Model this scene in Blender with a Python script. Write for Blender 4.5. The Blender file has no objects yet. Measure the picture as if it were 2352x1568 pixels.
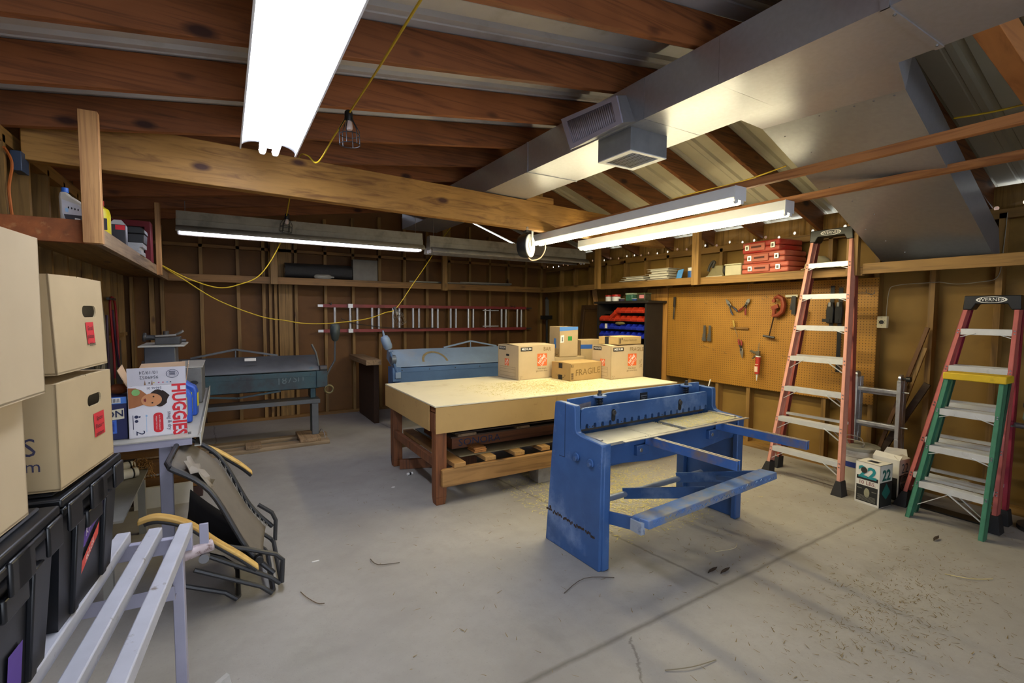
import bpy, bmesh, math, random
from mathutils import Vector, Matrix
rnd = random.Random(7)
SC = bpy.context.scene
COL = SC.collection
PI = math.pi
V = Vector

# ------------------------------------------------------------------ materials
def lin(c):
    if isinstance(c, str):
        c = c.lstrip('#'); c = [int(c[i:i+2], 16)/255 for i in (0, 2, 4)]
        c = [x/12.92 if x <= .04045 else ((x+.055)/1.055)**2.4 for x in c]
    return (c[0], c[1], c[2], 1)
def newmat(name):
    m = bpy.data.materials.new(name); m.use_nodes = True
    nt = m.node_tree; b = nt.nodes['Principled BSDF']
    return m, nt, b
def N(nt, t, **k):
    n = nt.nodes.new(t)
    for a, v in k.items():
        if a in n.inputs: n.inputs[a].default_value = v
        else: setattr(n, a, v)
    return n
def ramp(nt, fac, stops):
    r = nt.nodes.new('ShaderNodeValToRGB'); e = r.color_ramp.elements
    while len(e) < len(stops): e.new(.5)
    for i, (p, c) in enumerate(stops): e[i].position = p; e[i].color = c
    nt.links.new(fac, r.inputs[0]); return r.outputs[0]
def mixc(nt, fac, a, b, mode='MIX'):
    m = nt.nodes.new('ShaderNodeMix'); m.data_type = 'RGBA'; m.blend_type = mode
    for s, v in ((0, fac), (6, a), (7, b)):
        if hasattr(v, 'links'): nt.links.new(v, m.inputs[s])
        else: m.inputs[s].default_value = v
    return m.outputs[2]
def math_(nt, op, a, b=None, c=None, clamp=False):
    m = nt.nodes.new('ShaderNodeMath'); m.operation = op; m.use_clamp = clamp
    for i, v in enumerate((a, b, c)):
        if v is None: continue
        if hasattr(v, 'links'): nt.links.new(v, m.inputs[i])
        else: m.inputs[i].default_value = v
    return m.outputs[0]
def coords(nt, scale=(1, 1, 1), kind='Object'):
    t = nt.nodes.new('ShaderNodeTexCoord'); m = nt.nodes.new('ShaderNodeMapping')
    m.inputs['Scale'].default_value = scale
    nt.links.new(t.outputs[kind], m.inputs[0]); return m.outputs[0]
def noise(nt, vec, scale, detail=4, rough=.55, dist=0):
    n = nt.nodes.new('ShaderNodeTexNoise'); n.inputs['Scale'].default_value = scale
    n.inputs['Detail'].default_value = detail; n.inputs['Roughness'].default_value = rough
    n.inputs['Distortion'].default_value = dist
    nt.links.new(vec, n.inputs['Vector']); return n.outputs['Fac']
MC = {}
def M(name, col=None, rough=.6, metal=0, var=.12, scale=9, dirt=None, bump=0, wear=None, emit=None, trans=0):
    """dirt=(colour, low, high, scale): a second colour where a noise passes low..high; wear the same, finer"""
    if name in MC: return MC[name]
    m, nt, b = newmat(name); base = lin(col)
    vec = coords(nt)
    n1 = noise(nt, vec, scale)
    lo = tuple(x*(1-var) for x in base[:3])+(1,); hi = tuple(min(1, x*(1+var)) for x in base[:3])+(1,)
    c = ramp(nt, n1, [(.3, lo), (.7, hi)])
    for d in (dirt, wear):
        if d:
            f = noise(nt, vec, d[3], 6, .65)
            k = ramp(nt, f, [(d[1], (0, 0, 0, 1)), (d[2], (1, 1, 1, 1))])
            c = mixc(nt, k, c, lin(d[0]))
    nt.links.new(c, b.inputs['Base Color'])
    b.inputs['Roughness'].default_value = rough; b.inputs['Metallic'].default_value = metal
    if trans: b.inputs['Transmission Weight'].default_value = trans
    if emit:
        b.inputs['Emission Color'].default_value = lin(emit[0]); b.inputs['Emission Strength'].default_value = emit[1]
    if bump:
        bn = nt.nodes.new('ShaderNodeBump'); bn.inputs['Strength'].default_value = bump; bn.inputs['Distance'].default_value = .01
        nt.links.new(noise(nt, vec, scale*6), bn.inputs['Height']); nt.links.new(bn.outputs[0], b.inputs['Normal'])
    MC[name] = m; return m
def wood(name, light, dark, axis, grain=26, knot=None, rough=.62, vary=.14):
    if name in MC: return MC[name]
    m, nt, b = newmat(name)
    s = [grain]*3; s['xyz'.index(axis)] = 1.1
    info = nt.nodes.new('ShaderNodeObjectInfo')
    t = nt.nodes.new('ShaderNodeTexCoord'); mp = nt.nodes.new('ShaderNodeMapping'); mp.inputs['Scale'].default_value = s
    off = nt.nodes.new('ShaderNodeVectorMath'); off.operation = 'SCALE'
    cmb = nt.nodes.new('ShaderNodeCombineXYZ')
    for i in range(3): nt.links.new(info.outputs['Random'], cmb.inputs[i])
    nt.links.new(cmb.outputs[0], off.inputs[0]); off.inputs['Scale'].default_value = 9
    add = nt.nodes.new('ShaderNodeVectorMath'); add.operation = 'ADD'
    nt.links.new(t.outputs['Object'], add.inputs[0]); nt.links.new(off.outputs[0], add.inputs[1])
    nt.links.new(add.outputs[0], mp.inputs[0])
    g = noise(nt, mp.outputs[0], 1, 5, .6, 1.4)
    c = ramp(nt, g, [(.3, lin(dark)), (.52, lin(light)), (.75, tuple(min(1, x*1.12) for x in lin(light)[:3])+(1,))])
    big = noise(nt, add.outputs[0], 2.2, 3)
    c = mixc(nt, ramp(nt, big, [(.45, (0, 0, 0, 1)), (.75, (.55, .55, .55, 1))]), c, lin(dark))
    if knot:
        s2 = [5.0]*3; s2['xyz'.index(axis)] = 2.2
        mp2 = nt.nodes.new('ShaderNodeMapping'); mp2.inputs['Scale'].default_value = s2
        nt.links.new(add.outputs[0], mp2.inputs[0])
        vo = nt.nodes.new('ShaderNodeTexVoronoi'); vo.inputs['Scale'].default_value = 1
        nt.links.new(mp2.outputs[0], vo.inputs['Vector'])
        c = mixc(nt, ramp(nt, vo.outputs['Distance'], [(.08, (1, 1, 1, 1)), (.17, (0, 0, 0, 1))]), c, lin(knot))
    v = math_(nt, 'MULTIPLY_ADD', info.outputs['Random'], 2*vary, 1-vary)
    hs = nt.nodes.new('ShaderNodeHueSaturation'); nt.links.new(v, hs.inputs['Value']); nt.links.new(c, hs.inputs['Color'])
    nt.links.new(hs.outputs[0], b.inputs['Base Color']); b.inputs['Roughness'].default_value = rough
    MC[name] = m; return m
def emat(name, col, strength):
    if name in MC: return MC[name]
    m = bpy.data.materials.new(name); m.use_nodes = True; nt = m.node_tree; nt.nodes.clear()
    e = nt.nodes.new('ShaderNodeEmission'); e.inputs[0].default_value = lin(col); e.inputs[1].default_value = strength
    o = nt.nodes.new('ShaderNodeOutputMaterial'); nt.links.new(e.outputs[0], o.inputs[0]); MC[name] = m; return m
def glassy(name, col, alpha, rough=.08):
    if name in MC: return MC[name]
    m, nt, b = newmat(name); b.inputs['Base Color'].default_value = lin(col); b.inputs['Roughness'].default_value = rough
    b.inputs['Alpha'].default_value = alpha; MC[name] = m; return m

# ------------------------------------------------------------------ mesh builder
class MB:
    def __init__(s, org=(0, 0, 0)): s.v = []; s.f = []; s.o = V(org)
    def add(s, vs, fs):
        k = len(s.v); s.v += [V(p)-s.o for p in vs]; s.f += [[i+k for i in f] for f in fs]; return s
    def hexa(s, p):  # 8 corners: bottom 4 ccw, top 4 ccw
        return s.add(p, [(3, 2, 1, 0), (4, 5, 6, 7), (0, 1, 5, 4), (1, 2, 6, 5), (2, 3, 7, 6), (3, 0, 4, 7)])
    def box(s, x0, y0, z0, x1, y1, z1):
        return s.hexa([(x0, y0, z0), (x1, y0, z0), (x1, y1, z0), (x0, y1, z0), (x0, y0, z1), (x1, y0, z1), (x1, y1, z1), (x0, y1, z1)])
    def bar(s, p, q, w, h, up=(0, 0, 1), off=(0, 0)):
        p, q = V(p), V(q); d = (q-p).normalized(); a = d.cross(V(up))
        if a.length < 1e-4: a = d.cross(V((1, 0, 0)))
        a.normalize(); b = a.cross(d).normalized(); o = a*off[0]+b*off[1]; a = a*w/2; b = b*h/2
        c = [-a-b, a-b, a+b, -a+b]
        return s.add([p+o+x for x in c]+[q+o+x for x in c], [(3, 2, 1, 0), (4, 5, 6, 7), (0, 1, 5, 4), (1, 2, 6, 5), (2, 3, 7, 6), (3, 0, 4, 7)])
    def tube(s, pts, r, n=8, cap=True, closed=False):
        pts = [V(p) for p in pts]; k = len(pts); rings = []; up = None
        for i, p in enumerate(pts):
            if closed: d = pts[(i+1) % k]-pts[i-1]
            else: d = pts[min(i+1, k-1)]-pts[max(i-1, 0)]
            if d.length < 1e-7: d = V((0, 0, 1))
            d.normalize()
            if up is None:
                up = V((0, 0, 1)) if abs(d.z) < .9 else V((1, 0, 0))
            a = d.cross(up)
            if a.length < 1e-4: a = d.cross(V((0, 1, 0)))
            a.normalize(); b = a.cross(d); up = b
            rr = r[i] if isinstance(r, (list, tuple)) else r
            rings.append([p+a*math.cos(2*PI*j/n)*rr+b*math.sin(2*PI*j/n)*rr for j in range(n)])
        vs = [p for g in rings for p in g]; fs = []
        for i in range(k if closed else k-1):
            i2 = (i+1) % k
            for j in range(n): fs.append((i*n+j, i*n+(j+1) % n, i2*n+(j+1) % n, i2*n+j))
        if cap and not closed: fs += [tuple(range(n))[::-1], tuple(range((k-1)*n, k*n))]
        return s.add(vs, fs)
    def cyl(s, p, q, r, r2=None, n=16):
        return s.tube([p, q], [r, r if r2 is None else r2], n)
    def lathe(s, prof, o, axis=(0, 0, 1), n=20):
        o = V(o); ax = V(axis).normalized()
        return s.tube([o+ax*h for r, h in prof], [max(r, 1e-4) for r, h in prof], n) if False else s._lathe(prof, o, ax, n)
    def _lathe(s, prof, o, ax, n):
        t = V((1, 0, 0)) if abs(ax.x) < .9 else V((0, 1, 0)); a = ax.cross(t).normalized(); b = ax.cross(a)
        vs = []; fs = []
        for r, h in prof:
            vs += [o+ax*h+(a*math.cos(2*PI*j/n)+b*math.sin(2*PI*j/n))*max(r, 1e-4) for j in range(n)]
        for i in range(len(prof)-1):
            for j in range(n): fs.append((i*n+j, i*n+(j+1) % n, (i+1)*n+(j+1) % n, (i+1)*n+j))
        fs += [tuple(range(n))[::-1], tuple(range((len(prof)-1)*n, len(prof)*n))]
        return s.add(vs, fs)
    def ball(s, c, rx, ry=None, rz=None, n=14, axis=(0, 0, 1)):
        ry = rx if ry is None else ry; rz = rx if rz is None else rz; c = V(c); vs = []; fs = []; m = n//2
        for i in range(m+1):
            t = PI*i/m
            for j in range(n):
                u = 2*PI*j/n; vs.append(c+V((rx*math.sin(t)*math.cos(u), ry*math.sin(t)*math.sin(u), rz*math.cos(t))))
        for i in range(m):
            for j in range(n): fs.append((i*n+j, (i+1)*n+j, (i+1)*n+(j+1) % n, i*n+(j+1) % n))
        return s.add(vs, fs)
    def prism(s, poly, o, A, B, d):
        """polygon (a,b) in basis A,B at o, pushed along A x B by d"""
        o, A, B = V(o), V(A), V(B); Nn = A.cross(B).normalized(); k = len(poly)
        p0 = [o+A*a+B*b for a, b in poly]; p1 = [p+Nn*d for p in p0]
        return s.add(p0+p1, [tuple(range(k))[::-1], tuple(range(k, 2*k))]+[(i, (i+1) % k, k+(i+1) % k, k+i) for i in range(k)])
    def poly(s, poly, o, A, B):
        o, A, B = V(o), V(A), V(B); return s.add([o+A*a+B*b for a, b in poly], [tuple(range(len(poly)))])
    def grid(s, rows):
        k = len(rows[0]); vs = [p for r in rows for p in r]
        return s.add(vs, [(i*k+j, i*k+j+1, (i+1)*k+j+1, (i+1)*k+j) for i in range(len(rows)-1) for j in range(k-1)])
    def holed(s, outer, holes, o, A, B):
        bm = bmesh.new(); es = []
        for loop in [outer]+holes:
            vs = [bm.verts.new((a, b, 0)) for a, b in loop]
            es += [bm.edges.new((vs[i], vs[(i+1) % len(vs)])) for i in range(len(vs))]
        bmesh.ops.triangle_fill(bm, use_beauty=True, use_dissolve=False, edges=es)
        bm.verts.index_update(); o, A, B = V(o), V(A), V(B)
        bm.normal_update(); s.add([o+A*v.co.x+B*v.co.y for v in bm.verts], [[v.index for v in (f.verts if f.normal.z > 0 else list(f.verts)[::-1])] for f in bm.faces]); bm.free(); return s
    def text(s, body, size, o, A, B, align='CENTER', squash=1.0, bold=0):
        cu = bpy.data.curves.new('t', 'FONT'); cu.body = body; cu.size = size; cu.align_x = align; cu.align_y = 'CENTER'; cu.resolution_u = 2; cu.offset = bold*size
        ob = bpy.data.objects.new('t', cu); COL.objects.link(ob); dg = bpy.context.evaluated_depsgraph_get()
        me = bpy.data.meshes.new_from_object(ob.evaluated_get(dg)); o, A, B = V(o), V(A).normalized(), V(B).normalized()
        s.add([o+A*v.co.x*squash+B*v.co.y for v in me.vertices], [list(p.vertices) for p in me.polygons])
        bpy.data.meshes.remove(me); bpy.data.objects.remove(ob); bpy.data.curves.remove(cu); return s
    def mesh(s, name, mat, sm=35):
        me = bpy.data.meshes.new(name); me.from_pydata([tuple(p) for p in s.v], [], s.f); me.update()
        if mat: me.materials.append(mat)
        me.shade_smooth(); me.set_sharp_from_angle(angle=math.radians(sm)); return me
    def build(s, name, mat, parent=None, bevel=0, solid=0, label=None, seg=2, sm=35, fixn=True):
        me = s.mesh(name, mat, sm)
        if solid and name in ('body', 'flap', 'top_panel'): me.shade_flat()
        if fixn:
            bm = bmesh.new(); bm.from_mesh(me); bmesh.ops.recalc_face_normals(bm, faces=bm.faces); bm.to_mesh(me); bm.free()
        ob = bpy.data.objects.new(name, me); COL.objects.link(ob)
        if parent: ob.parent = parent
        if solid: md = ob.modifiers.new('solid', 'SOLIDIFY'); md.thickness = abs(solid); md.offset = -1 if solid > 0 else 1
        if bevel:
            md = ob.modifiers.new('bevel', 'BEVEL'); md.width = bevel; md.segments = seg; md.limit_method = 'ANGLE'; md.angle_limit = math.radians(40); md.harden_normals = False
        if label: ob['label'] = label
        return ob
def thing(name, label, cat, loc=(0, 0, 0), rz=0, group=None, rot=None):
    o = bpy.data.objects.new(name, None); COL.objects.link(o); o.empty_display_size = .05
    o.location = loc; o.rotation_euler = rot or (0, 0, math.radians(rz)); o['label'] = label; o['category'] = cat
    if group: o['group'] = group
    return o
def solo(name, mb, mat, label, cat, loc=(0, 0, 0), rz=0, group=None, bevel=0, solid=0, kind=None, rot=None, **k):
    o = mb.build(name, mat, None, bevel, solid, **k); o.location = loc; o.rotation_euler = rot or (0, 0, math.radians(rz))
    o['label'] = label; o['category'] = cat
    if group: o['group'] = group
    if kind: o['kind'] = kind
    return o
def struct(name, mb, mat, parent=None, bevel=0, **k):
    o = mb.build(name, mat, parent, bevel, **k)
    if not parent: o['kind'] = 'structure'
    return o
def dup(src, loc=None, rz=None, label=None, group=None, rot=None):
    def cp(o, par):
        c = o.copy(); COL.objects.link(c); c.parent = par
        for ch in list(o.children): cp(ch, c)
        return c
    r = cp(src, None)
    if loc is not None: r.location = loc
    if rz is not None: r.rotation_euler = (0, 0, math.radians(rz))
    if rot: r.rotation_euler = rot
    if label: r['label'] = label
    if group: r['group'] = group
    return r
def arc(c, r, a0, a1, n, A=(1, 0, 0), B=(0, 0, 1)):
    c, A, B = V(c), V(A), V(B)
    return [c+A*r*math.cos(math.radians(a0+(a1-a0)*i/n))+B*r*math.sin(math.radians(a0+(a1-a0)*i/n)) for i in range(n+1)]
def spline(pts, n=6):
    P = [V(p) for p in pts]; out = []
    for i in range(len(P)-1):
        p0 = P[max(i-1, 0)]; p1 = P[i]; p2 = P[i+1]; p3 = P[min(i+2, len(P)-1)]
        for j in range(n):
            t = j/n; out.append(.5*((2*p1)+(p2-p0)*t+(2*p0-5*p1+4*p2-p3)*t*t+(3*p1-p0-3*p2+p3)*t**3))
    return out+[P[-1]]
def disc(c, r, n=16, rx=None):
    return [(c[0]+(rx or r)*math.cos(2*PI*i/n), c[1]+r*math.sin(2*PI*i/n)) for i in range(n)]
def rrect(x0, y0, x1, y1, r, n=4):
    out = []
    for cx, cy, a in ((x1-r, y0+r, -90), (x1-r, y1-r, 0), (x0+r, y1-r, 90), (x0+r, y0+r, 180)):
        out += [(cx+r*math.cos(math.radians(a+90*i/n)), cy+r*math.sin(math.radians(a+90*i/n))) for i in range(n+1)]
    return out
X, Y, Z = V((1, 0, 0)), V((0, 1, 0)), V((0, 0, 1))

# ------------------------------------------------------------------ palette
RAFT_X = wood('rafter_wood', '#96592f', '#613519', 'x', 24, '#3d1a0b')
LUM_Y = wood('lumber_y', '#967038', '#664a20', 'y', 24, '#42200c')
LUM_X = wood('lumber_x', '#8c6430', '#5f431d', 'x', 24, '#42200c')
STUD = wood('stud_wood', '#94703a', '#654a20', 'z', 22, '#3b1d0a')
POST = wood('post_wood', '#c4935c', '#93643a', 'z', 24, '#4b2812')
BEAMW = wood('beam_wood', '#b5843f', '#825724', 'x', 20, '#4a240e')
OLDX = wood('old_plank_x', '#9a8468', '#6b573f', 'x', 22)
OLDY = wood('old_plank_y', '#94795a', '#665035', 'y', 22)
LEGW = wood('leg_wood', '#7d4a26', '#4f2b14', 'z', 22, '#2f160a')
STRW = wood('stringer_wood', '#a57a45', '#75522a', 'x', 20, '#3d2510')
PALE = wood('pale_wood', '#c69a5a', '#9a7040', 'y', 20)
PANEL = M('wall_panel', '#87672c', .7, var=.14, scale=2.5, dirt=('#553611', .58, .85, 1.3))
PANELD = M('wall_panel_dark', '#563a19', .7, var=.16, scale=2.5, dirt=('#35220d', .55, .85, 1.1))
GALV = M('galvanised_sheet', '#b9bbc2', .36, .72, var=.05, scale=40)
ALU = M('aluminium', '#d4d5d6', .42, .45, var=.06, scale=18, dirt=('#a5a5a4', .6, .8, 9))
WHITEM = M('white_enamel', '#dfe0e2', .45, 0, var=.04)
DUSTYM = M('dusty_enamel', '#8c8578', .6, 0, var=.14, scale=8, dirt=('#5d564a', .5, .8, 5))
BLACK = M('black_plastic', '#141416', .42, 0, var=.2)
RUBBER = M('rubber', '#1d1b1c', .75, 0, var=.2)
STEEL = M('dark_steel', '#4b4a4a', .5, .6, var=.2, dirt=('#6b5238', .58, .75, 20))
BOLT = M('bolt', '#8f8f92', .4, .8)
KRAFT = M('kraft_card', '#b19b76', .82, var=.06, scale=5)
KRAFT2 = M('kraft_card_tan', '#bda989', .82, var=.06, scale=5)
INK = M('ink_black', '#1b1a1c', .7, var=.05)
PENCIL = M('marker_ink', '#7a6136', .8, var=.05)
WHITEP = M('white_print', '#e8e6e2', .6, var=.03)
ORANGEP = M('orange_print', '#e0672f', .7, var=.04)
LCOOL, LWARM, LBACK, LWORLD, EXPO = 26, 36, 10, 3.2, 0.58
# ================================================================== ROOM
XL, XR, YB, YF = -1.0, 5.09, 7.32, -1.7
def zl(x): return 2.62+.14*x          # underside of the gentle slope's rafters
def zr(x): return 2.36+.345*(5.1-x)   # underside of the steep slope's rafters
RX, RZ = 3.093, 3.053
# floor: worn concrete, control joints and a crack
def floor_mat():
    m, nt, b = newmat('concrete'); vec = coords(nt)
    n1 = noise(nt, vec, 1.1, 5, .6); n2 = noise(nt, vec, 9, 6, .7); n3 = noise(nt, vec, 60, 3, .7); n4 = noise(nt, vec, 2.6, 4, .5)
    c = ramp(nt, n1, [(.3, lin('#8d8781')), (.5, lin('#9b968f')), (.7, lin('#a49f98'))])
    c = mixc(nt, ramp(nt, n2, [(.45, (0, 0, 0, 1)), (.8, (.5, .5, .5, 1))]), c, lin('#8d877e'))
    c = mixc(nt, ramp(nt, n3, [(.6, (0, 0, 0, 1)), (.75, (.45, .45, .45, 1))]), c, lin('#7b756c'))
    c = mixc(nt, ramp(nt, n4, [(.62, (0, 0, 0, 1)), (.74, (.35, .35, .35, 1))]), c, lin('#75706a'))
    sep = nt.nodes.new('ShaderNodeSeparateXYZ'); nt.links.new(vec, sep.inputs[0])
    wob = noise(nt, vec, 5, 6, .7)
    def line(ax, ay, c0, half, lo, hi, var, wamp):
        d = math_(nt, 'ADD', math_(nt, 'MULTIPLY', sep.outputs[0], ax), math_(nt, 'MULTIPLY', sep.outputs[1], ay))
        d = math_(nt, 'SUBTRACT', d, c0); d = math_(nt, 'ADD', d, math_(nt, 'MULTIPLY', math_(nt, 'SUBTRACT', wob, .5), wamp))
        d = math_(nt, 'ABSOLUTE', d)
        k = math_(nt, 'SUBTRACT', 1, math_(nt, 'DIVIDE', d, half), clamp=True)
        for o, a, z in ((sep.outputs[var], lo, hi),):
            k = math_(nt, 'MULTIPLY', k, math_(nt, 'MULTIPLY', math_(nt, 'GREATER_THAN', o, a), math_(nt, 'LESS_THAN', o, z)))
        return k
    for args in ((-.026, 1, 1.535, .022, -5, 9, 0, .03), (1, .114, 2.497, .016, 1.62, 9, 1, .05), (1, -.62, 0.62, .012, -1, 1.55, 1, .16), (1, .05, 0.2, .01, 4.9, 8, 1, .1)):
        c = mixc(nt, math_(nt, 'MULTIPLY', line(*args), .75), c, lin('#5f5a52'))
    nt.links.new(c, b.inputs['Base Color']); b.inputs['Roughness'].default_value = .62
    bn = nt.nodes.new('ShaderNodeBump'); bn.inputs['Strength'].default_value = .25; bn.inputs['Distance'].default_value = .01
    nt.links.new(n2, bn.inputs['Height']); nt.links.new(bn.outputs[0], b.inputs['Normal'])
    return m
struct('floor', MB().box(-1.25, -4.5, -.1, 5.3, 7.55, 0), floor_mat())
# walls
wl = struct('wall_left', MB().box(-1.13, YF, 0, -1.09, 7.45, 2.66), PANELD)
wr = struct('wall_right', MB().box(5.18, YF, 0, 5.22, 7.45, 2.30), PANEL)
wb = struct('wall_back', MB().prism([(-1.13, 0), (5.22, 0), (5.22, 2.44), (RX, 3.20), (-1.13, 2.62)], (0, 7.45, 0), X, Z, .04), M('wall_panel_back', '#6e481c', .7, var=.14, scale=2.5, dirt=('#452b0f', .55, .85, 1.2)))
struct('wall_front', MB().box(-1.13, YF-.05, 0, -.55, YF, 2.6).box(2.0, YF-.05, 0, 5.22, YF, 2.4).box(-.55, YF-.05, 2.2, 2.0, YF, 2.62), PANEL)
def stud(p, parent, x0, y0, x1, y1, z0, z1): MB().box(x0, y0, z0, x1, y1, z1).build('stud', STUD, parent)
for x, w in ((-.98, .04), (-.79, .05), (-.68, .04), (-.27, .04), (.14, .04), (.44, .04), (.52, .035), (.585, .035), (.64, .17), (.84, .04), (1.23, .04), (1.62, .04), (2.01, .045), (2.40, .045), (2.77, .045), (3.15, .045), (3.53, .04), (3.91, .04), (4.28, .04), (4.65, .04), (4.98, .05)):
    stud(None, wb, x, YB, x+w, 7.41, .04, min(zl(x), zr(x))+.02)
MB().box(XL, YB-.01, 0, XR, 7.41, .04).build('sill_plate', LUM_X, wb)
MB().box(XL, YB, 2.31, XR, 7.41, 2.35).build('plate', LUM_X, wb)
y = .62
while y < 7.2:
    stud(None, wl, -1.09, y, XL, y+.04, .04, 2.44); y += .38
MB().box(-1.09, YF, 0, XL, YB, .04).build('sill_plate', LUM_Y, wl)
MB().box(-1.09, YF, 2.40, XL, YB, 2.48).build('plate', LUM_Y, wl)
MB().box(-1.09, 5.0, 1.20, XL-.01, 7.3, 1.24).build('blocking', LUM_Y, wl)
y = .03
while y < 7.2:
    stud(None, wr, XR, y, 5.18, y+.04, .04, 2.28); y += .402
MB().box(XR-.01, YF, 0, 5.18, YB, .05).build('sill_plate', LUM_Y, wr)
MB().box(XR, YF, 2.24, 5.18, YB, 2.31).build('plate', LUM_Y, wr)
MB().box(5.07, 4.44, .05, XR, 4.80, 1.84).build('board', wood('board_yellow', '#b5813c', '#8a5a25', 'z', 18), wr)
MB().bar((5.06, 5.93, 1.95), (5.06, 5.72, 1.0), .01, .09, up=(1, 0, 0)).build('brace', POST, wr)
# eave blocking pierced with vent holes, daylight behind it
yy = -1.6; k = 0
eave = MB()
while yy < 7.3:
    hs = [disc((yy+.10+.155*i+.02*math.sin(7*yy+i), .045+.012*math.sin(3*i+5*yy)), .017, 10) for i in range(4)]
    eave.holed([(yy, 0), (yy+.622, 0), (yy+.622, .20), (yy, .20)], hs, (5.185, 0, 2.30), Y, Z); yy += .622
eave.build('eave_board', STUD, wr, solid=.012, fixn=False)
# roof: ribbed steel sheets
def sheet(xa, za, xb, zb, y0, y1):
    mb = MB(); prof = []; y = y0
    d = V((xb-xa, 0, zb-za)).normalized(); n = V((-d.z, 0, d.x))
    while y < y1:
        for dy, h in ((0, 0), (.075, 0), (.088, .022), (.118, .022), (.131, 0), (.165, 0), (.17, .006), (.185, .006), (.19, 0)): prof.append((y+dy, h))
        y += .225
    mb.grid([[V((xa, yy, za))+n*h for yy, h in prof], [V((xb, yy, zb))+n*h for yy, h in prof]]); return mb
ROOFM = M('roof_steel', '#cfcfd4', .5, .15, var=.06, scale=4, dirt=('#a09c96', .55, .8, 2.2))
DK = .19
cl = struct('ceiling', sheet(-1.5, zl(-1.5)+DK, RX+.02, zl(RX)+DK, -1.9, 7.5), ROOFM, fixn=False, sm=20)
sheet(RX-.02, zr(RX)+DK+.004, 5.6, zr(5.6)+DK, -1.9, 7.5).build('roof_slope', M('roof_steel_cream', '#b9b39c', .6, .1, var=.06, scale=4), cl, fixn=False, sm=20)
def rafter(y, left):
    mb = MB()
    if left: P = [(-1.3, zl(-1.3)), (RX-.025, zl(RX-.025)), (RX-.025, zl(RX-.025)+DK-.006), (-1.3, zl(-1.3)+DK-.006)]
    else: P = [(RX+.025, zr(RX+.025)), (5.45, zr(5.45)), (5.45, zr(5.45)+DK-.006), (RX+.025, zr(RX+.025)+DK-.006)]
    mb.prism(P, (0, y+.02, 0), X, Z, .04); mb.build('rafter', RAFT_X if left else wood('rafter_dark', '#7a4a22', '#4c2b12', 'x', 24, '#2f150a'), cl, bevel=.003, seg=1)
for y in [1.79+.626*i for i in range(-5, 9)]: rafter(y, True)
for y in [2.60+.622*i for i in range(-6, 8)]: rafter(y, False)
MB().box(RX-.024, YF, RZ-.03, RX+.024, 7.4, RZ+.17).build('ridge_board', LUM_Y, cl)
# tie beam and the timber near the duct
bm_ = MB(); ang = math.radians(5.7); A = V((math.cos(ang), math.sin(ang), 0))
bm_.prism([(-.98, 2.35), (4.95, 2.35), (4.95, 2.38), (4.30, 2.605), (4.17, 2.64), (-.98, 2.64)], (0, 3.985, 0), A, Z, .09)
bt = struct('ceiling_beam', bm_, BEAMW, bevel=.004)
MB().box(2.66, 4.18, 2.64, 3.0, 4.27, 2.70).build('block', BEAMW, bt)
MB().box(2.80, 4.19, 2.70, 2.87, 4.26, 2.98).build('king_post', STUD, bt)
struct('ceiling_beam', MB().bar((2.70, .80, 2.835), (4.95, .80, 2.44), .09, .14), wood('tie_wood', '#b5763f', '#8a4f26', 'x', 9, '#4a240e'), bevel=.003)

# ================================================================== WALL SHELVES
def shelf(name, label, fascia, deck, posts, ribs=None, mat=LUM_X):
    t = thing(name, label, 'shelf', (deck[0], deck[1], deck[2]))
    o = t.location
    MB(o).box(*deck).build('deck', mat, t)
    for f in fascia: MB(o).box(*f[:6]).build('fascia', f[6] if len(f) > 6 else mat, t, bevel=.002)
    for p in posts: MB(o).box(*p[:6]).build('hanger', p[6] if len(p) > 6 else STUD, t, bevel=.002)
    return t
FZ0, FZ1 = 1.852, 1.942
shelf('wall_shelf', 'long wooden shelf along the dark gable wall holding the grey roll', [(-.56, 6.95, FZ0, 4.72, 6.99, FZ1)], (-.56, 6.99, 1.90, 5.09, 7.31, 1.935),
      [(.515, 6.90, FZ0-.005, .60, 6.95, 2.66), (2.88, 6.90, 1.835, 2.965, 6.95, 2.98)])
shelf('wall_shelf', 'wooden shelf above the pegboard carrying red cases and vent plates', [(4.72, -1.6, FZ0, 4.76, 2.02, FZ1), (4.72, 2.02, FZ0-.012, 4.76, 3.74, FZ1-.022), (4.72, 3.74, FZ0-.004, 4.76, 6.95, FZ1-.012)], (4.76, -1.6, 1.89, 5.085, 6.985, 1.92),
      [(4.67, 3.66, 1.835, 4.72, 3.75, 2.48), (4.67, 5.37, 1.855, 4.72, 5.46, 2.48), (4.67, 2.04, 1.84, 4.72, 2.13, 2.48)], mat=LUM_Y)
OSB = M('reddish_end_board', '#8f4f24', .7, var=.3, scale=16, dirt=('#b98455', .6, .75, 14))
shelf('wall_shelf', 'deep wooden shelf with a pale post, holding the oil jug and yellow bottle', [(-.60, 3.40, FZ0, -.56, 6.95, FZ1, wood('grey_fascia', '#9c8262', '#6d563b', 'y', 22)), (-1.0, 3.36, FZ0, -.60, 3.40, FZ1+.03, OSB)], (-1.0, 3.40, 1.90, -.60, 7.31, 1.935),
      [(-.625, 3.31, 1.85, -.545, 3.36, 2.53, POST), (-.56, 5.80, 1.845, -.52, 5.88, 2.54, POST)], mat=LUM_Y)
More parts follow.
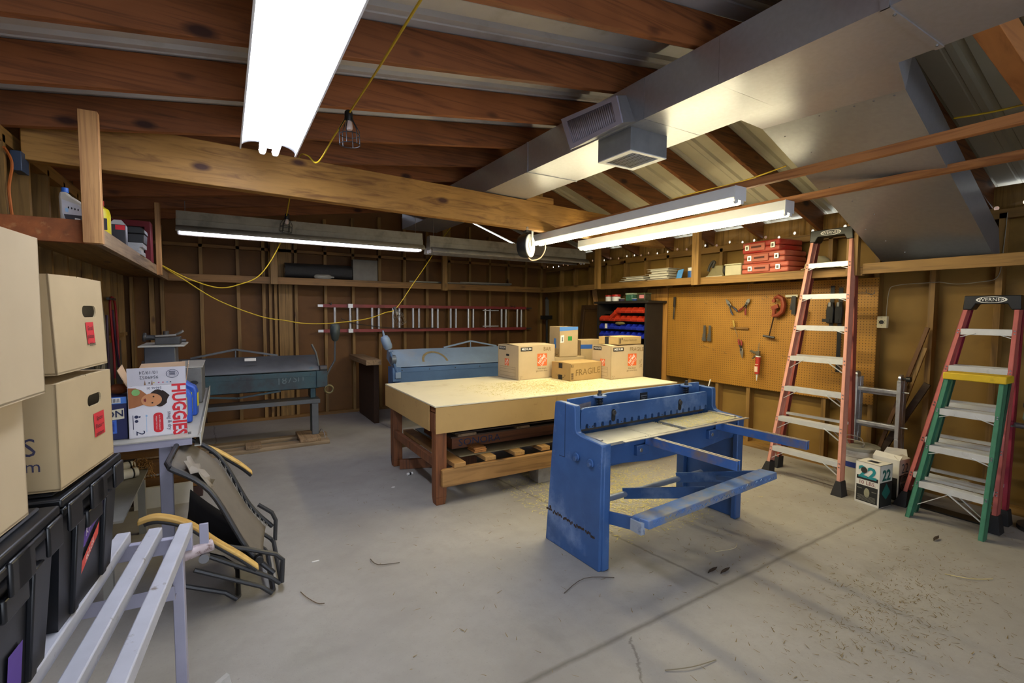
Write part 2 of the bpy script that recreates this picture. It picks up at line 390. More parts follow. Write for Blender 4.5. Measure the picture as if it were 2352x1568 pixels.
# ================================================================== LIGHT FITTINGS (local axis Y, tube centre height 0)
COOL = emat('tube_cool', '#e6eeff', LCOOL); WARM = emat('tube_warm', '#fff0c0', LWARM); BACKL = emat('tube_back', '#e8e9ff', LBACK)
def strip(label, loc, rz, L=2.44, n=2, gap=.075, emit=None, wide=0, wh=.06, hw=.11, hz=.045, body=WHITEM, refl=None, hang=None, endplate=True):
    t = thing('strip_light', label, 'light fitting', loc, rz, 'fluorescent strip lights'); h = L/2
    MB().prism([(-hw/2, hz), (-hw/2+.012, hz-.014), (hw/2-.012, hz-.014), (hw/2, hz), (hw/2, hz+.07), (-hw/2, hz+.07)], (0, h, 0), X, Z, L).build('housing', body, t, bevel=.003)
    if wide:
        for s in (-1, 1):
            P = [(s*(.055+(wide/2-.055)*math.sin(a*PI/14)), hz+.012-wh*(1-math.cos(a*PI/14))) for a in range(8)]
            mb = MB(); mb.grid([[V((x, -h, z)) for x, z in P], [V((x, h, z)) for x, z in P]])
            x, z = P[-1]; mb.box(x-.004, -h, z-.012, x+.004, h, z)
            mb.build('reflector', refl or body, t, solid=.0015)
    for i in range(n):
        x = (i-(n-1)/2)*gap
        for s in (-1, 1):
            MB().prism(rrect(-.017, -.022, .017, .035, .012), (x, s*(h-.012)+.007, .0), X, Z, .014).build('socket', WHITEM, t)
        if emit: MB().tube([(x, -h+.02, 0), (x, h-.02, 0)], .021, 10).build('tube', emit, t)
    if endplate:
        for s in (-1, 1): MB().box(-hw/2, s*h-.003, hz-.05 if n == 1 else hz-.02, hw/2, s*h+.003, hz+.072).build('end_plate', WHITEM if body is WHITEM else body, t)
    for (y, dz) in hang or []:
        pts = [(0, y, hz+.07), (0, y, hz+.07+dz)]
        MB().tube(pts, .003, 5).build('chain', BOLT, t)
    return t
strip('big glowing twin tube strip light with wide white reflector, closest overhead', (.27, 2.33, 2.53), 0, emit=COOL, wide=.32, wh=.05, hang=[(-1.0, .02), (1.0, .02)])
strip('bare lit strip light under the timber rail beside the cord reel', (2.985, 3.24, 2.262), 0, emit=WARM, gap=.06, hw=.12, hz=.02)
strip('bare lit strip light under the timber rail closer to the pegboard', (3.66, 3.29, 2.262), 0, emit=WARM, gap=.06, hw=.12, hz=.02)
b1 = strip('dusty lit strip light hanging on chains before the gable shelf', (.845, 5.62, 2.255), 90, emit=BACKL, n=2, gap=.07, wide=.30, wh=.055, hz=.04, hw=.12, body=DUSTYM, hang=[(-1.15, .30), (1.15, .18)])
b2 = strip('dusty unlit strip light with a bent reflector hanging past the lit one', (3.39, 5.65, 2.245), 90, n=2, gap=.07, wide=.30, wh=.06, hz=.04, hw=.12, body=DUSTYM, hang=[(1.15, .35), (-1.1, .35)])
for b in (b1, b2):
    MB().prism([(-.06, .11), (.06, .11), (.05, .19), (-.05, .19)], (0, 1.22, 0), X, Z, 2.44).build('ballast_cover', DUSTYM, b)
# rails the two bare strips are screwed to
for x, l in ((3.06, 'thin reddish timber rail running over the cord reel'), (3.74, 'thin reddish timber rail nearest the pegboard wall')):
    solo('timber_rail', MB((x, 1.3, 2.35)).box(x-.022, -1.65, 2.352, x+.022, 4.19 if x < 3.5 else 4.25, 2.40), wood('rail_wood', '#b0743f', '#804b24', 'y', 26), l, 'timber rail', (x, 1.3, 2.35), bevel=.002)

# ================================================================== AIR DUCT
o = (2.4, 2.0, 2.65)
t = thing('air_duct', 'long galvanised air duct with sloping chute and two grilles under the ridge', 'air duct', o)
x0, x1, zb, zt = 2.155, 2.66, 2.65, 2.888
cuts = [-1.5, .89, 1.60, 2.10, 3.37, 4.9, 6.6]
for i, (a, b) in enumerate(zip(cuts, cuts[1:])):
    mb = MB(o); e = .0015*(i % 2); ym = (a+b)/2; c = .006
    ring = lambda y, k: [V((x0-e, y, zb-e)), V(((x0+x1)/2, y, zb-k*.004)), V((x1+e, y, zb-e)), V((x1+e, y, zt+.05)), V((x0-e, y, zt))]
    R3 = [ring(a+.001, 0), ring(ym, 1), ring(b-.001, 0)]
    for A3, B3 in zip(R3, R3[1:]):
        for j in range(5):
            mb.add([A3[j], A3[(j+1) % 5], B3[(j+1) % 5], B3[j]], [(0, 1, 2, 3)])
    mb.add(R3[0], [(4, 3, 2, 1, 0)]); mb.add(R3[-1], [(0, 1, 2, 3, 4)])
    mb.build('trunk_section', GALV, t, sm=20)
for y, w in ((.89, .03), (3.37, .012)):
    MB(o).box(x0-.006, y-w/2, zb-.006, x1+.006, y+w/2, zb+.002).box(x0-.008, y-w/2, zb-.006, x0+.001, y+w/2, zt).build('joint_collar', GALV, t)
# sloping chute towards the pegboard wall
P0 = [V((2.66, 1.83, 2.662)), V((2.66, 1.04, 2.662)), V((2.70, 1.04, 2.865)), V((2.70, 1.83, 2.865))]
P1 = [V((3.06, 1.93, 2.715)), V((2.97, 1.12, 2.635)), V((3.03, 1.12, 2.83)), V((3.12, 1.93, 2.90))]
P2 = [V((4.93, 1.98, 1.985)), V((4.93, 1.26, 1.965)), V((5.03, 1.26, 2.16)), V((5.03, 1.98, 2.18))]
P3 = [V((4.99, 1.98, 1.962)), V((4.99, 1.26, 1.945)), V((5.085, 1.26, 1.98)), V((5.085, 1.98, 1.99))]
def loft(mb, *rings):
    for A3, B3 in zip(rings, rings[1:]):
        for j in range(4): mb.add([A3[j], A3[(j+1) % 4], B3[(j+1) % 4], B3[j]], [(0, 1, 2, 3)])
    return mb
loft(MB(o), P0, P1).build('chute_collar', GALV, t, sm=15)
PM = [(a*.55+b*.45) for a, b in zip(P1, P2)]
PM[0] = PM[0]+V((0, 0, .012))
ch = loft(MB(o), P1, PM, P2, P3).build('chute', M('galvanised_dull', '#9c9da2', .38, .72, var=.05, scale=30), t, sm=10)
# a standing seam on the underside and its screws
mb = MB(o)
for i in range(9):
    f = .06+.11*i; p = P1[0].lerp(P2[0], f).lerp(P1[1].lerp(P2[1], f), .12+.09*(i % 3)); mb.ball(p-V((0, 0, .004)), .005, n=6)
for i in range(5): mb.ball(P1[0].lerp(P1[1], .45+.12*i)-V((-.02, 0, .008)), .005, n=6)
mb.ball((2.22, .885, 2.643), .007, n=6); mb.ball((2.62, .885, 2.643), .007, n=6); mb.build('screw', BOLT, t)
# side grille in a raked boot
GR = M('grille_paint', '#a9a6b8', .5, 0, var=.05)
A0 = [V((2.155, 2.76, 2.84)), V((2.155, 2.25, 2.84)), V((2.155, 2.17, 2.66)), V((2.155, 2.62, 2.66))]
A1 = [V((2.03, 2.74, 2.835)), V((2.03, 2.195, 2.79)), V((2.03, 2.14, 2.615)), V((2.03, 2.63, 2.60))]
b = loft(MB(o), A0, A1).build('side_boot', GALV, t, sm=15)
def grille(C4, name, depth, nl, vertical, mat, inner):
    """frame and louvres over a four-cornered opening C4 (tl,tr,br,bl), facing depth vector"""
    tl, tr, br, bl = C4; d = V(depth); lerp = lambda u, v: tl.lerp(tr, u).lerp(bl.lerp(br, u), v)
    mb = MB(o); m = .09; m2 = .14
    O = [lerp(0, 0), lerp(1, 0), lerp(1, 1), lerp(0, 1)]; I = [lerp(m, m2), lerp(1-m, m2), lerp(1-m, 1-m2), lerp(m, 1-m2)]
    for j in range(4): mb.hexa([O[j], O[(j+1) % 4], I[(j+1) % 4], I[j], O[j]+d, O[(j+1) % 4]+d, I[(j+1) % 4]+d, I[j]+d])
    g = mb.build(name, mat, t)
    lv = MB(o)
    for i in range(nl):
        f = m+(1-2*m)*(i+.5)/nl if vertical else m2+(1-2*m2)*(i+.5)/nl
        w = .33/nl
        if vertical: q = [lerp(f-w, m2), lerp(f-w, 1-m2), lerp(f+w, 1-m2), lerp(f+w, m2)]
        else: q = [lerp(m, f-w), lerp(1-m, f-w), lerp(1-m, f+w), lerp(m, f+w)]
        lv.add([q[0]+d*.6, q[1]+d*.6, q[2]-d*.2, q[3]-d*.2], [(0, 1, 2, 3)])
    lv.build('louvre', mat, g, solid=.0015)
    MB(o).add([p-d*.6 for p in (I[0], I[1], I[2], I[3])], [(0, 1, 2, 3)]).build('backing', inner, g)
grille(A1, 'side_grille', (-.012, -.003, -.004), 24, True, GR, M('grille_dark', '#2a2a30', .8))
B0 = [V((2.17, 2.52, 2.65)), V((2.17, 2.22, 2.65)), V((2.49, 2.22, 2.65)), V((2.49, 2.52, 2.65))]
B1 = [p-V((0, 0, .14)) for p in B0]
loft(MB(o), B0, B1).build('drop_box', M('galvanised_blue', '#8b8f97', .42, .6, var=.12, scale=9), t, sm=15)
grille(B1, 'drop_grille', (0, 0, -.006), 15, False, WHITEM, M('grille_grey', '#8f8f88', .8))

# ================================================================== STRING OF CAGED WORK LIGHTS
YEL = M('yellow_cable', '#c9a81e', .5, var=.08); CAGE = M('cage_wire', '#1f2126', .45, .3); CAGE2 = M('cage_wire_bright', '#8b8478', .4, .7)
t = thing('string_light', 'string of caged work lights on a yellow cable looped across the roof', 'string light', (.6, 2.9, 2.6))
so = t.location
runs = [spline([(.60, .9, 2.56), (.592, 1.6, 2.548), (.61, 2.2, 2.575), (.634, 2.88, 2.625), (.60, 3.15, 2.57), (.555, 3.46, 2.49), (.53, 3.72, 2.60), (.52, 4.05, 2.68), (.52, 4.5, 2.60), (.56, 5.1, 2.58)]),
        spline([(.56, 5.1, 2.58), (.57, 5.75, 2.40), (.54, 6.0, 2.23), (.35, 6.0, 1.905), (.14, 6.0, 1.785), (-.06, 6.0, 1.745), (-.32, 5.98, 1.83), (-.525, 5.93, 1.945), (-.36, 5.98, 1.822), (-.06, 6.0, 1.61), (.34, 6.0, 1.44), (.58, 6.0, 1.395), (.79, 6.0, 1.36), (1.08, 6.0, 1.36), (1.49, 6.0, 1.41), (1.73, 6.0, 1.49), (1.87, 6.0, 1.545), (2.10, 6.02, 1.86), (2.34, 6.05, 2.19), (2.55, 6.1, 2.50), (2.9, 6.2, 2.90)]),
        spline([(4.1, 4.40, 2.64), (4.04, 4.1, 2.60), (3.80, 3.72, 2.598), (3.72, 3.0, 2.605), (3.70, 2.51, 2.597), (3.70, 2.13, 2.63)]), spline([(3.70, 1.15, 2.655), (3.70, .86, 2.63), (3.72, .2, 2.66)])]
for r in runs: MB(so).tube(r, .0055, 6).build('cable', YEL, t)
def cage(p, d, r=.055, h=.155, mat=CAGE, bulb='#cbb9b4'):
    p, d = V(p), V(d).normalized(); a = d.cross(V((0, 1, 0))).normalized(); b = a.cross(d)
    c = MB(so).lathe([(.014, -.035), (.022, -.025), (.024, .0), (.02, .025)], p, d, 12).build('lamp_socket', BLACK if mat is CAGE else STEEL, t)
    MB(so).lathe([(.012, .02), (.018, .03), (.02, .06), (.016, .072), (.004, .076)], p, d, 12).build('bulb', M('bulb_'+bulb, bulb, .3), t)
    mb = MB(so)
    for k in range(6):
        u = a*math.cos(k*PI/3)+b*math.sin(k*PI/3)
        mb.tube([p+u*.02, p+u*.024+d*.02, p+u*r+d*.075, p+u*r*1.02+d*h], .0028, 5)
    for hh, rr in ((.10, r), (h, r*1.02)):
        mb.tube([p+(a*math.cos(k*PI/8)+b*math.sin(k*PI/8))*rr+d*hh for k in range(16)], .0025, 5, closed=True)
    mb.build('cage_guard', mat, t)
cage((.632, 2.88, 2.605), (.03, 0, -1))
cage((.575, 5.5, 2.47), (-.1, 0, -1), mat=CAGE)
cage((1.86, 6.0, 1.53), (.35, 0, -.8), r=.065, h=.2, mat=CAGE2, bulb='#8d8577')

# ================================================================== CORD REEL
c = V((2.60, 4.06, 2.165))
t = thing('cord_reel', 'round white and black cord reel hooked under the tie beam', 'cord reel', c)
ax = V((.56, -.83, 0)).normalized()
MB(c).lathe([(.03, -.075), (.105, -.07), (.118, -.03), (.118, .02), (.112, .028)], c, ax, 28).build('drum', BLACK, t)
MB(c).lathe([(.114, .028), (.114, .036), (.09, .040), (.088, .036), (.06, .038), (.058, .044), (.012, .046), (.01, .052)], c, ax, 28).build('face_disc', WHITEP, t)
s_ = ax.cross(Z)
MB(c).add([c+ax*.055+s_*a+Z*b for a, b in ((-.022, .14), (.022, .14), (.014, 0), (-.014, 0))], [(0, 1, 2, 3)]).build('bracket', WHITEP, t, solid=.004)
MB(c).box(c.x-.03, c.y-.03, c.z+.13, c.x+.03, c.y+.03, c.z+.15).build('swivel', STEEL, t)
MB(c).tube(arc(c+Z*.168, .018, 0, 360, 14, s_, Z), .004, 6).tube([c+Z*.175, c+Z*.187], .004, 6).build('hook', BOLT, t)
MB(c).tube(spline([c+Z*-.115+ax*.01, c+V((.06, 0, -.14)), c+V((.15, -.01, -.11)), c+V((.20, -.02, -.03)), c+V((.23, .02, .06))]), .006, 8).build('cord', M('orange_white_cord', '#f0c9a8', .5), t)
MB(c).tube([c+s_*-.085+Z*-.07+ax*-.02, c+s_*-.09+Z*-.12+ax*-.02], .011, 8).build('cord_end', BLACK, t)
mb = MB(c)
for (x, y, z), l in (((2.83, 3.99, 2.23), .085), ((2.74, 3.95, 2.17), .06), ((3.02, 4.2, 2.22), .07)):
    pass
# ================================================================== WORK TABLE
T = .785
HB = M('hardboard', '#bb975c', .62, var=.07, scale=4, dirt=('#8a5f2e', .62, .8, 9))
TOPM = M('hardboard_top', '#e8dcbc', .5, var=.04, scale=3, dirt=('#cdbb90', .58, .8, 5), wear=('#a08a60', .70, .76, 23))
t = thing('work_table', 'big low wooden work table with hardboard top and slatted lower shelf', 'table', (2.7, 4.07, 0))
o = t.location; x0, x1, y0, y1 = 1.362, 4.06, 3.405, 4.72
MB(o).box(x0-.008, y0-.008, T-.012, 2.55, y1, T).build('tabletop', TOPM, t, bevel=.002)
MB(o).box(2.552, y0-.008, T-.012, x1, y1, T-.0005).build('tabletop', TOPM, t, bevel=.002)
MB(o).box(x0+.01, y0+.03, T-.06, x1-.02, y1-.03, T-.0125).build('frame', LEGW, t)
MB(o).box(x0, y0-.006, .568, 2.50, y0, T-.014).build('apron', HB, t)
MB(o).box(2.503, y0-.005, .575, x1, y0+.001, T-.014).build('apron', HB, t)
MB(o).box(x0-.008, y0+.12, .568, x0-.002, y1, T-.014).build('apron', HB, t)
MB(o).box(x0+.002, y0+.002, .60, x0+.04, y0+.13, T-.06).build('end_block', M('chipboard', '#9d6f47', .8, var=.3, scale=30), t)
MB(o).box(x0, y0+.02, .57, x0+.04, y1-.02, T-.06).box(x0+.1, y1-.04, .57, x1, y1, T-.06).build('rail', LEGW, t)
LEGS = [(1.365, 3.41), (1.365, 4.50), (3.93, 3.41), (3.93, 4.50)]
for x, y in LEGS:
    mb = MB(o); w = .09
    mb.hexa([(x+.005, y+.006, 0), (x+w-.012, y+.006, 0), (x+w-.012, y+w-.01, 0), (x+.005, y+w-.01, 0), (x, y, .06), (x+w, y, .06), (x+w, y+w, .06), (x, y+w, .06)])
    mb.box(x, y, .06, x+w, y+w, T-.06); mb.build('leg', LEGW, t, bevel=.004)
MB(o).prism([(1.40, .155), (1.425, .150), (3.99, .150), (3.99, .285), (1.425, .290), (1.40, .283)], (0, 3.405, 0), X, Z, .038).build('stringer', STRW, t, bevel=.004)
MB(o).box(1.40, 4.60, .15, 3.99, 4.64, .285).build('stringer', STRW, t, bevel=.004)
MB(o).bar((1.40, 4.42, .045), (2.1, 4.18, .05), .045, .09).build('foot_rail', LEGW, t, bevel=.003)
MB(o).box(1.37, 3.5, .29, 1.41, 4.6, .36).build('side_rail', LEGW, t, bevel=.003)
for i, (x, w, dy) in enumerate(((1.50, .10, -.035), (1.79, .10, .0), (2.07, .10, .0), (2.35, .09, .01), (2.62, .09, .0), (2.95, .09, .01), (3.3, .09, 0), (3.65, .09, 0))):
    MB(o).box(x, 3.40+dy, .291, x+w, 4.62, .327).build('slat', PALE if i else STRW, t, bevel=.004)
# things on the lower shelf
solo('glass_sheet', MB((2.6, 4.0, .33)).box(1.60, 3.49, .329, 3.8, 4.55, .338), M('glass_dusty', '#7d7258', .35, 0, var=.15, scale=6, dirt=('#586a5a', .55, .8, 3)), 'dusty greenish sheet of glass lying on the slats under the work table', 'glass sheet', (2.6, 4.0, .33))
t = thing('wooden_crate', 'long wooden crate with blue stencilled letters under the work table', 'crate', (2.6, 4.0, .34)); o = t.location
CR = wood('crate_wood', '#7a4826', '#512d15', 'x', 20)
MB(o).box(1.60, 3.64, .356, 3.6, 4.3, .452).build('body', CR, t, bevel=.003)
MB(o).box(1.585, 3.625, .452, 3.62, 4.32, .464).build('lid', M('crate_lid', '#4a3a2e', .8), t)
MB(o).box(2.2, 3.7, .3385, 2.29, 4.25, .356).box(3.1, 3.7, .3385, 3.2, 4.25, .356).build('skid', CR, t)
MB(o).text('SONORA', .085, (1.86, 3.638, .402), X, Z, squash=1.15).build('lettering', M('stencil_blue', '#2c3550', .8), t, fixn=False)
for k, (x, z) in enumerate(((2.02, .339), (2.025, .354), (2.015, .369))):
    solo('wood_offcut', MB((x, 3.7, z)).box(x-.28, 3.50, z, x-.17, 3.635, z+.013), wood('fresh_wood', '#c08346', '#965e2c', 'y', 22), ['thin orange wood offcut lying lowest on the dusty glass sheet', 'thin orange wood offcut, middle one of three on the glass', 'thin orange wood offcut on top of the little stack on the glass'][k], 'wood offcut', (x, 3.7, z), bevel=.002)
for k, (x, w) in enumerate(((1.86, .17), (2.43, .14), (3.0, .16))):
    solo('wood_block', MB((x, 3.9, .486)).box(x-.22, 3.60, .4645, x-.22+w, 3.8, .487), OLDY, ['grey wood block on the crate lid nearest the corner leg', 'grey wood block on the crate lid, second from the corner leg', 'grey wood block on the crate lid behind the blue shear'][k], 'wood block', (x, 3.9, .486), bevel=.003)
solo('plywood_sheet', MB((2.7, 4.1, .515)).box(1.62, 3.62, .4875, 3.6, 4.35, .497), M('dark_ply', '#4a3b30', .75, var=.15), 'dark plywood sheet lying on blocks just under the table frame', 'plywood sheet', (2.7, 4.1, .515))
solo('concrete_block', MB((2.4, 3.44, 0)).prism(rrect(2.33, 3.425, 2.47, 3.57, .006), (0, 0, 0), X, Y, .149), M('concrete_block', '#9b958c', .9, var=.15, scale=20), 'grey concrete block on the floor under the table stringer', 'block', (2.4, 3.44, 0), bevel=.006)

# ================================================================== CARTONS ON THE TABLE
def carton(name, label, cat, loc, rz, w, d, h, mat=KRAFT, top='closed', group=None, tape=None, gapz=.003, hole=None, rot=None):
    t = thing(name, label, cat, loc, rz, group, rot); g = .003
    mb = MB(); k = .004
    if hole:   # hand hole in the +X face at (y, z)
        mb.holed([(0, 0), (d, 0), (d, h), (0, h)], [rrect(hole[0]-.045, hole[1]-.016, hole[0]+.045, hole[1]+.016, .015)], (w, 0, 0), Y, Z)
    else: mb.add([(w, 0, 0), (w, d, 0), (w, d, h), (w, 0, h)], [(0, 1, 2, 3)])
    mb.add([(0, 0, 0), (w, 0, 0), (w, 0, h), (0, 0, h)], [(0, 1, 2, 3)]).add([(w, d, 0), (0, d, 0), (0, d, h), (w, d, h)], [(0, 1, 2, 3)])
    mb.add([(0, d, 0), (0, 0, 0), (0, 0, h), (0, d, h)], [(0, 1, 2, 3)]).add([(0, 0, .002), (0, d, .002), (w, d, .002), (w, 0, .002)], [(0, 1, 2, 3)])
    mb.build('body', mat, t, solid=k, fixn=False)
    if top == 'closed':
        c = d*.5
        MB().add([(.001, .001, h), (w-.001, .001, h), (w-.001, c-g, h+gapz), (.001, c-g, h+gapz*1.6)], [(0, 1, 2, 3)]).build('flap', mat, t, solid=.003, fixn=False)
        MB().add([(.001, c+g, h+gapz*1.3), (w-.001, c+g, h+gapz), (w-.001, d-.001, h), (.001, d-.001, h)], [(0, 1, 2, 3)]).build('flap', mat, t, solid=.003, fixn=False)
        MB().box(.006, .006, h-.006, w-.006, d-.006, h-.0045).build('inner_flap', mat, t)
    return t
def label_on(t, mb, mat, name='print', **k): return mb.build(name, mat, t, fixn=False, **k)
F = -.0012
def front(o): return V((o[0], F, o[1])), X, Z
def sideL(y, z): return V((F, y, z)), -Y, Z
def depot_logo(t, cx, cz, s, face='f', d=0):
    f = (lambda x, z: (V((x, F, z)), X, Z)) if face == 'f' else (lambda y, z: (V((F, d-y, z)), -Y, Z))
    o_, A, B = f(cx, cz)
    n = A.cross(B)
    label_on(t, MB().poly([(-s/2, -s/2), (s/2, -s/2), (s/2, s/2), (-s/2, s/2)], o_, A, B), ORANGEP, 'logo_panel')
    A2 = (A+B).normalized(); B2 = (B-A).normalized(); o2 = o_+n*.0006
    mb = MB().text('THE', s*.20, o2+B2*s*.33, A2, B2).text('HOME', s*.36, o2+B2*s*.06, A2, B2, squash=.92, bold=.02).text('DEPOT', s*.30, o2-B2*s*.26, A2, B2, squash=.9)
    label_on(t, mb, WHITEP, 'lettering')
def moving_box(label, loc, rz, w, d, h, word, side_logo=True):
    t = carton('moving_box', label, 'cardboard box', loc, rz, w, d, h, KRAFT2, group=None, gapz=.008)
    depot_logo(t, w*.64, h*.56, h*.37)
    label_on(t, MB().poly([(.03, h-.06), (.185, h-.06), (.185, h-.018), (.03, h-.018)], (0, F, 0), X, Z), INK, 'size_panel')
    label_on(t, MB().text('MEDIUM', .034, (.107, F*2, h-.039), X, Z, bold=.02), WHITEP, 'lettering')
    label_on(t, MB().poly([(.02, h-.055), (.15, h-.055), (.15, h-.015), (.02, h-.015)], (F, d, 0), -Y, Z), INK, 'size_panel')
    label_on(t, MB().text('MEDIUM', .03, (F*2, d-.085, h-.035), -Y, Z), WHITEP, 'lettering')
    label_on(t, MB().text('How doers', .026, (w*.64, F, h*.30), X, Z).text('get more done.', .026, (w*.64, F, h*.23), X, Z), M('print_brown', '#5b4a34', .8), 'lettering')
    label_on(t, MB().text(word, .062, (w*.78, F, h*.87), V((1, 0, -.04)), Z, squash=.95), PENCIL, 'handwriting')
    if side_logo: depot_logo(t, .17, h*.49, .075, 's', d)
    mb = MB()
    for (a, b) in ((.04, .03), (.04, .07), (.04, .105)): mb.poly([(a, b), (d-.05, b), (d-.05, b+.002), (a, b+.002)], (F, d, 0), -Y, Z)
    mb.poly([(.04, .03), (.042, .03), (.042, .13), (.04, .13)], (F, d, 0), -Y, Z).poly([(.04, .128), (d-.05, .128), (d-.05, .13), (.04, .13)], (F, d, 0), -Y, Z).poly([(d-.052, .03), (d-.05, .03), (d-.05, .13), (d-.052, .13)], (F, d, 0), -Y, Z)
    for i in range(3):
        a = 2*PI*i/3+.5; mb.add([(.035+.013*math.cos(a)+.006*math.cos(b), F, .028+.013*math.sin(a)+.006*math.sin(b)) for b in (0, 2.1, 4.2)], [(0, 1, 2)])
    label_on(t, mb, M('print_brown', '#5b4a34', .8), 'address_lines'); return t
ma = moving_box('medium moving box with BAR written on it at the clear end of the work table', (2.641, 4.281, T+.001), 4.8, .505, .38, .365, 'BAR')
label_on(ma, MB().poly(rrect(.155, .245, .215, .268, .011), (F, .38, 0), -Y, Z), INK, 'hand_hole')
mbx = moving_box('medium moving box marked FRAGILE under a flat box on the table', (3.555, 3.861, T+.001), 1.7, .50, .30, .362, 'FRAGILE')
label_on(mbx, MB().text('///', .06, (.45, F, .17), V((1, 0, .4)), Z).text('//2', .045, (.455, F, .125), V((1, 0, .4)), Z), PENCIL, 'handwriting')
def smile(t, o_, A, B, s):
    """curved arrow printed on parcels"""
    mb = MB(); a0, a1 = 215, 318; up = []; dn = []
    for i in range(13):
        a = math.radians(a0+(a1-a0)*i/12); th = .022+.05*math.sin(PI*i/12); up.append((math.cos(a)*s, .45*s+math.sin(a)*s*(1))); dn.append((math.cos(a)*s*(1+th), .45*s+math.sin(a)*s*(1+th)))
    mb.grid([[V(o_)+V(A)*x+V(B)*z for x, z in up], [V(o_)+V(A)*x+V(B)*z for x, z in dn]])
    ex, ez = dn[-1]; mb.poly([(ex-.17*s, ez+.10*s), (ex+.02*s, ez+.11*s), (ex-.01*s, ez-.13*s), (ex-.04*s, ez+.04*s)], o_, A, B); return mb
fr = carton('parcel_box', 'low parcel box with FRAGILE pencilled across it beside two moving boxes', 'cardboard box', (3.086, 3.964, T+.001), 4.7, .462, .30, .186, M('parcel_card', '#ab8d5c', .8, var=.06), gapz=.004)
label_on(fr, MB().text('FRAGILE', .095, (.255, F, .088), V((1, 0, .045)), Z, squash=1.05), PENCIL, 'handwriting')
label_on(fr, smile(fr, V((F, .145, .07)), -Y, Z, .085), INK, 'smile_print')
label_on(fr, MB().poly([(.115, .125), (.175, .125), (.175, .18), (.115, .18)], (F, .30, 0), -Y, Z).poly([(.11, .004), (.175, .004), (.175, .055), (.11, .055)], (F, .30, 0), -Y, Z), INK, 'tape')
mb = MB()
for i in range(6): mb.poly([(.012, .02+.011*i), (.045, .02+.011*i), (.045, .026+.011*i), (.012, .026+.011*i)], (0, F, 0), X, Z)
mb.poly([(.015, .150), (.022, .150), (.022, .172), (.015, .172)], (0, F, 0), X, Z).poly([(.032, .150), (.039, .150), (.039, .172), (.032, .172)], (0, F, 0), X, Z).poly([(.010, .146), (.046, .146), (.046, .149), (.010, .149)], (0, F, 0), X, Z)
label_on(fr, mb, INK, 'handling_marks')
fl_ = carton('parcel_box', 'shallow parcel box lying on top of the FRAGILE moving box', 'cardboard box', (3.65, 3.855, T+.375), 7.5, .40, .28, .082, M('parcel_card_light', '#b59a68', .8, var=.06), gapz=.004)
label_on(fl_, MB().text('Master Bedroom', .034, (.20, F, .045), X, Z), PENCIL, 'handwriting')
label_on(fl_, MB().poly([(.09, -.001), (.145, -.001), (.145, .082), (.09, .082)], (F, .28, 0), -Y, Z).poly([(.09, .0), (.145, .0), (.145, .05), (.09, .05)], (0, .28, .0885), -Y, X), INK, 'tape')
label_on(fl_, MB().poly([(.015, .012), (.04, .012), (.04, .07), (.015, .07)], (0, F, 0), X, Z).poly([(.05, .05), (.07, .05), (.07, .075), (.05, .075)], (0, F, 0), X, Z), M('print_brown', '#5b4a34', .8), 'handling_marks')
fb = carton('flat_box', 'low tan box lying under the tall open box on the table', 'cardboard box', (3.17, 4.38, T+.001), 0, .46, .30, .208, KRAFT, gapz=.003)
tb = carton('tall_box', 'tall open box with blue tape and a green sticker standing on a low box', 'cardboard box', (3.268, 4.405, .998), -4, .252, .22, .345, KRAFT, top='open')
BLU = M('blue_tape', '#4f83c9', .6, var=.05)
label_on(tb, MB().poly([(0, .295), (.252, .310), (.252, .345), (0, .345)], (0, F, 0), X, Z), BLU, 'tape'); label_on(tb, MB().poly([(.10, .10), (.15, .10), (.15, .21), (.10, .21)], (F, .22, 0), -Y, Z), BLU, 'tape')
label_on(tb, MB().poly([(.115, .185), (.17, .185), (.17, .235), (.115, .235)], (0, F, 0), X, Z), M('green_sticker', '#2f8a3c', .6), 'sticker')
label_on(tb, MB().poly([(.012, .16), (.058, .165), (.062, .25), (.016, .245)], (0, F, 0), X, Z), WHITEP, 'shipping_label')
mb = MB()
for i in range(7): mb.poly([(.026, .18+.007*i), (.048, .18+.007*i), (.048, .184+.007*i), (.026, .184+.007*i)], (0, F*2, 0), X, Z)
label_on(tb, mb, INK, 'barcode'); label_on(tb, smile(tb, V((F, .06, .06)), -Y, Z, .06), INK, 'smile_print')
bb = carton('taped_box', 'small box with a band of blue tape behind the FRAGILE moving box', 'cardboard box', (3.62, 4.46, T+.001), 0, .36, .24, .392, KRAFT, gapz=.004)
label_on(bb, MB().poly([(0, .29), (.36, .285), (.36, .335), (0, .34)], (0, F, 0), X, Z), M('blue_tape_dark', '#2c5aa8', .6), 'tape')
label_on(bb, MB().poly([(.02, .06), (.045, .07), (.045, .085), (.02, .08)], (0, F, 0), X, Z).poly([(.075, .055), (.10, .058), (.10, .068), (.075, .068)], (0, F, 0), X, Z), M('blue_tape_dark', '#2c5aa8', .6), 'tape')

# ================================================================== BLUE SHEAR
BLUE = M('shear_blue', '#3c6096', .45, .1, var=.16, scale=5, dirt=('#8ba3cb', .52, .80, 3.4), wear=('#46505f', .68, .76, 15))
BLUED = M('shear_blue_deep', '#305286', .42, .1, var=.18, scale=6, dirt=('#55729f', .60, .80, 3), wear=('#45413c', .68, .74, 15))
BED = M('shear_bed', '#b9b6a9', .42, .35, var=.1, scale=6, dirt=('#8b8578', .52, .75, 5))
BARE = M('bare_steel', '#b3b0ab', .35, .7, var=.12, scale=15, dirt=('#6f5a4a', .6, .78, 10))
t = thing('sheet_metal_shear', 'blue foot operated sheet metal shear with treadle and two extension arms', 'metal shear', (1.82, 2.05, 0), 2.4)
Lw = 1.42
PROF = [(0, 0), (.505, 0), (.42, .93), (.41, .94), (.325, .942), (.318, .938), (.235, .938), (.226, .925), (.222, .80), (.208, .775), (.17, .765), (0, .752), (-.012, .74), (-.010, .60)]
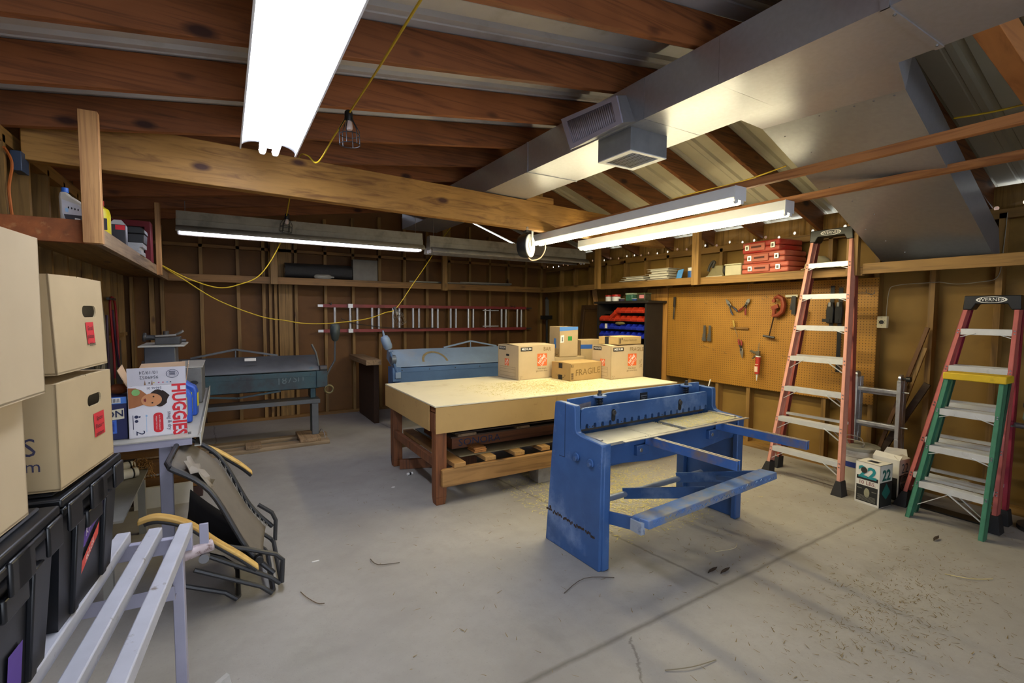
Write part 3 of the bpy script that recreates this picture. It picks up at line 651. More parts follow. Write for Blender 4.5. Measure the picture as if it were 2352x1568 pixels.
for x in (0, Lw-.045):
    mb = MB().prism(PROF, (x, 0, 0), Y, Z, .045); mb.build('side_frame', BLUE if x == 0 else BLUED, t, bevel=.006)
fx = [(0, .02), (Lw-.075, .075)]
MB().box(.02, -.012, .0, .075, .03, .75).build('frame_flange', BLUE, t, bevel=.008)
MB().box(Lw-.075, -.012, .0, Lw-.005, .03, .742).build('frame_flange', BLUED, t, bevel=.008)
MB().box(.0451, .44, 0, .09, .50, .62).build('frame_flange', BLUED, t, bevel=.006); MB().box(Lw-.09, .43, 0, Lw-.046, .50, .62).build('frame_flange', BLUED, t, bevel=.006)
# joint line and torn edge on the outer face
MB().box(-.0008, .315, .60, .0004, .318, .94).box(-.0008, .318, .597, .0004, .37, .60).build('slide_joint', M('joint_black', '#12161f', .8), t)
mb = MB(); r2 = random.Random(3)
for i in range(40):
    y = .49-.45*i/39; z = .215-.02*(i/39)+r2.uniform(-.008, .008)
    if i % 9 == 5: continue
    mb.poly([(y-.008, z-.004), (y+.004, z-.009), (y+.009, z+.004), (y-.003, z+.010)], (-.0007, 0, 0), Y, Z)
mb.poly(disc((.455, .232), .011, 12), (-.0008, 0, 0), Y, Z)
mb.build('scraped_weld', M('scrape', '#3a2c22', .8), t, fixn=False)
for y, z in ((.20, .63), (.075, .625)):
    MB().cyl((-.012, y, z), (.0, y, z), .026, n=20).build('boss', BLUE, t, bevel=.003)
    MB().cyl((-.026, y-.004, z-.006), (-.010, y-.004, z-.006), .015, n=6).build('bolt', M('bolt_blue', '#5c78a8', .35, .5), t, bevel=.002)
# bed: four plates with gaps
for a, b_ in ((.05, .415), (.42, .715), (.775, 1.10), (1.105, 1.372)):
    fr_ = .005 if a in (.05, .775) else .005
    MB().box(a, -.005, .735, b_, .235, .752).build('bed_plate', BED, t, bevel=.0015)
    MB().box(a, -.004, .715, b_, .23, .7345).build('bed_plate_edge', BLUED, t)
MB().box(.715, .01, .70, .775, .235, .722).build('bed_slot', STEEL, t)
MB().prism([(.046, .73), (.046, .655), (.10, .62), (.45, .585), (.97, .585), (1.30, .62), (Lw-.046, .655), (Lw-.046, .73)], (0, .028, 0), X, Z, .02).build('bed_beam', BLUED, t, bevel=.003)
MB().box(.046, .03, .60, Lw-.046, .23, .715).build('bed_body', BLUED, t, bevel=.003)
MB().box(.045, .05, .752, .07, .24, .762).build('side_gauge', BARE, t, bevel=.002); MB().box(Lw-.075, .02, .752, Lw-.05, .24, .762).build('side_gauge', BARE, t, bevel=.002)
# hold-down with fingers
poly = [(.052, .912), (.052, .79)]; nf = 19; pit = (1.315-.052)/nf
x = .052
poly = [(.052, .785)]
for i in range(nf):
    c = .052+pit*(i+.72); w = .012
    if c+w < 1.31: poly += [(c-w, .785), (c-w, .806), (c-w*.6, .814), (c+w*.6, .814), (c+w, .806), (c+w, .785)]
poly += [(1.31, .785), (1.31, .90), (1.298, .915), (.075, .915), (.058, .905), (.052, .89)]
MB().prism(poly, (0, .245, 0), X, Z, .02).build('hold_down', BLUE, t, bevel=.002)
MB().box(.055, .248, .765, 1.30, .262, .79).build('hold_down_pad', STEEL, t)
for x in (.325, .99):
    MB().prism(rrect(x-.017, .805, x+.017, .885, .016), (0, .2248, 0), X, Z, .002).build('slot', M('slot_black', '#11141b', .6), t)
    MB().cyl((x, .212, .862), (x, .226, .862), .017, n=16).build('bolt', STEEL, t, bevel=.003)
for x in (.12, .145, .40, .62, .80):
    MB().cyl((x, .2225, .795), (x, .2265, .795), .004, n=8).build('rivet', STEEL, t)
# crosshead plate with springs
MB().prism([(.046, .60), (1.372, .60), (1.372, .968), (.40, .968), (.29, .955), (.27, .962), (.046, .955)], (0, .36, 0), X, Z, .02).build('crosshead', BLUE, t, bevel=.003)
for x in (.275, 1.16):
    MB().prism(disc((x, .30), .038, 16, .05), (0, 0, .955), X, Y, .012).build('spring_seat', BLUE, t, bevel=.002)
    MB().cyl((x, .30, .80), (x, .30, 1.0), .0105, n=10).build('spring_rod', STEEL, t)
    MB().tube([(x+.020*math.cos(k*.9), .30+.020*math.sin(k*.9), .80+k*.0021) for k in range(74)], .0035, 5).build('spring', M('spring_dark', '#23262c', .5, .5), t)
    MB().cyl((x, .30, .967), (x, .30, .98), .017, n=6).build('nut', STEEL, t)
MB().poly([(.075, .845), (.235, .852), (.235, .925), (.075, .91)], (0, .3392, 0), X, Z).build('worn_plate', M('worn_plate', '#8c8890', .6, .2, var=.25, scale=40), t, fixn=False)
pl = MB().box(.70, .337, .89, .775, .3395, .94).build('maker_plate', M('plate_dark', '#1d2026', .5), t)
MB().poly([(.706, .915), (.768, .917), (.768, .922), (.706, .920)], (0, .3362, 0), X, Z).poly([(.712, .902), (.764, .904), (.764, .907), (.712, .905)], (0, .3362, 0), X, Z).poly([(.722, .893), (.750, .894), (.750, .897), (.722, .896)], (0, .3362, 0), X, Z).build('print_lines', M('plate_print', '#8f949c', .5), pl, fixn=False)
# extension arms and front gauge bar
for x in (.375, 1.085):
    mb = MB()
    for s in (-1, 1): mb.box(x+s*.008-.007 if s < 0 else x+.004, -.605, .705, x-.004 if s < 0 else x+.0155, -.012, .755)
    a = mb.build('extension_arm', M('arm_paint', '#3f66a6', .45, .2, var=.15, scale=7, dirt=('#7d6e66', .52, .7, 6)), t, bevel=.0015)
    MB().box(x-.0155, -.606, .7551, x-.004, -.012, .7575).box(x+.004, -.606, .7551, x+.0155, -.012, .7575).build('bare_top', BARE, a)
    MB().box(x-.014, -.604, .707, x+.014, -.012, .735).build('web', STEEL, a)
    MB().cyl((x-.055, -.02, .675), (x-.055, .01, .675), .014, n=8).build('bolt', BOLT, t, bevel=.002); MB().box(x-.09, -.018, .645, x+.02, .02, .705).build('arm_bracket', BLUED, t, bevel=.003)
MB().bar((.13, -.055, .7615), (1.37, -.063, .7615), .028, .006).build('gauge_bar', BARE, t, bevel=.001)
# treadle
MB().cyl((.046, .30, .26), (Lw-.046, .30, .26), .021, n=14).build('treadle_shaft', M('shaft_grey', '#7f8aa0', .45, .4), t)
for a, b_ in (((.06, .30, .26), (.075, -.24, .355)), ((.52, .31, .262), (.78, -.15, .365)), ((1.09, .31, .266), (1.30, -.21, .395))):
    MB().bar(a, b_, .012, .075).build('treadle_arm', BLUE, t, bevel=.003)
MB().bar((1.16, .02, .34), (1.13, -.12, .372), .03, .03).build('treadle_brace', BLUE, t, bevel=.003)
TR = M('treadle_paint', '#5b7bb0', .5, .1, var=.15, dirt=('#8a867c', .42, .62, 6))
MB().hexa([(.085, -.29, .345), (1.37, -.29, .382), (1.34, -.185, .392), (.065, -.185, .352), (.085, -.29, .392), (1.37, -.285, .428), (1.335, -.185, .432), (.065, -.185, .392)]).build('treadle_bar', TR, t, bevel=.004)
mb = MB(); r3 = random.Random(5)
for i in range(46):
    f = (i+.5)/46; x = .11+f*1.23; z = .355+.037*f+r3.uniform(.006, .026); s = 1 if i % 2 else -1
    mb.bar((x-.008, -.2905, z-.006*s), (x+.008, -.2905, z+.006*s), .003, .004, up=(0, 1, 0))
mb.build('tread_pattern', M('tread_lines', '#6d8dc0', .45, .2), t)
MB().hexa([(.055, -.262, .31), (.085, -.262, .31), (.10, -.18, .31), (.06, -.18, .31), (.055, -.262, .375), (.085, -.262, .375), (.10, -.18, .375), (.06, -.18, .375)]).build('treadle_end', M('treadle_end', '#a9b3c2', .45, .3, dirt=('#4a6597', .5, .6, 9)), t)
# slim white rod standing behind it
solo('thin_rod', MB((3.36, 2.66, 0)).tube([(3.137, 2.583, .005), (3.60, 2.66, .935)], .005, 6).tube([(3.40, 2.63, .53), (3.425, 2.634, .58)], .008, 6), M('rod_white', '#cfc8b6', .5), 'thin whitish rod sticking up behind the blue shear', 'rod', (3.36, 2.66, 0)).hide_render = False

# ================================================================== SHEET METAL BRAKES
def brake(name, label, loc, w, mat, mat2, ztop, zlead, zlow, yl, yt, hand, legz=0.0, bar=(.447, .494), right=True, patch=None):
    """local x along the machine; the leading edge of the leaf at y=yl, its back edge at y=yt"""
    t = thing(name, label, 'bending brake', loc)
    MB().prism([(yl, zlead), (yl+.012, zlead+.014), (yt-.02, ztop), (yt+.03, ztop-.005), (yt+.06, ztop-.12), (yl+.10, zlead-.01), (yl, zlead-.012)], (0.02, 0, 0), Y, Z, w-.04).build('upper_leaf', mat, t, bevel=.004)
    MB().prism([(yl-.012, zlead-.02), (yl-.012, zlow), (yl+.02, zlow-.01), (yl+.05, zlow), (yl+.05, zlead-.02)], (.03, 0, 0), Y, Z, w-.06).build('bending_leaf', mat2, t, bevel=.004)
    MB().box(.05, yl-.018, zlead-.075, w-.05, yl-.0122, zlead-.022).build('leaf_strip', mat2, t, bevel=.001)
    mb = MB()
    for i in range(7): mb.cyl((.12+i*(w-.24)/6, yl-.024, zlead-.05), (.12+i*(w-.24)/6, yl-.017, zlead-.05), .007, n=8)
    mb.build('bolt', STEEL, t)
    MB().box(.03, yl+.09, zlow+.02, w-.03, yt+.02, zlead-.02).build('bed', mat2, t, bevel=.003)
    MB().prism([(yl-.01, bar[1]), (yl-.01, bar[0]), (yl+.0, bar[0]), (yl+.0, bar[1]-.01), (yl+.22, bar[1]-.01), (yl+.22, bar[1])], (.02, 0, 0), Y, Z, w-.04).build('lower_rail', mat, t, bevel=.002)
    for x in (.04, w-.11):
        MB().prism([(yl+.0, legz), (yl+.05, legz), (yl+.06, bar[0]), (yl+.0, bar[0])], (x, 0, 0), Y, Z, .07).build('leg', mat, t, bevel=.003)
        MB().prism([(yl+.17, legz), (yl+.24, legz), (yl+.22, bar[0]), (yl+.16, bar[0])], (x+.01, 0, 0), Y, Z, .05).build('leg', mat2, t, bevel=.003)
        MB().box(x, yl+.10, bar[1], x+.06, yt, zlead-.03).build('end_casting', mat2, t, bevel=.006)
    c = w/2
    mb = MB()
    for s in (-1, 1): mb.bar((c+s*.42, yt+.0, ztop+.003), (c, yt+.01, ztop+.085), .02, .022)
    mb.bar((c, yt+.01, ztop-.02), (c, yt+.01, ztop+.075), .014, .014); mb.build('truss_rod', mat, t, bevel=.002)
    mb = MB()
    for s in (-1, 1): mb.bar((c+s*.42, yl-.005, zlow-.01), (c, yl-.01, zlow-.055), .02, .02)
    mb.build('lower_truss', mat2, t, bevel=.002)
    return t
DKB = M('brake_slate', '#585a5d', .48, .35, var=.2, scale=5, dirt=('#655b52', .52, .75, 3), wear=('#3d5f68', .62, .7, 2.5))
DKB2 = M('brake_slate_green', '#3a555c', .5, .3, var=.2, scale=6, dirt=('#33353a', .45, .65, 3))
b = brake('bending_brake', 'dark slate sheet metal bending brake on timber skids against the gable wall', (-.76, 0, 0), 1.70, DKB, DKB2, .985, .835, .625, 5.85, 6.13, 1, legz=.085)
MB().box(.93, 5.93, .955, 1.04, 5.942, .985).build('maker_label', WHITEP, b).rotation_euler = (0, 0, 0)
MB().text('187SIY', .11, (1.38, 5.836, .735), V((1, 0, .12)), Z).build('chalk_mark', M('chalk', '#66747a', .9), b, fixn=False)
xh = 1.70
MB().box(xh-.06, 5.82, .63, xh+.06, 5.92, .82).build('hinge_bracket', DKB2, b, bevel=.006)
MB().cyl((xh-.02, 5.86, .84), (xh+.06, 5.86, .84), .04, n=16).build('pivot', STEEL, b, bevel=.004)
MB().tube(arc((xh+.075, 5.83, .60), .045, 0, 360, 14), .013, 8).build('link_ring', M('ring_brass', '#6d6243', .5, .5), b)
MB().tube([(xh-.02, 5.9, .86), (xh-.045, 5.92, 1.02), (xh-.09, 5.93, 1.12)], .012, 8).build('clamp_lever', DKB, b)
MB().tube([(xh+.0, 5.86, .66), (xh+.15, 5.86, .93), (xh+.158, 5.86, 1.18)], .012, 8).build('counterweight_rod', DKB, b)
MB().lathe([(.02, 0), (.038, .02), (.055, .10), (.056, .17), (.045, .195), (.015, .205)], (xh+.158, 5.86, 1.155), (0, 0, 1), 18).build('counterweight', M('weight_grey', '#414847', .45, .2), b)
LBL = M('brake_light_blue', '#8ba0bb', .5, .1, var=.1, scale=4, dirt=('#9da0a6', .52, .75, 2.2), wear=('#5f7ba3', .66, .74, 8))
LBL2 = M('brake_blue', '#5a7aa6', .5, .1, var=.14, scale=4, dirt=('#3a5684', .55, .75, 3))
b = brake('bending_brake', 'pale blue sheet metal bending brake standing behind the work table', (1.80, 0, 0), 2.46, LBL, LBL2, 1.005, .805, .42, 5.95, 6.22, -1)
MB().tube([(-.04, 5.9, 1.00), (.05, 5.9, .72)], .016, 8).build('counterweight_rod', LBL2, b)
MB().tube([(-.115, 5.9, 1.19), (-.13, 5.9, 1.27)], [.018, .008], 8).build('rod_tip', LBL, b)
d_ = V((.06, 0, -.16)).normalized()
MB().lathe([(.01, 0), (.042, .012), (.056, .045), (.056, .14), (.045, .175), (.015, .19)], V((-.12, 5.9, 1.205)), d_, 20).build('counterweight', LBL, b)
MB().cyl((-.03, 5.92, .90), (.03, 5.92, .90), .06, n=18).build('pivot', M('pivot_grey', '#6c7683', .45, .4), b, bevel=.006)
MB().box(-.01, 5.90, .62, .10, 5.99, .80).build('hinge_bracket', LBL2, b, bevel=.006); MB().box(.02, 5.88, .66, .09, 5.92, .74).build('rod_socket', LBL, b, bevel=.006)
mb = MB()
for k in range(13):
    a0 = math.radians(180-180*k/12); mb.v; p = V((.62+.17*math.cos(a0), 0, .84+.12*math.sin(a0)))
    f = (p.z-.805)/.2; y = 5.95+.012+f*.27
pts = [V((.60+.17*math.cos(math.radians(180-15*k)), 0, .845+.115*math.sin(math.radians(180-15*k)))) for k in range(13)]
rows = [[], []]
for i, p in enumerate(pts):
    for j, s in ((0, .90), (1, 1.08)):
        q = V((.60+(p.x-.60)*s, 0, .845+(p.z-.845)*s)); f = (q.z-.819)/(1.005-.819); rows[j].append(V((q.x, 5.962+f*.238-.004, q.z+.002)))
mb = MB().grid(rows); mb.build('rust_stain', M('rust_stain', '#8c7c58', .7, var=.2, scale=30), b, fixn=False)
# skid under the dark brake
t = thing('timber_skid', 'old plank skid with cross blocks under the dark brake', 'skid', (0, 5.9, 0)); so = t.location
MB(so).box(-.80, 5.68, 0, .99, 5.83, .042).build('plank', OLDX, t, bevel=.004)
MB(so).box(-.80, 6.02, 0, 1.02, 6.12, .042).build('plank', OLDX, t, bevel=.004)
MB(so).box(.15, 5.66, .043, .30, 5.83, .083).build('cross_block', OLDY, t, bevel=.005)
MB(so).box(.68, 5.69, .043, .90, 6.11, .083).build('cross_block', OLDY, t, bevel=.005)
MB(so).box(-.76, 5.69, .043, -.56, 6.11, .083).build('cross_block', OLDY, t, bevel=.005)
MB(so).tube(spline([(.91, 5.90, .085), (.93, 5.85, .14), (.95, 5.78, .09), (.95, 5.74, .05)]), .004, 6).build('wire_tie', BOLT, t)
# brown bench end behind the pale brake
t = thing('side_bench', 'small brown wooden bench wedged behind the pale blue brake', 'bench', (1.6, 6.75, 0)); so = t.location
MB(so).box(1.56, 6.30, .80, 1.76, 7.28, .87).build('bench_top', OLDY, t, bevel=.004); MB(so).box(1.69, 6.42, 0, 1.755, 7.25, .799).build('shade_panel', M('bench_shade_dark', '#3a2412', .8), t)  # dark side panel stands in for the shade below the ledge

# ================================================================== EXTENSION LADDER ON THE GABLE WALL
t = thing('extension_ladder', 'red and silver extension ladder hung sideways on the gable wall', 'ladder', (2.9, 7.22, 1.39)); so = t.location
REDR = M('ladder_rail_red', '#8f3432', .5, var=.12, scale=8, dirt=('#6a2a28', .5, .75, 6))
for z0, z1 in ((1.56, 1.605), (1.20, 1.245)):
    MB(so).prism([(0, 0), (.035, 0), (.035, .006), (.008, .008), (.008, z1-z0-.008), (.035, z1-z0-.006), (.035, z1-z0), (0, z1-z0)], (1.20, 7.235, z0), Y, Z, 3.42).build('rail', REDR, t)
    MB(so).box(1.13, 7.24, z0+.004, 1.30, 7.262, z1-.006).build('rail_foot', ALU, t); MB(so).box(4.52, 7.24, z0+.008, 4.74, 7.262, z1-.012).build('rail_foot', M('foot_dark', '#4e4b44', .5, .5), t)
    MB(so).prism([(0, 0), (.03, 0), (.03, z1-z0), (0, z1-z0)], (1.55, 7.195, z0), Y, Z, 3.05).build('fly_rail', REDR, t)
MB(so).box(1.535, 7.185, 1.555, 1.60, 7.235, 1.612).build('rail_bracket', ALU, t); MB(so).box(1.535, 7.185, 1.195, 1.60, 7.235, 1.25).build('rail_bracket', ALU, t)
for i in range(11):
    x = 1.36+i*.317; MB(so).cyl((x, 7.255, 1.245), (x, 7.255, 1.56), .017, n=10).build('rung', ALU, t)
for i in range(10):
    x = 1.565+i*.317; MB(so).cyl((x, 7.21, 1.245), (x, 7.21, 1.56), .017, n=10).build('rung', ALU, t)
for z in (1.535, 1.27): MB(so).bar((3.72, 7.18, z), (4.02, 7.18, z), .02, .016).build('rung_lock', ALU, t)
MB(so).tube(spline([(1.43, 7.18, 1.40), (1.6, 7.17, 1.33), (1.8, 7.17, 1.30), (2.2, 7.17, 1.255), (2.9, 7.18, 1.25)]), .006, 6).build('pull_rope', M('rope_dark', '#3a352d', .9), t)
for x in (1.3, 4.35): MB(so).tube([(x, 7.32, 1.62), (x, 7.18, 1.595), (x, 7.18, 1.63)], .006, 6).build('hook', STEEL, t)

# ================================================================== ON THE GABLE SHELF
t = thing('wrapped_roll', 'dark roll in shiny plastic film lying on the gable shelf', 'roll', (1.1, 7.12, 1.94)); so = t.location
MB(so).cyl((.70, 7.12, 2.045), (1.56, 7.12, 2.045), .105, n=28).build('roll', M('film_black', '#242322', .28, 0, var=.3, scale=40, bump=.6), t)
MB(so).cyl((.695, 7.12, 2.045), (.70, 7.12, 2.045), .04, n=16).build('core', KRAFT, t)
solo('clear_bottle', MB((1.15, 6.985, 1.936)).tube([(1.05, 7.0, 1.972), (1.07, 7.0, 1.972), (1.09, 7.0, 1.972), (1.23, 7.0, 1.972), (1.26, 7.0, 1.972), (1.28, 7.0, 1.972), (1.31, 7.0, 1.972)], [.008, .03, .035, .035, .03, .012, .012], 16), glassy('clear_plastic', '#c8c4b4', .32), 'clear empty plastic bottle lying in front of the wrapped roll', 'bottle', (1.15, 6.985, 1.936))
solo('grey_panel_box', MB((1.72, 7.1, 1.936)).box(1.57, 7.02, 1.936, 1.92, 7.14, 2.24), M('panel_grey', '#6f6a60', .6, .2), 'grey square metal box standing on the gable shelf by the roll', 'metal box', (1.72, 7.1, 1.936), bevel=.006)
for k, (p, q, w, l) in enumerate((((3.55, 7.05, 1.95), (4.70, 7.02, 1.955), .13, 'long bent strip of grey sheet metal on the gable shelf'), ((4.12, 6.93, 1.965), (5.0, 6.80, 1.99), .09, 'short shiny strip of sheet metal laid across the shelf corner'))):
    p, q = V(p), V(q); d = (q-p).normalized(); s = d.cross(Z)
    solo('metal_strip', MB(p).prism([(-w/2, 0), (-w/2, -.012), (-w/2+.002, -.012), (-w/2+.002, -.002), (w/2-.012, .0), (w/2-.01, .022), (w/2-.012, .022), (w/2-.014, .002), (-w/2+.002, .0)], p, s, Z, (q-p).length), M('strip_grey', '#6e6d68', .4, .8), l, 'metal strip', p)
solo('clamp_bar', MB((4.95, 7.05, 0)).tube([(4.90, 6.95, .0), (4.98, 7.12, 1.78)], .022, 8).bar((4.80, 7.02, 1.42), (5.03, 7.03, 1.42), .05, .07).bar((4.955, 7.06, 1.4), (4.975, 7.10, 1.74), .06, .03), M('clamp_black', '#211f1d', .5, .4), 'tall black bar clamp leaning in the far corner', 'clamp', (4.95, 7.05, 0))
# ================================================================== PEGBOARD AND TOOLS
def peg_mat():
    m, nt, b = newmat('pegboard'); vec = coords(nt); sc = nt.nodes.new('ShaderNodeVectorMath'); sc.operation = 'SCALE'
    sc.inputs['Scale'].default_value = 1/.0254; nt.links.new(vec, sc.inputs[0])
    fr = nt.nodes.new('ShaderNodeVectorMath'); fr.operation = 'FRACTION'; nt.links.new(sc.outputs[0], fr.inputs[0])
    sp = nt.nodes.new('ShaderNodeSeparateXYZ'); nt.links.new(fr.outputs[0], sp.inputs[0])
    a = math_(nt, 'SUBTRACT', sp.outputs[1], .5); c_ = math_(nt, 'SUBTRACT', sp.outputs[2], .5)
    d = math_(nt, 'SQRT', math_(nt, 'ADD', math_(nt, 'MULTIPLY', a, a), math_(nt, 'MULTIPLY', c_, c_)))
    k = math_(nt, 'LESS_THAN', d, .15)
    n1 = noise(nt, vec, 3, 4)
    c = ramp(nt, n1, [(.3, lin('#9c6c22')), (.7, lin('#ab7a2b'))])
    c = mixc(nt, k, c, lin('#3c2409')); nt.links.new(c, b.inputs['Base Color']); b.inputs['Roughness'].default_value = .55; return m
t = thing('pegboard', 'big brown pegboard fixed to the studs and hung with hand tools', 'pegboard', (5.08, 3.22, 1.25)); so = t.location
MB(so).box(5.075, 2.035, .675, 5.0885, 4.43, 1.84).build('board', peg_mat(), t)
HK = M('hook_wire', '#8c8676', .4, .7)
def hook(y, z, l=.04): return MB(so).tube([(5.075, y, z), (5.05, y, z), (5.035, y, z+.004), (5.03, y, z+.02)], .0018, 5)
for y, z in ((4.18, 1.76), (4.06, 1.76), (3.83, 1.63), (3.69, 1.63), (3.88, 1.09), (3.83, 1.10), (3.78, 1.09), (3.70, 1.07), (3.54, 1.04), (3.06, 1.68), (3.10, 1.66), (2.60, 1.72), (2.86, 1.06), (2.37, .94)):
    hook(y, z).build('peg_hook', HK, t)
MB(so).tube([(5.03, 3.275, 1.78), (5.03, 3.26, 1.84)], .002, 5).build('wire', HK, t)
PX = 5.045
def tool(name, label, cat, y, z): 
    t = thing(name, label, cat, (PX, y, z)); return t, t.location
t, o = tool('chisel', 'dark handled chisel hanging alone at the pegboard edge near the bin rack', 'chisel', 4.30, 1.6)
MB(o).bar((PX, 4.30, 1.72), (PX, 4.303, 1.59), .018, .03, up=Y).build('handle', M('handle_dark', '#2b2620', .6), t, bevel=.004); MB(o).bar((PX, 4.303, 1.59), (PX, 4.315, 1.43), .005, .020, up=Y).build('blade', M('blade_grey', '#5f5a50', .4, .7), t, bevel=.001)
for k, (y, l) in enumerate(((3.835, 'grey toothed steel key hanging on the pegboard, first of a pair'), (3.762, 'grey toothed steel key hanging on the pegboard nearer the tin snips'))):
    poly = [(-.012, .0), (-.012, .10), (-.022, .10), (-.022, .145), (-.030, .15), (-.028, .19), (.026, .19), (.028, .165), (.020, .15), (.024, .12), (.020, .10), (.024, .07), (.018, .06), (.022, .0)]
    solo('steel_key', MB((PX, y, 1.27)).prism([(a, 1.36-b) for a, b in poly], (PX, y, 0), -Y, Z, .004), M('key_steel', '#77746c', .4, .7), l, 'key', (PX, y, 1.27))
def snips(label, head, ha, hb, jaw, col):
    P = V((PX, head[0], head[1])); Aa = V((PX, *ha)); Bb = V((PX, *hb)); J = V((PX, *jaw))
    t = thing('tin_snips', label, 'tin snips', P)
    d = (J-P).normalized(); n_ = V((1, 0, 0)).cross(d)
    MB(P).prism([(-.02, -.016), (.03, -.020), ((J-P).length, -.003), ((J-P).length, .003), (.03, .020), (-.02, .016)], P-X*.006, d, n_, .012).build('jaw', M('snip_jaw', '#9b978b', .35, .8), t, bevel=.002)
    for q, s in ((Aa, 1), (Bb, -1)):
        mid = P.lerp(q, .45)+n_*.008*s
        MB(P).tube([P, mid], .007, 8).build('arm', BLACK, t); MB(P).tube([mid, P.lerp(q, .75)+n_*.006*s, q], [.009, .011, .008], 8).build('grip', col, t)
    MB(P).cyl(P-X*.012, P+X*.012, .011, n=10).build('pivot', STEEL, t)
    return t
snips('tin snips with dark blue grips tilted on the pegboard', (3.505, 1.61), (3.40, 1.53), (3.455, 1.49), (3.552, 1.675), M('grip_navy', '#2d3347', .5))
snips('tin snips with one red grip hanging next to the blue gripped ones', (3.285, 1.625), (3.39, 1.535), (3.30, 1.49), (3.258, 1.675), M('grip_red', '#7f2a26', .5))
snips('red handled tin snips hanging jaws down on the pegboard', (3.335, 1.095), (3.375, 1.215), (3.345, 1.205), (3.318, 1.0), M('grip_red2', '#8d2f27', .5))
t, o = tool('screwdriver', 'screwdriver with a yellow handle hung across a wooden bar on the pegboard', 'screwdriver', 3.42, 1.34)
MB(o).tube([(PX-.01, 3.442, 1.43), (PX-.01, 3.425, 1.355)], [.012, .010], 10).build('handle', M('amber', '#b5963f', .35), t); MB(o).tube([(PX-.01, 3.425, 1.355), (PX-.01, 3.38, 1.24)], .003, 6).build('shank', HK, t)
solo('wooden_bar', MB((PX, 3.38, 1.34)).bar((PX+.012, 3.49, 1.345), (PX+.012, 3.265, 1.338), .02, .022), wood('bar_wood', '#8a6430', '#5f4119', 'y', 30), 'short round edged wooden bar fixed level on the pegboard', 'wooden bar', (PX, 3.38, 1.34), bevel=.005)
t, o = tool('caulking_gun', 'caulking gun with a red cartridge hanging on the pegboard', 'caulking gun', 3.11, 1.0)
RC = M('cartridge_red', '#b03427', .45, var=.1); cx = PX-.03
MB(o).cyl((cx, 3.118, .845), (cx, 3.112, 1.035), .025, n=18).build('cartridge', RC, t, bevel=.003)
MB(o).box(cx-.0265, 3.10, .87, cx-.0245, 3.135, .93).box(cx-.0265, 3.095, .95, cx-.0245, 3.13, .955).build('label_print', M('label_cream', '#d8b8a0', .6), t)
MB(o).cyl((cx, 3.113, 1.035), (cx, 3.112, 1.045), .027, n=18).build('cap', WHITEP, t); MB(o).tube([(cx, 3.118, .845), (cx, 3.12, .80), (cx, 3.122, .77)], [.012, .006, .004], 8).build('nozzle', WHITEP, t)
MB(o).tube([(cx, 3.112, 1.04), (cx, 3.108, 1.19)], .004, 6).build('plunger_rod', HK, t)
MB(o).bar((cx, 3.12, 1.07), (cx, 3.205, 1.095), .02, .025).bar((cx, 3.13, 1.055), (cx, 3.18, 1.01), .016, .014).box(cx-.015, 3.095, 1.045, cx+.015, 3.13, 1.10).build('trigger_handle', M('gun_grey', '#6e6656', .45, .6), t, bevel=.003)
t, o = tool('pipe_cutter', 'big rusty red pipe cutter with a long T handle on the pegboard', 'pipe cutter', 2.93, 1.5)
RU = M('rust_red', '#8a3d22', .6, .2, var=.2, scale=20, dirt=('#5d2a18', .5, .75, 12)); px = PX-.02
MB(o).tube([(px, 2.965, 1.675), (px, 2.92, 1.69), (px, 2.875, 1.665), (px, 2.858, 1.60), (px, 2.872, 1.53), (px, 2.92, 1.49), (px, 2.965, 1.485)], [.012, .024, .026, .028, .028, .024, .018], 10).build('frame', RU, t)
MB(o).tube([(px, 2.965, 1.475), (px, 2.955, 1.56)], .020, 10).bar((px, 2.985, 1.565), (px, 2.915, 1.59), .03, .04).cyl((px-.014, 2.965, 1.645), (px+.014, 2.965, 1.645), .018, n=14).build('slide', RU, t)
MB(o).tube([(px, 2.96, 1.48), (px, 3.005, 1.265)], .007, 8).build('screw_rod', M('rod_dark', '#3c2a20', .5, .5), t); MB(o).tube([(px, 3.07, 1.268), (px, 2.945, 1.252)], .013, 10).build('tee_handle', STEEL, t)
t, o = tool('squeegee', 'light bladed wall scraper with a dark handle half hidden by the tall ladder', 'scraper', 2.79, 1.65)
MB(o).box(PX-.006, 2.73, 1.68, PX, 2.855, 1.705).build('blade', M('blade_pale', '#b3ae98', .5, .2), t); MB(o).tube([(PX, 2.785, 1.68), (PX, 2.80, 1.55)], .009, 8).build('handle', STEEL, t); MB(o).box(PX-.01, 2.745, 1.50, PX+.01, 2.785, 1.69).build('holder', BLACK, t)
def bar_clamp(label, y, zt, zbot, zj):
    t = thing('bar_clamp', label, 'bar clamp', (PX, y, zj)); o = t.location
    MB(o).box(PX-.01, y-.018, zbot, PX-.004, y+.018, zt).build('bar', M('clamp_bar_black', '#2a2a2b', .45, .5), t)
    MB(o).prism([(-.03, -.10), (.03, -.10), (.035, .02), (.025, .10), (-.02, .10), (-.035, .02)], (PX-.006, y, zj), -Y, Z, .04).build('jaw', BLACK, t, bevel=.006)
    MB(o).bar((PX-.04, y, zj+.06), (PX-.04, y, zj+.10), .02, .03).build('button', BOLT, t); MB(o).box(PX-.05, y-.005, zj-.09, PX-.01, y+.065 if y > 2.36 else y+.02, zj-.06).build('pad', BLACK, t); return t
bar_clamp('black bar clamp on the pegboard with its pad turned outward', 2.40, 1.78, 1.38, 1.52)
bar_clamp('longer black bar clamp on the pegboard reaching far down', 2.325, 1.76, .95, 1.52)
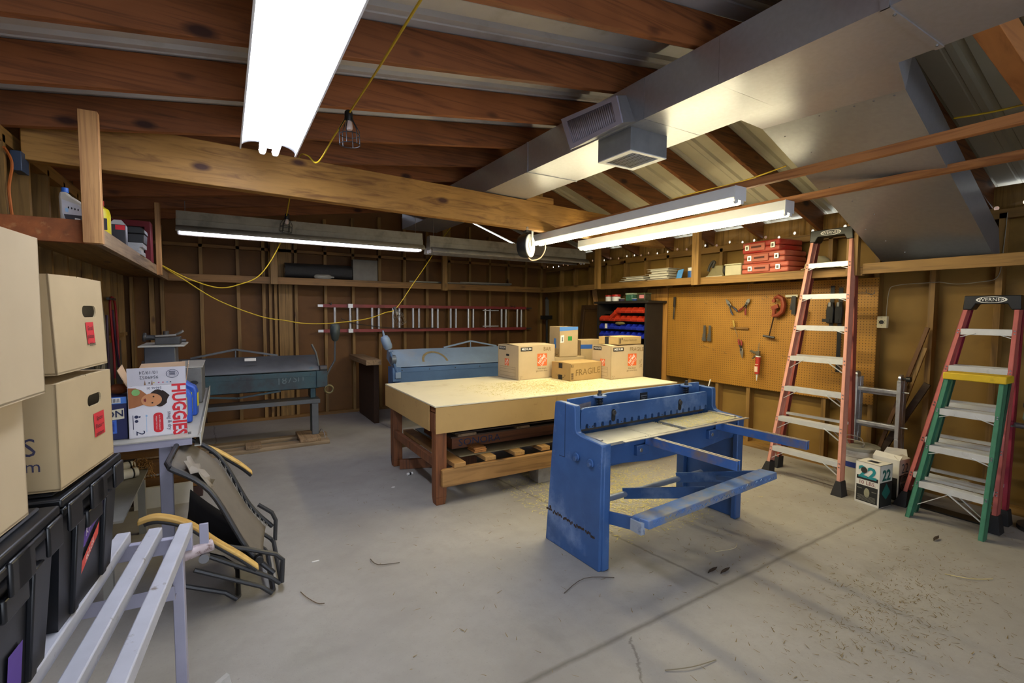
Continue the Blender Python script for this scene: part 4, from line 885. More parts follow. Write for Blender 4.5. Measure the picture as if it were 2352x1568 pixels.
solo('wooden_stick', MB((PX, 2.66, 1.4)).bar((PX, 2.63, 1.54), (PX, 2.645, 1.45), .012, .02, up=Y).bar((PX, 2.645, 1.45), (PX, 2.70, 1.10), .008, .014, up=Y), wood('stick_wood', '#8f7a4e', '#5f4c2b', 'z', 30), 'slim wooden handled blade hanging behind the tall ladder', 'stick', (PX, 2.66, 1.4))
solo('wire_hook', MB((PX, 2.13, 1.70)).tube(spline([(PX, 2.23, 1.71), (PX, 2.22, 1.685), (PX, 2.20, 1.69), (PX, 2.18, 1.703), (PX, 2.10, 1.70), (PX, 2.085, 1.685), (PX, 2.065, 1.69), (PX, 2.05, 1.71)]), .003, 6).tube([(PX, 2.12, 1.70), (PX, 2.12, 1.735)], .0025, 6), STEEL, 'black double wire hook at the top corner of the pegboard', 'hook', (PX, 2.13, 1.70))

# ================================================================== ON THE SHELF ABOVE
SZ = 1.921
PLW = M('plate_white', '#d5d0bf', .5, .1, var=.05)
def vplate(label, y0, y1, x0, x1, z, h=.02):
    t = thing('vent_plate', label, 'vent plate', ((x0+x1)/2, (y0+y1)/2, z), group=None); o = t.location
    MB(o).box(x0, y0, z+h-.004, x1, y1, z+h).build('flange', PLW, t); MB(o).box(x0+.03, y0+.04, z, x1-.03, y1-.04, z+h-.004).build('boot', PLW, t)
zz = SZ
for i, (dy, nm) in enumerate(((0, 'wide white vent plate at the bottom of the low pile'), (.03, 'white vent plate in the middle of the low pile'), (.05, 'white vent plate topping the low pile near the corner'))):
    vplate(nm+' on the shelf', 4.53+dy, 5.02-dy, 4.74+.01*i, 5.0, zz, .026); zz += .0265
zz = SZ
for i, nm in enumerate(('bottom', 'second', 'third', 'fourth', 'top')):
    vplate(nm+' white vent plate of the taller pile on the shelf', 4.13+.025*(i % 2)+.01*i, 4.56-.03*(i % 2)-.005*i, 4.74+.008*i, 5.0, zz, .031 if i < 4 else .028); zz += .0315
t = thing('paint_can', 'blue and white tin can standing on the shelf beside the post', 'can', (4.86, 3.88, SZ)); o = t.location
MB(o).cyl((4.86, 3.87, SZ), (4.86, 3.87, SZ+.135), .066, n=24).build('body', WHITEP, t, bevel=.002); MB(o).lathe([(.0668, .004), (.0668, .05), (.0667, .09), (.0668, .095)], (4.86, 3.87, SZ), Z, 24).build('band', M('can_blue', '#2d5ea8', .4), t)
MB(o).lathe([(.067, 0), (.068, .006), (.055, .008)], (4.86, 3.87, SZ+.131), Z, 24).build('rim', BOLT, t)
solo('blue_pouch', MB((4.745, 4.0, SZ)).hexa([(4.735, 3.955, SZ+.001), (4.75, 3.955, SZ+.001), (4.775, 4.03, SZ+.001), (4.735, 4.03, SZ+.001), (4.75, 3.93, SZ+.12), (4.765, 3.93, SZ+.12), (4.775, 4.02, SZ+.11), (4.76, 4.02, SZ+.11)]), M('pouch_blue', '#4f8fd0', .4, var=.15), 'small blue plastic pouch leaning at the can', 'pouch', (4.745, 4.0, SZ), bevel=.004)
t = thing('power_tool', 'dusty khaki electric sander on the shelf between post and clear box', 'power tool', (4.9, 3.52, SZ)); o = t.location
KH = M('tool_khaki', '#7f7450', .6, var=.12); TD = M('tool_dark', '#2a2722', .6)
MB(o).prism([(3.655, SZ), (3.655, SZ+.02), (3.60, SZ+.10), (3.56, SZ+.135), (3.45, SZ+.13), (3.44, SZ+.02), (3.44, SZ)], (4.82, 0, 0), Y, Z, .12).build('body', KH, t, bevel=.01)
MB(o).cyl((4.88, 3.45, SZ+.068), (4.88, 3.385, SZ+.068), .066, n=18).build('motor', TD, t, bevel=.008)
MB(o).tube(spline([(4.80, 3.62, SZ+.07), (4.80, 3.60, SZ+.13), (4.80, 3.565, SZ+.175), (4.80, 3.54, SZ+.165), (4.80, 3.57, SZ+.11)]), .015, 8).build('handle', TD, t)
MB(o).box(4.80, 3.44, SZ+.001, 4.82, 3.65, SZ+.012).build('sole_plate', PLW, t)
t = thing('plastic_box', 'frosted clear plastic box on the shelf next to the red cases', 'plastic box', (4.86, 3.28, SZ)); o = t.location
FRO = M('frosted', '#b9b28f', .35, var=.08)
MB(o).box(4.77, 3.19, SZ, 4.96, 3.385, SZ+.115).build('body', FRO, t, bevel=.008); MB(o).box(4.765, 3.185, SZ+.1155, 4.965, 3.39, SZ+.13).build('lid', FRO, t, bevel=.004)
def case(label, y0, y1, x0, z, h, rz):
    cy = (y0+y1)/2; t = thing('tool_case', label, 'tool case', (x0, cy, z), rz, None); w = y1-y0
    RED = M('case_red_%d' % int(z*100), {0: '#b95a47', 1: '#ad5444', 2: '#a62b23'}[min(2, int((z-1.9)/.11))], .5, var=.1, scale=6, dirt=('#b5755c', .5, .85, 4))
    MB().box(0, -w/2, 0, .34, w/2, h*.49).build('bottom_shell', RED, t, bevel=.016, seg=3); MB().box(0, -w/2, h*.51, .34, w/2, h).build('lid', RED, t, bevel=.016, seg=3)
    MB().box(-.014, -.085+.02, h*.15, .004, .105+.02, h*.84).build('handle_grip', M('case_dull', '#b0604a', .55, var=.12), t, bevel=.008)
    MB().box(-.0155, -.045+.02, h*.42, -.013, .075+.02, h*.60).build('grip_gap', M('case_gap', '#4a1c14', .7), t)
    for y in (.135+.02, -.15):
        l = MB().box(-.012, y-.028, h*.26, .002, y+.020, h*.75).build('latch', M('latch_chrome', '#d6d2c6', .3, .6), t, bevel=.003)
        MB().box(-.0128, y-.016, h*.36, -.0115, y+.008, h*.62).build('latch_slot', M('slot_grey', '#5d574d', .5), l)
    return t
case('faded red tool case at the bottom of the stack of three', 2.66, 3.17, 4.735, SZ+.001, .105, -3)
case('red tool case in the middle of the stack of three', 2.695, 3.165, 4.74, SZ+.107, .110, -5)
case('brighter red tool case on top of the stack of three', 2.75, 3.19, 4.745, SZ+.218, .115, -8)
t = thing('hard_hat', 'cream hard hat on the shelf behind the tall orange ladder', 'hard hat', (4.9, 2.47, SZ)); o = t.location
CRM = M('hat_cream', '#c9bd97', .45, var=.05)
MB(o).lathe([(.12, .02), (.112, .06), (.09, .105), (.05, .135), (.001, .143)], (4.9, 2.47, SZ), Z, 24).build('shell', CRM, t); MB(o).lathe([(.118, .012), (.145, .012), (.147, .018), (.118, .026)], (4.9, 2.47, SZ), Z, 24).build('brim', CRM, t)
solo('metal_tray', MB((4.85, 1.4, 1.922)).box(4.742, 1.18, 1.922, 4.76, 1.80, 1.942).box(4.76, 1.20, 1.922, 4.95, 1.78, 1.93), WHITEM, 'thin white metal tray lying on the shelf below the chute', 'tray', (4.85, 1.4, 1.922))

# ================================================================== BIN RACK
t = thing('bin_rack', 'dark wooden rack holding rows of red and blue bins beside the corner', 'rack', (4.9, 4.98, 0)); o = t.location
DW = M('rack_black', '#241f19', .6, var=.2)
for y in (4.50, 5.44): MB(o).box(4.75, y, 0, 5.05, y+.035, 1.64).build('side_panel', DW, t)
MB(o).box(4.72, 4.45, 1.64, 5.08, 5.52, 1.672).build('top_board', DW, t, bevel=.003)
MB(o).box(5.035, 4.535, .7, 5.05, 5.44, 1.64).build('back_panel', M('rack_back', '#16120e', .8), t)
for z in (.66, 1.17, 1.27, 1.385, 1.50): MB(o).box(4.86, 4.536, z-.012, 4.88, 5.439, z+.03).build('rail', DW, t)
def bin_(col, y, z, w, label, group, dx=0, tilt=0, loc=None):
    key = (col, w)
    t = thing('storage_bin', label, 'bin', (4.74+dx, y, z), group=group, rot=(tilt, 0, 0))
    m = M('bin_'+col, {'red': '#c43a1e', 'blue': '#2335b5'}[col], .45, var=.07)
    mb = MB(); k = .003; h = .078; L_ = .118
    P = [(0, .004), (L_, 0), (L_, h), (.035, h), (0, .045)]
    for y0 in (0, w-k): mb.prism(P, (0, y0, 0), X, Z, -k)
    mb.hexa([(0, 0, .004), (L_, 0, 0), (L_, w, 0), (0, w, .004), (0, 0, .008), (L_, 0, .004), (L_, w, .004), (0, w, .008)])
    mb.box(L_-k, 0, 0, L_, w, h).hexa([(0, 0, .004), (k, 0, .004), (k, w, .004), (0, w, .004), (-.002, 0, .045), (k, 0, .045), (k, w, .045), (-.002, w, .045)])
    mb.build('body', m, t); MB().box(-.006, .01, .010, -.0005, w-.01, .034).build('label_holder', M('bin_lip_'+col, {'red': '#a92c14', 'blue': '#1a2894'}[col], .5), t, bevel=.002)
    return t
r4 = random.Random(11)
src = {}
def row(col, z, y0, n, w, label, group, skip=()):
    for i in range(n):
        if i in skip: continue
        k = (col, w); yy = y0+i*(w+.003); dz = r4.uniform(-.002, .002); dx = r4.uniform(-.006, .006)
        if k not in src: src[k] = bin_(col, yy, z+dz, w, label, group, dx)
        else: dup(src[k], (4.74+dx, yy, z+dz), label=label, group=group)
row('red', 1.505, 4.545, 5, .105, 'small red plastic bin hung in the upper red row of the dark rack', 'upper red bins')
row('red', 1.39, 4.545, 8, .105, 'small red plastic bin hung in the lower red row of the dark rack', 'lower red bins')
row('blue', 1.275, 4.545, 8, .105, 'small blue plastic bin hung in the upper blue row of the dark rack', 'upper blue bins')
row('blue', 1.165, 4.545, 8, .105, 'small blue plastic bin hung in the lower blue row of the dark rack', 'lower blue bins')
dup(src[('red', .105)], (4.715, 5.06, 1.485), label='tilted red bin hanging loose between the two red rows', rot=(math.radians(-38), 0, 0))
solo('rag', MB((4.74, 5.0, 1.345)).ball((4.76, 5.0, 1.36), .05, .09, .022, 12), M('rag_khaki', '#7d7547', .9, var=.3, scale=20), 'crumpled khaki rag lying on the upper blue bins', 'rag', (4.74, 5.0, 1.345))
solo('white_tag', MB((4.735, 5.26, 1.31)).box(4.732, 5.235, 1.285, 4.736, 5.285, 1.352), WHITEP, 'small white tag stuck on the front of a blue bin', 'tag', (4.735, 5.26, 1.31))
JZ = 1.673
def jar(name, label, y, r, h, body, lidc, cat='jar', x=4.82, sq=False, lh=.022):
    t = thing(name, label, cat, (x, y, JZ)); o = t.location
    if sq: MB(o).box(x-r, y-r*1.2, JZ, x+r, y+r*1.2, JZ+h).build('body', body, t, bevel=.006); MB(o).box(x-r-.004, y-r*1.2-.004, JZ+h, x+r+.004, y+r*1.2+.004, JZ+h+lh).build('lid', lidc, t, bevel=.003)
    else: MB(o).cyl((x, y, JZ), (x, y, JZ+h), r, n=20).build('body', body, t, bevel=.004); MB(o).cyl((x, y, JZ+h+.0005), (x, y, JZ+h+lh), r*1.05, n=20).build('lid', lidc, t, bevel=.003)
    return t
RL = M('lid_red', '#b02a20', .4)
jar('tin', 'slim white jar with a red lid on the rack end towards the corner', 5.31, .046, .07, WHITEP, RL)
jar('tin', 'wide white jar with a red lid next to the slim one', 5.15, .062, .066, WHITEP, RL, lh=.03)
jar('jar', 'clear square jar with green contents on top of the bin rack', 4.85, .052, .085, M('jar_green', '#3f6d5a', .3, var=.35, scale=25), M('lid_clear', '#9fae98', .4), sq=True)
t = jar('jar', 'dark square jar with a pink label at the rack corner by the pegboard', 4.62, .058, .09, M('jar_dark', '#3f3f30', .35, var=.35, scale=25), M('lid_olive', '#5b6040', .4), sq=True, lh=.012)
MB(t.location).box(4.757, 4.565, JZ+.03, 4.7605, 4.645, JZ+.075).build('sticker', M('sticker_pink', '#d98a8f', .6), t)
jar('small_box', 'tiny dark box with a white label between the jars', 5.01, .028, .03, M('box_violet', '#3a3550', .6), WHITEP, 'small box', sq=True, lh=.006, x=4.79)
jar('small_box', 'tiny blue box with a white top before the dark jar', 4.745, .022, .026, M('box_blue', '#2f4f8f', .6), WHITEP, 'small box', sq=True, lh=.006, x=4.775)
# cabinet door leaning at the wall
t = thing('cabinet_door', 'dark framed cabinet door leaning on the studs beside the bin rack', 'cabinet door', (4.9, 5.9, 0)); o = t.location
CD = wood('door_brown', '#4a3115', '#33200c', 'z', 20)
lean = lambda z: 4.86+.14*z/1.64
def lb(y0, z0, y1, z1, d0, d1): return MB(o).hexa([(lean(z0)-d1, y0, z0), (lean(z0)-d0, y0, z0), (lean(z0)-d0, y1, z0), (lean(z0)-d1, y1, z0), (lean(z1)-d1, y0, z1), (lean(z1)-d0, y0, z1), (lean(z1)-d0, y1, z1), (lean(z1)-d1, y1, z1)])
lb(5.60, .0, 6.12, 1.63, 0, .014).build('panel', M('door_panel', '#5a3f1c', .5, var=.1), t)
for a in ((5.60, 0, 5.67, 1.63), (6.05, 0, 6.12, 1.63), (5.67, 0, 6.05, .07), (5.67, 1.56, 6.05, 1.63)): lb(*a, .014, .026).build('frame_rail', CD, t, bevel=.004)
for a in ((5.69, .09, 5.70, 1.54), (6.02, .09, 6.03, 1.54), (5.69, 1.53, 6.03, 1.54)): lb(*a, .014, .020).build('moulding', CD, t)

# ================================================================== STEP LADDERS
def step_ladder(label, front, back, top, nst, rails, cap, capl, z0, dz, rw, mats, logo=None, foot=.11, cap_d=.10, spread=True):
    """front/back: ((x,yA),(x,yB)) feet, A the far rail; top: (x,yA,yB,z)"""
    t = thing('step_ladder', label, 'ladder', (front[0][0], (front[0][1]+front[1][1])/2, 0)); o = t.location
    rail, web, capm, shoe = mats
    tops = [V((top[0], top[1], top[3])), V((top[0], top[2], top[3]))]
    fe = [V((*front[0], 0)), V((*front[1], 0))]; be = [V((*back[0], 0)), V((*back[1], 0))]
    bt = [p+V((cap_d*.75, 0, -.01)) for p in tops]
    for k in (0, 1):
        s = 1 if k == 0 else -1    # flange faces outward, web inward
        d = (tops[k]-fe[k]).normalized(); st = fe[k]+d*foot*.8
        def chan(a, b, depth):
            A_, B_ = V(a), V(b); dd = (B_-A_).normalized(); n_ = V((dd.z, 0, -dd.x)).normalized()  # towards +x (back)
            prof = [(-.013, 0), (.013, 0), (.013, .006), (-.006*s if s < 0 else .006, .006)]
            mb2 = MB(o)
            w = .028
            for (y0, y1, n0, n1) in ((-w/2, w/2, 0, .006), ((w/2-.006) if s > 0 else -w/2, w/2 if s > 0 else (-w/2+.006), 0, depth), (-w/2, w/2, depth-.006, depth)):
                c8 = [A_+V((0, y0, 0))+n_*n0, A_+V((0, y1, 0))+n_*n0, A_+V((0, y1, 0))+n_*n1, A_+V((0, y0, 0))+n_*n1]
                c8 += [B_+V((0, y0, 0))+n_*n0, B_+V((0, y1, 0))+n_*n0, B_+V((0, y1, 0))+n_*n1, B_+V((0, y0, 0))+n_*n1]; mb2.hexa(c8)
            return mb2
        fl = chan(st, tops[k], rw); fl.build('front_rail', rail, t, bevel=.001, seg=1)
        db = (bt[k]-be[k]).normalized(); sb = be[k]+db*foot*.7
        chan(sb, bt[k], rw*.7).build('back_rail', web, t, bevel=.001, seg=1)
        if shoe:
            for (p, q, sz) in ((fe[k], st+d*.03, 1.0), (be[k], sb+db*.03, .8)):
                u = V((.02, 0, 0)); w = .045*sz
                MB(o).hexa([p+V((-.03, -w, 0)), p+V((.07, -w, 0)), p+V((.07, w, 0)), p+V((-.03, w, 0)), q+V((-.006, -.020, 0)), q+V((rw+.004, -.020, 0)), q+V((rw+.004, .020, 0)), q+V((-.006, .020, 0))]).build('foot', shoe, t, bevel=.004)
        mb = MB(o)
        for i in range(nst):
            z = z0+i*dz; f = z/top[3]; p = fe[k].lerp(tops[k], f)
            for q in (.012, .05): mb.ball(fe[k].lerp(tops[k], f-q*.35)-X*.003, .006, n=6)
        mb.build('rivet', BOLT, t)
    for i in range(nst):
        z = z0+i*dz; f = z/top[3]; a = fe[0].lerp(tops[0], f); b_ = fe[1].lerp(tops[1], f); g = .007
        s = MB(o); dpt = .075
        a2, b2 = a+V((-.004, -.012, 0)), b_+V((-.004, .012, 0))
        s.hexa([a2+Z*-.006, a2+V((dpt, 0, -.006)), b2+V((dpt, 0, -.006)), b2+Z*-.006, a2, a2+V((dpt, 0, 0)), b2+V((dpt, 0, 0)), b2])
        s.hexa([a2+Z*-.042, a2+V((.004, 0, -.042)), b2+V((.004, 0, -.042)), b2+Z*-.042, a2+Z*-.006, a2+V((.004, 0, -.006)), b2+V((.004, 0, -.006)), b2+Z*-.006])
        for r_ in range(6): s.hexa([a2+V((.006+.011*r_, 0, 0)), a2+V((.012+.011*r_, 0, 0)), b2+V((.012+.011*r_, 0, 0)), b2+V((.006+.011*r_, 0, 0))]+[p+Z*.002 for p in (a2+V((.006+.011*r_, 0, 0)), a2+V((.012+.011*r_, 0, 0)), b2+V((.012+.011*r_, 0, 0)), b2+V((.006+.011*r_, 0, 0)))])
        s.build('step', ALU, t)
        ln = .085 if i > nst-4 or nst < 5 else .12
        lz = .06 if i > nst-4 else .11
        if i == 0 and nst == 3: ln, lz = .19, .17
        for p, sg in ((a, -1), (b_, 1)):
            m = 1.0
            MB(o).bar(p+V((-.002, sg*.012, -lz)), p+V((-.002, sg*(.012+ln), -.03)), .004, .016, up=X).build('step_brace', ALU, t)
            if sg > 0: MB(o).bar(p+V((.06, sg*.012, -lz)), p+V((.06, sg*(.012+ln), -.01)), .004, .016, up=X).build('step_brace', ALU, t)
        if i % 2 == 1 or nst < 6:    # rear horizontal
            fb = min(.97, f); ra = be[0].lerp(bt[0], fb); rb = be[1].lerp(bt[1], fb)
            MB(o).bar(ra+V((.01, -.01, .0)), rb+V((.01, .01, .0)), .03, .022).build('rear_bar', ALU, t)
    # cap
    zc = top[3]; yA, yB, xc = top[1], top[2], top[0]; e = .022
    mb = MB(o).prism([(yB-e, zc-.055), (yB+.028, zc-.055), (yB+.05, zc-.012), (yA-.05, zc-.012), (yA-.028, zc-.055), (yA+e, zc-.055), (yA+e-.006, zc+capl), (yB-e+.006, zc+capl)] if capl > .03 else [(yB-e, zc-.035), (yA+e, zc-.035), (yA+e, zc+capl), (yB-e, zc+capl)], (xc-.016, 0, 0), Y, Z, cap_d+.03)
    cp = mb.build('top_cap', capm, t, bevel=.006)
    if logo:
        ym = (yA+yB)/2; MB(o).text(logo, .036, (xc-.0175, ym, zc+.018), -Y, Z).build('lettering', WHITEP, cp, fixn=False)
        el = MB(o); out = [(.085*math.cos(2*PI*k/28), .024*math.sin(2*PI*k/28)) for k in range(28)]; 
        el.grid([[V((xc-.0172, ym-a*s_, zc+.018+b*s_)) for a, b in out+out[:1]] for s_ in (1, .86)]).build('logo_ring', WHITEP, cp, fixn=False)
    return t
ORG = M('fibre_orange', '#cf917d', .6, var=.08, scale=14); ORGD = M('fibre_orange_dark', '#8f4538', .6, var=.12)
step_ladder('tall orange fibreglass step ladder leaning folded against the shelf', ((4.355, 2.585), (4.335, 1.955)), ((4.625, 2.65), (4.675, 2.03)), (4.665, 2.41, 2.095, 2.215), 7, None, None, .05, .268, .283, .075, (ORG, ORGD, BLACK, RUBBER), logo='WERNER', cap_d=.085)
REDF = M('fibre_red', '#b8605a', .6, var=.08, scale=14); REDD = M('fibre_red_dark', '#8d2338', .6, var=.12)
step_ladder('red fibreglass step ladder folded against the wall behind the green one', ((4.545, 1.60), (4.53, 1.065)), ((4.76, 1.60), (4.77, 1.07)), (4.83, 1.355, 1.085, 1.60), 5, None, None, .05, .28, .28, .07, (REDF, REDD, BLACK, RUBBER), logo='WERNER', cap_d=.085)
GRN = M('fibre_green', '#3f7a5e', .6, var=.12, scale=20); GRND = M('fibre_green_dark', '#24513f', .6, var=.14)
step_ladder('short green step ladder with a yellow top standing before the red one', ((4.325, 1.478), (4.288, 1.062)), ((4.475, 1.49), (4.46, 1.10)), (4.40, 1.318, 1.035, 1.085), 3, None, None, .015, .285, .275, .065, (GRN, GRND, M('cap_yellow', '#cdab1f', .5, var=.08, dirt=('#8b7420', .6, .8, 9)), None), foot=0, cap_d=.13)
# aluminium folding ladder
t = thing('folding_ladder', 'folded aluminium ladder with black hinge knobs standing against the wall', 'ladder', (4.92, 1.94, 0)); o = t.location
ALD = M('alu_dull', '#c2c3c6', .38, .55, var=.14, scale=14, dirt=('#6d6a66', .5, .75, 7))
for y, flare in ((2.085, .03), (1.762, -.03)):
    for x0, w, lo in ((4.86, .03, 0), (4.925, .026, .10)):
        mb = MB(o); s = 1 if flare > 0 else -1
        q = [(y, .95), (y, .45), (y+flare*.2, .30), (y+flare*.8, .0)]
        for (ya, za), (yb_, zb_) in zip(q, q[1:]): mb.bar((x0+w/2, ya, za), (x0+w/2, yb_, zb_), w+.028, .03, up=Y)
        mb.build('rail', ALD, t, bevel=.003)
    MB(o).cyl((4.885, y+.012, .965), (4.885, y-.012, .965), .036, n=18).bar((4.885, y, .90), (4.885, y, .99), .05, .026, up=Y).build('hinge', M('hinge_bright', '#b9babd', .28, .9), t, bevel=.004)
    s = 1 if flare > 0 else -1
    MB(o).cyl((4.885, y+s*.013, .965), (4.885, y+s*.035, .965), .009, n=10).cyl((4.885, y+s*.035, .965), (4.885, y+s*.07, .965), .022, n=14).build('knob', BLACK, t, bevel=.004)
for z in (.845, .545, .25):
    MB(o).bar((4.885, 1.77, z), (4.885, 2.08, z), .045, .034).build('rung', ALD, t, bevel=.006); MB(o).bar((4.94, 1.77, z-.03), (4.94, 2.08, z-.03), .03, .03).build('rung', ALD, t, bevel=.006)
    MB(o).cyl((4.885, 1.70, z+.005), (4.885, 1.75, z+.005), .007, n=8).build('pin', BOLT, t)
# lumber leaning
for k, (a, b_, w, l) in enumerate((((5.04, 1.655, 1.40), (4.93, 2.0, 0), .03, 'longest thin board leaning on the wall behind the aluminium ladder'), ((5.045, 1.665, 1.23), (4.97, 1.96, 0), .035, 'pale narrow board leaning between two others behind the aluminium ladder'), ((5.03, 1.63, .93), (4.955, 1.90, .3), .05, 'short dark board leaning low behind the aluminium ladder'))):
    a, b_ = V(a), V(b_); b_ = a+(b_-a)*(a.z/(a.z-b_.z))
    solo('board', MB(b_).bar(a, b_+Z*.004, .02, w, up=Y), [wood('board_brown', '#6e4a22', '#4c3014', 'z', 22), wood('board_pale', '#9a7a45', '#6c5029', 'z', 22), M('board_dark', '#3c2a17', .7)][k], l, 'board', b_, bevel=.002)
# thermostat and its wire
t = thing('wall_thermostat', 'cream dial thermostat box on the wall beside the pegboard', 'thermostat', (5.08, 1.985, 1.44)); o = t.location
MB(o).box(5.045, 1.95, 1.385, 5.0895, 2.025, 1.49).build('body', M('cream_plastic', '#d8cda6', .5, var=.04), t, bevel=.005)
MB(o).cyl((5.045, 1.987, 1.438), (5.03, 1.987, 1.438), .017, n=18).build('dial', BLACK, t, bevel=.003)
mb = MB(o)
for y, z in ((2.01, 1.45), (2.01, 1.43), (1.965, 1.45), (1.965, 1.43), (1.987, 1.475), (1.987, 1.405)): mb.box(5.0435, y-.004, z-.002, 5.0452, y+.004, z+.002)
mb.build('dial_marks', M('mark_brown', '#6b5a35', .7), t)
solo('thermostat_wire', MB((5.08, 1.6, 1.75)).tube(spline([(5.082, 1.97, 1.49), (5.08, 1.965, 1.62), (5.08, 1.955, 1.72), (5.08, 1.93, 1.755), (5.08, 1.83, 1.77), (5.08, 1.64, 1.775), (5.075, 1.60, 1.775), (5.08, 1.50, 1.755), (5.08, 1.36, 1.765), (5.08, 1.26, 1.80), (5.08, 1.24, 2.0), (5.08, 1.23, 2.28)]), .003, 5), M('wire_grey', '#8e8572', .6), 'thin grey wire running along the wall from the thermostat', 'wire', (5.08, 1.6, 1.75))

# ================================================================== ON THE FLOOR AT THE LADDERS
TEAL = M('print_teal', '#1d7f85', .6); TEALD = M('print_teal_dark', '#1c5f57', .6); BOXW = M('box_white', '#d6d1c6', .7, var=.06, dirt=('#a89c80', .6, .85, 6)); DKP = M('print_black', '#1c1d1c', .6)
def gas_box(label, loc, rz, w, d, h, hole=True, front_=True):
    t = thing('refrigerant_box', label, 'cardboard box', loc, rz)
    mb = MB()   # local: front face x in 0..w at y=0, side face at x=w
    mb.add([(0, 0, 0), (w, 0, 0), (w, 0, h), (0, 0, h)], [(0, 1, 2, 3)]).add([(w, 0, 0), (w, d, 0), (w, d, h), (w, 0, h)], [(0, 1, 2, 3)])
    mb.add([(w, d, 0), (0, d, 0), (0, d, h), (w, d, h)], [(0, 1, 2, 3)]).add([(0, d, 0), (0, 0, 0), (0, 0, h), (0, d, h)], [(0, 1, 2, 3)]).add([(0, 0, .002), (0, d, .002), (w, d, .002), (w, 0, .002)], [(0, 1, 2, 3)])
    mb.build('body', BOXW, t, solid=.004, fixn=False)
    if hole: MB().holed([(0, 0), (w, 0), (w, d), (0, d)], [rrect(w*.28, d*.30, w*.72, d*.72, .004)], (0, 0, h), X, Y).build('top_panel', BOXW, t, solid=.004, fixn=False)
    else:
        MB().add([(0, 0, h), (w, 0, h), (w, .04, h+.03), (0, .05, h+.035)], [(0, 1, 2, 3)]).build('flap', BOXW, t, solid=.003, fixn=False)
        MB().add([(w, 0, h), (w, d, h), (w-.05, d-.01, h+.02), (w-.05, .02, h+.025)], [(0, 1, 2, 3)]).build('flap', BOXW, t, solid=.003, fixn=False)
        MB().add([(0, d, h), (w*.9, d, h), (w*.8, d+.02, h+.06), (.02, d+.01, h+.05)], [(0, 1, 2, 3)]).build('flap', BOXW, t, solid=.003, fixn=False)
    return t
def on_front(t, fn, w): return fn
g1 = gas_box('white refrigerant box printed 22 and 10 LBS beside the tall ladder foot', (4.333, 1.832, .001), -96, .178, .165, .335)
w, h, d = .178, .335, .165
label_on(g1, MB().poly([(.012, .225), (w-.012, .225), (w-.012, .195), (.012, .195)], (0, F, 0), X, Z).poly([(.012, .020), (w-.012, .020), (w-.012, .150), (.012, .150)], (0, F, 0), X, Z), DKP, 'dark_panel')
label_on(g1, MB().text('22', .125, (w/2, F*2, .252), X, Z, squash=1.05, bold=.035), TEAL, 'lettering'); label_on(g1, MB().text('10 LBS.', .042, (w/2, F, .172), X, Z), M('print_maroon', '#7c3a3c', .7), 'lettering')
label_on(g1, MB().poly(disc((.065, .272), .024, 16), (0, F*3, 0), X, Z), M('hole_dark', '#2d2822', .9), 'hand_hole')
label_on(g1, MB().poly(disc((.09, .095), .038, 16, .02), (0, F*2, 0), X, Z), M('print_cream', '#8f8c72', .7, var=.3), 'printed_picture')
mb = MB()
for i in range(5): mb.poly([(.02+.006*(i % 2), .030+.009*i), (w-.025, .030+.009*i), (w-.025, .034+.009*i), (.02+.006*(i % 2), .034+.009*i)], (0, F*2, 0), X, Z)
mb.poly([(.02, .120), (.055, .120), (.055, .126), (.02, .126)], (0, F*2, 0), X, Z).poly([(.125, .110), (.16, .110), (.16, .116), (.125, .116)], (0, F*2, 0), X, Z)
label_on(g1, mb, M('print_grey', '#6d6b62', .7), 'small_print')
RX_ = lambda t, mb, m, n: label_on(t, mb, m, n)
label_on(g1, MB().poly([(.0, .004), (d, .004), (d, .20), (0, .20)], (w-F, 0, 0), Y, Z), DKP, 'dark_panel')
label_on(g1, MB().poly([(.085, .06), (.145, .115), (.085, .19), (.025, .115)], (w-2*F, 0, 0), Y, Z), TEALD, 'diamond'); label_on(g1, MB().text('22', .115, (w-2*F, d/2, .25), Y, Z, squash=.95, bold=.035), TEALD, 'lettering')
g2 = gas_box('second refrigerant box with torn flaps and a round badge behind the first', (4.575, 1.815, .001), -93, .19, .17, .345, hole=False)
label_on(g2, MB().poly([(0, .03), (.17, .03), (.17, .225), (0, .225)], (.19-F, 0, 0), Y, Z).poly([(.01, .02), (.18, .02), (.18, .2), (.01, .2)], (0, F, 0), X, Z), DKP, 'dark_panel')
label_on(g2, MB().text('22', .11, (.19-2*F, .085, .272), Y, Z), M('print_navy_teal', '#23475c', .6), 'lettering')
ring = MB(); o_ = V((.19-2*F, .085, .165))
for r0, r1 in ((.062, .067), (.050, .056)):
    ring.grid([[o_+Y*r*math.cos(2*PI*k/32)+Z*r*math.sin(2*PI*k/32) for k in range(33)] for r in (r0, r1)])
ring.poly([(.012, .155), (.158, .155), (.158, .172), (.012, .172)], (.19-3*F, 0, 0), Y, Z); label_on(g2, ring, M('print_silver', '#8b8a85', .6), 'badge')
label_on(g2, MB().poly(disc((.085, .165), .044, 20), (.19-2*F, 0, 0), Y, Z), M('badge_blue', '#56646d', .6, var=.4, scale=30), 'badge_centre')
t = thing('bucket', 'white plastic bucket with a dirty lid behind the tall ladder foot', 'bucket', (4.68, 2.16, 0)); o = t.location
MB(o).lathe([(.125, 0), (.14, .28), (.147, .285), (.147, .33), (.15, .335)], (4.74, 1.985, 0), Z, 28).build('body', BOXW, t); MB(o).lathe([(.15, .336), (.152, .345), (.152, .362), (.14, .368), (.02, .368)], (4.74, 1.985, 0), Z, 28).build('lid', M('lid_dirty', '#9a9584', .7, var=.15, dirt=('#5f584a', .5, .8, 8)), t)
MB(o).lathe([(.1385, .19), (.1405, .19), (.1425, .235), (.1405, .235)], (4.74, 1.985, 0), Z, 28).build('blue_band', M('band_blue', '#2a3d8f', .5), t)
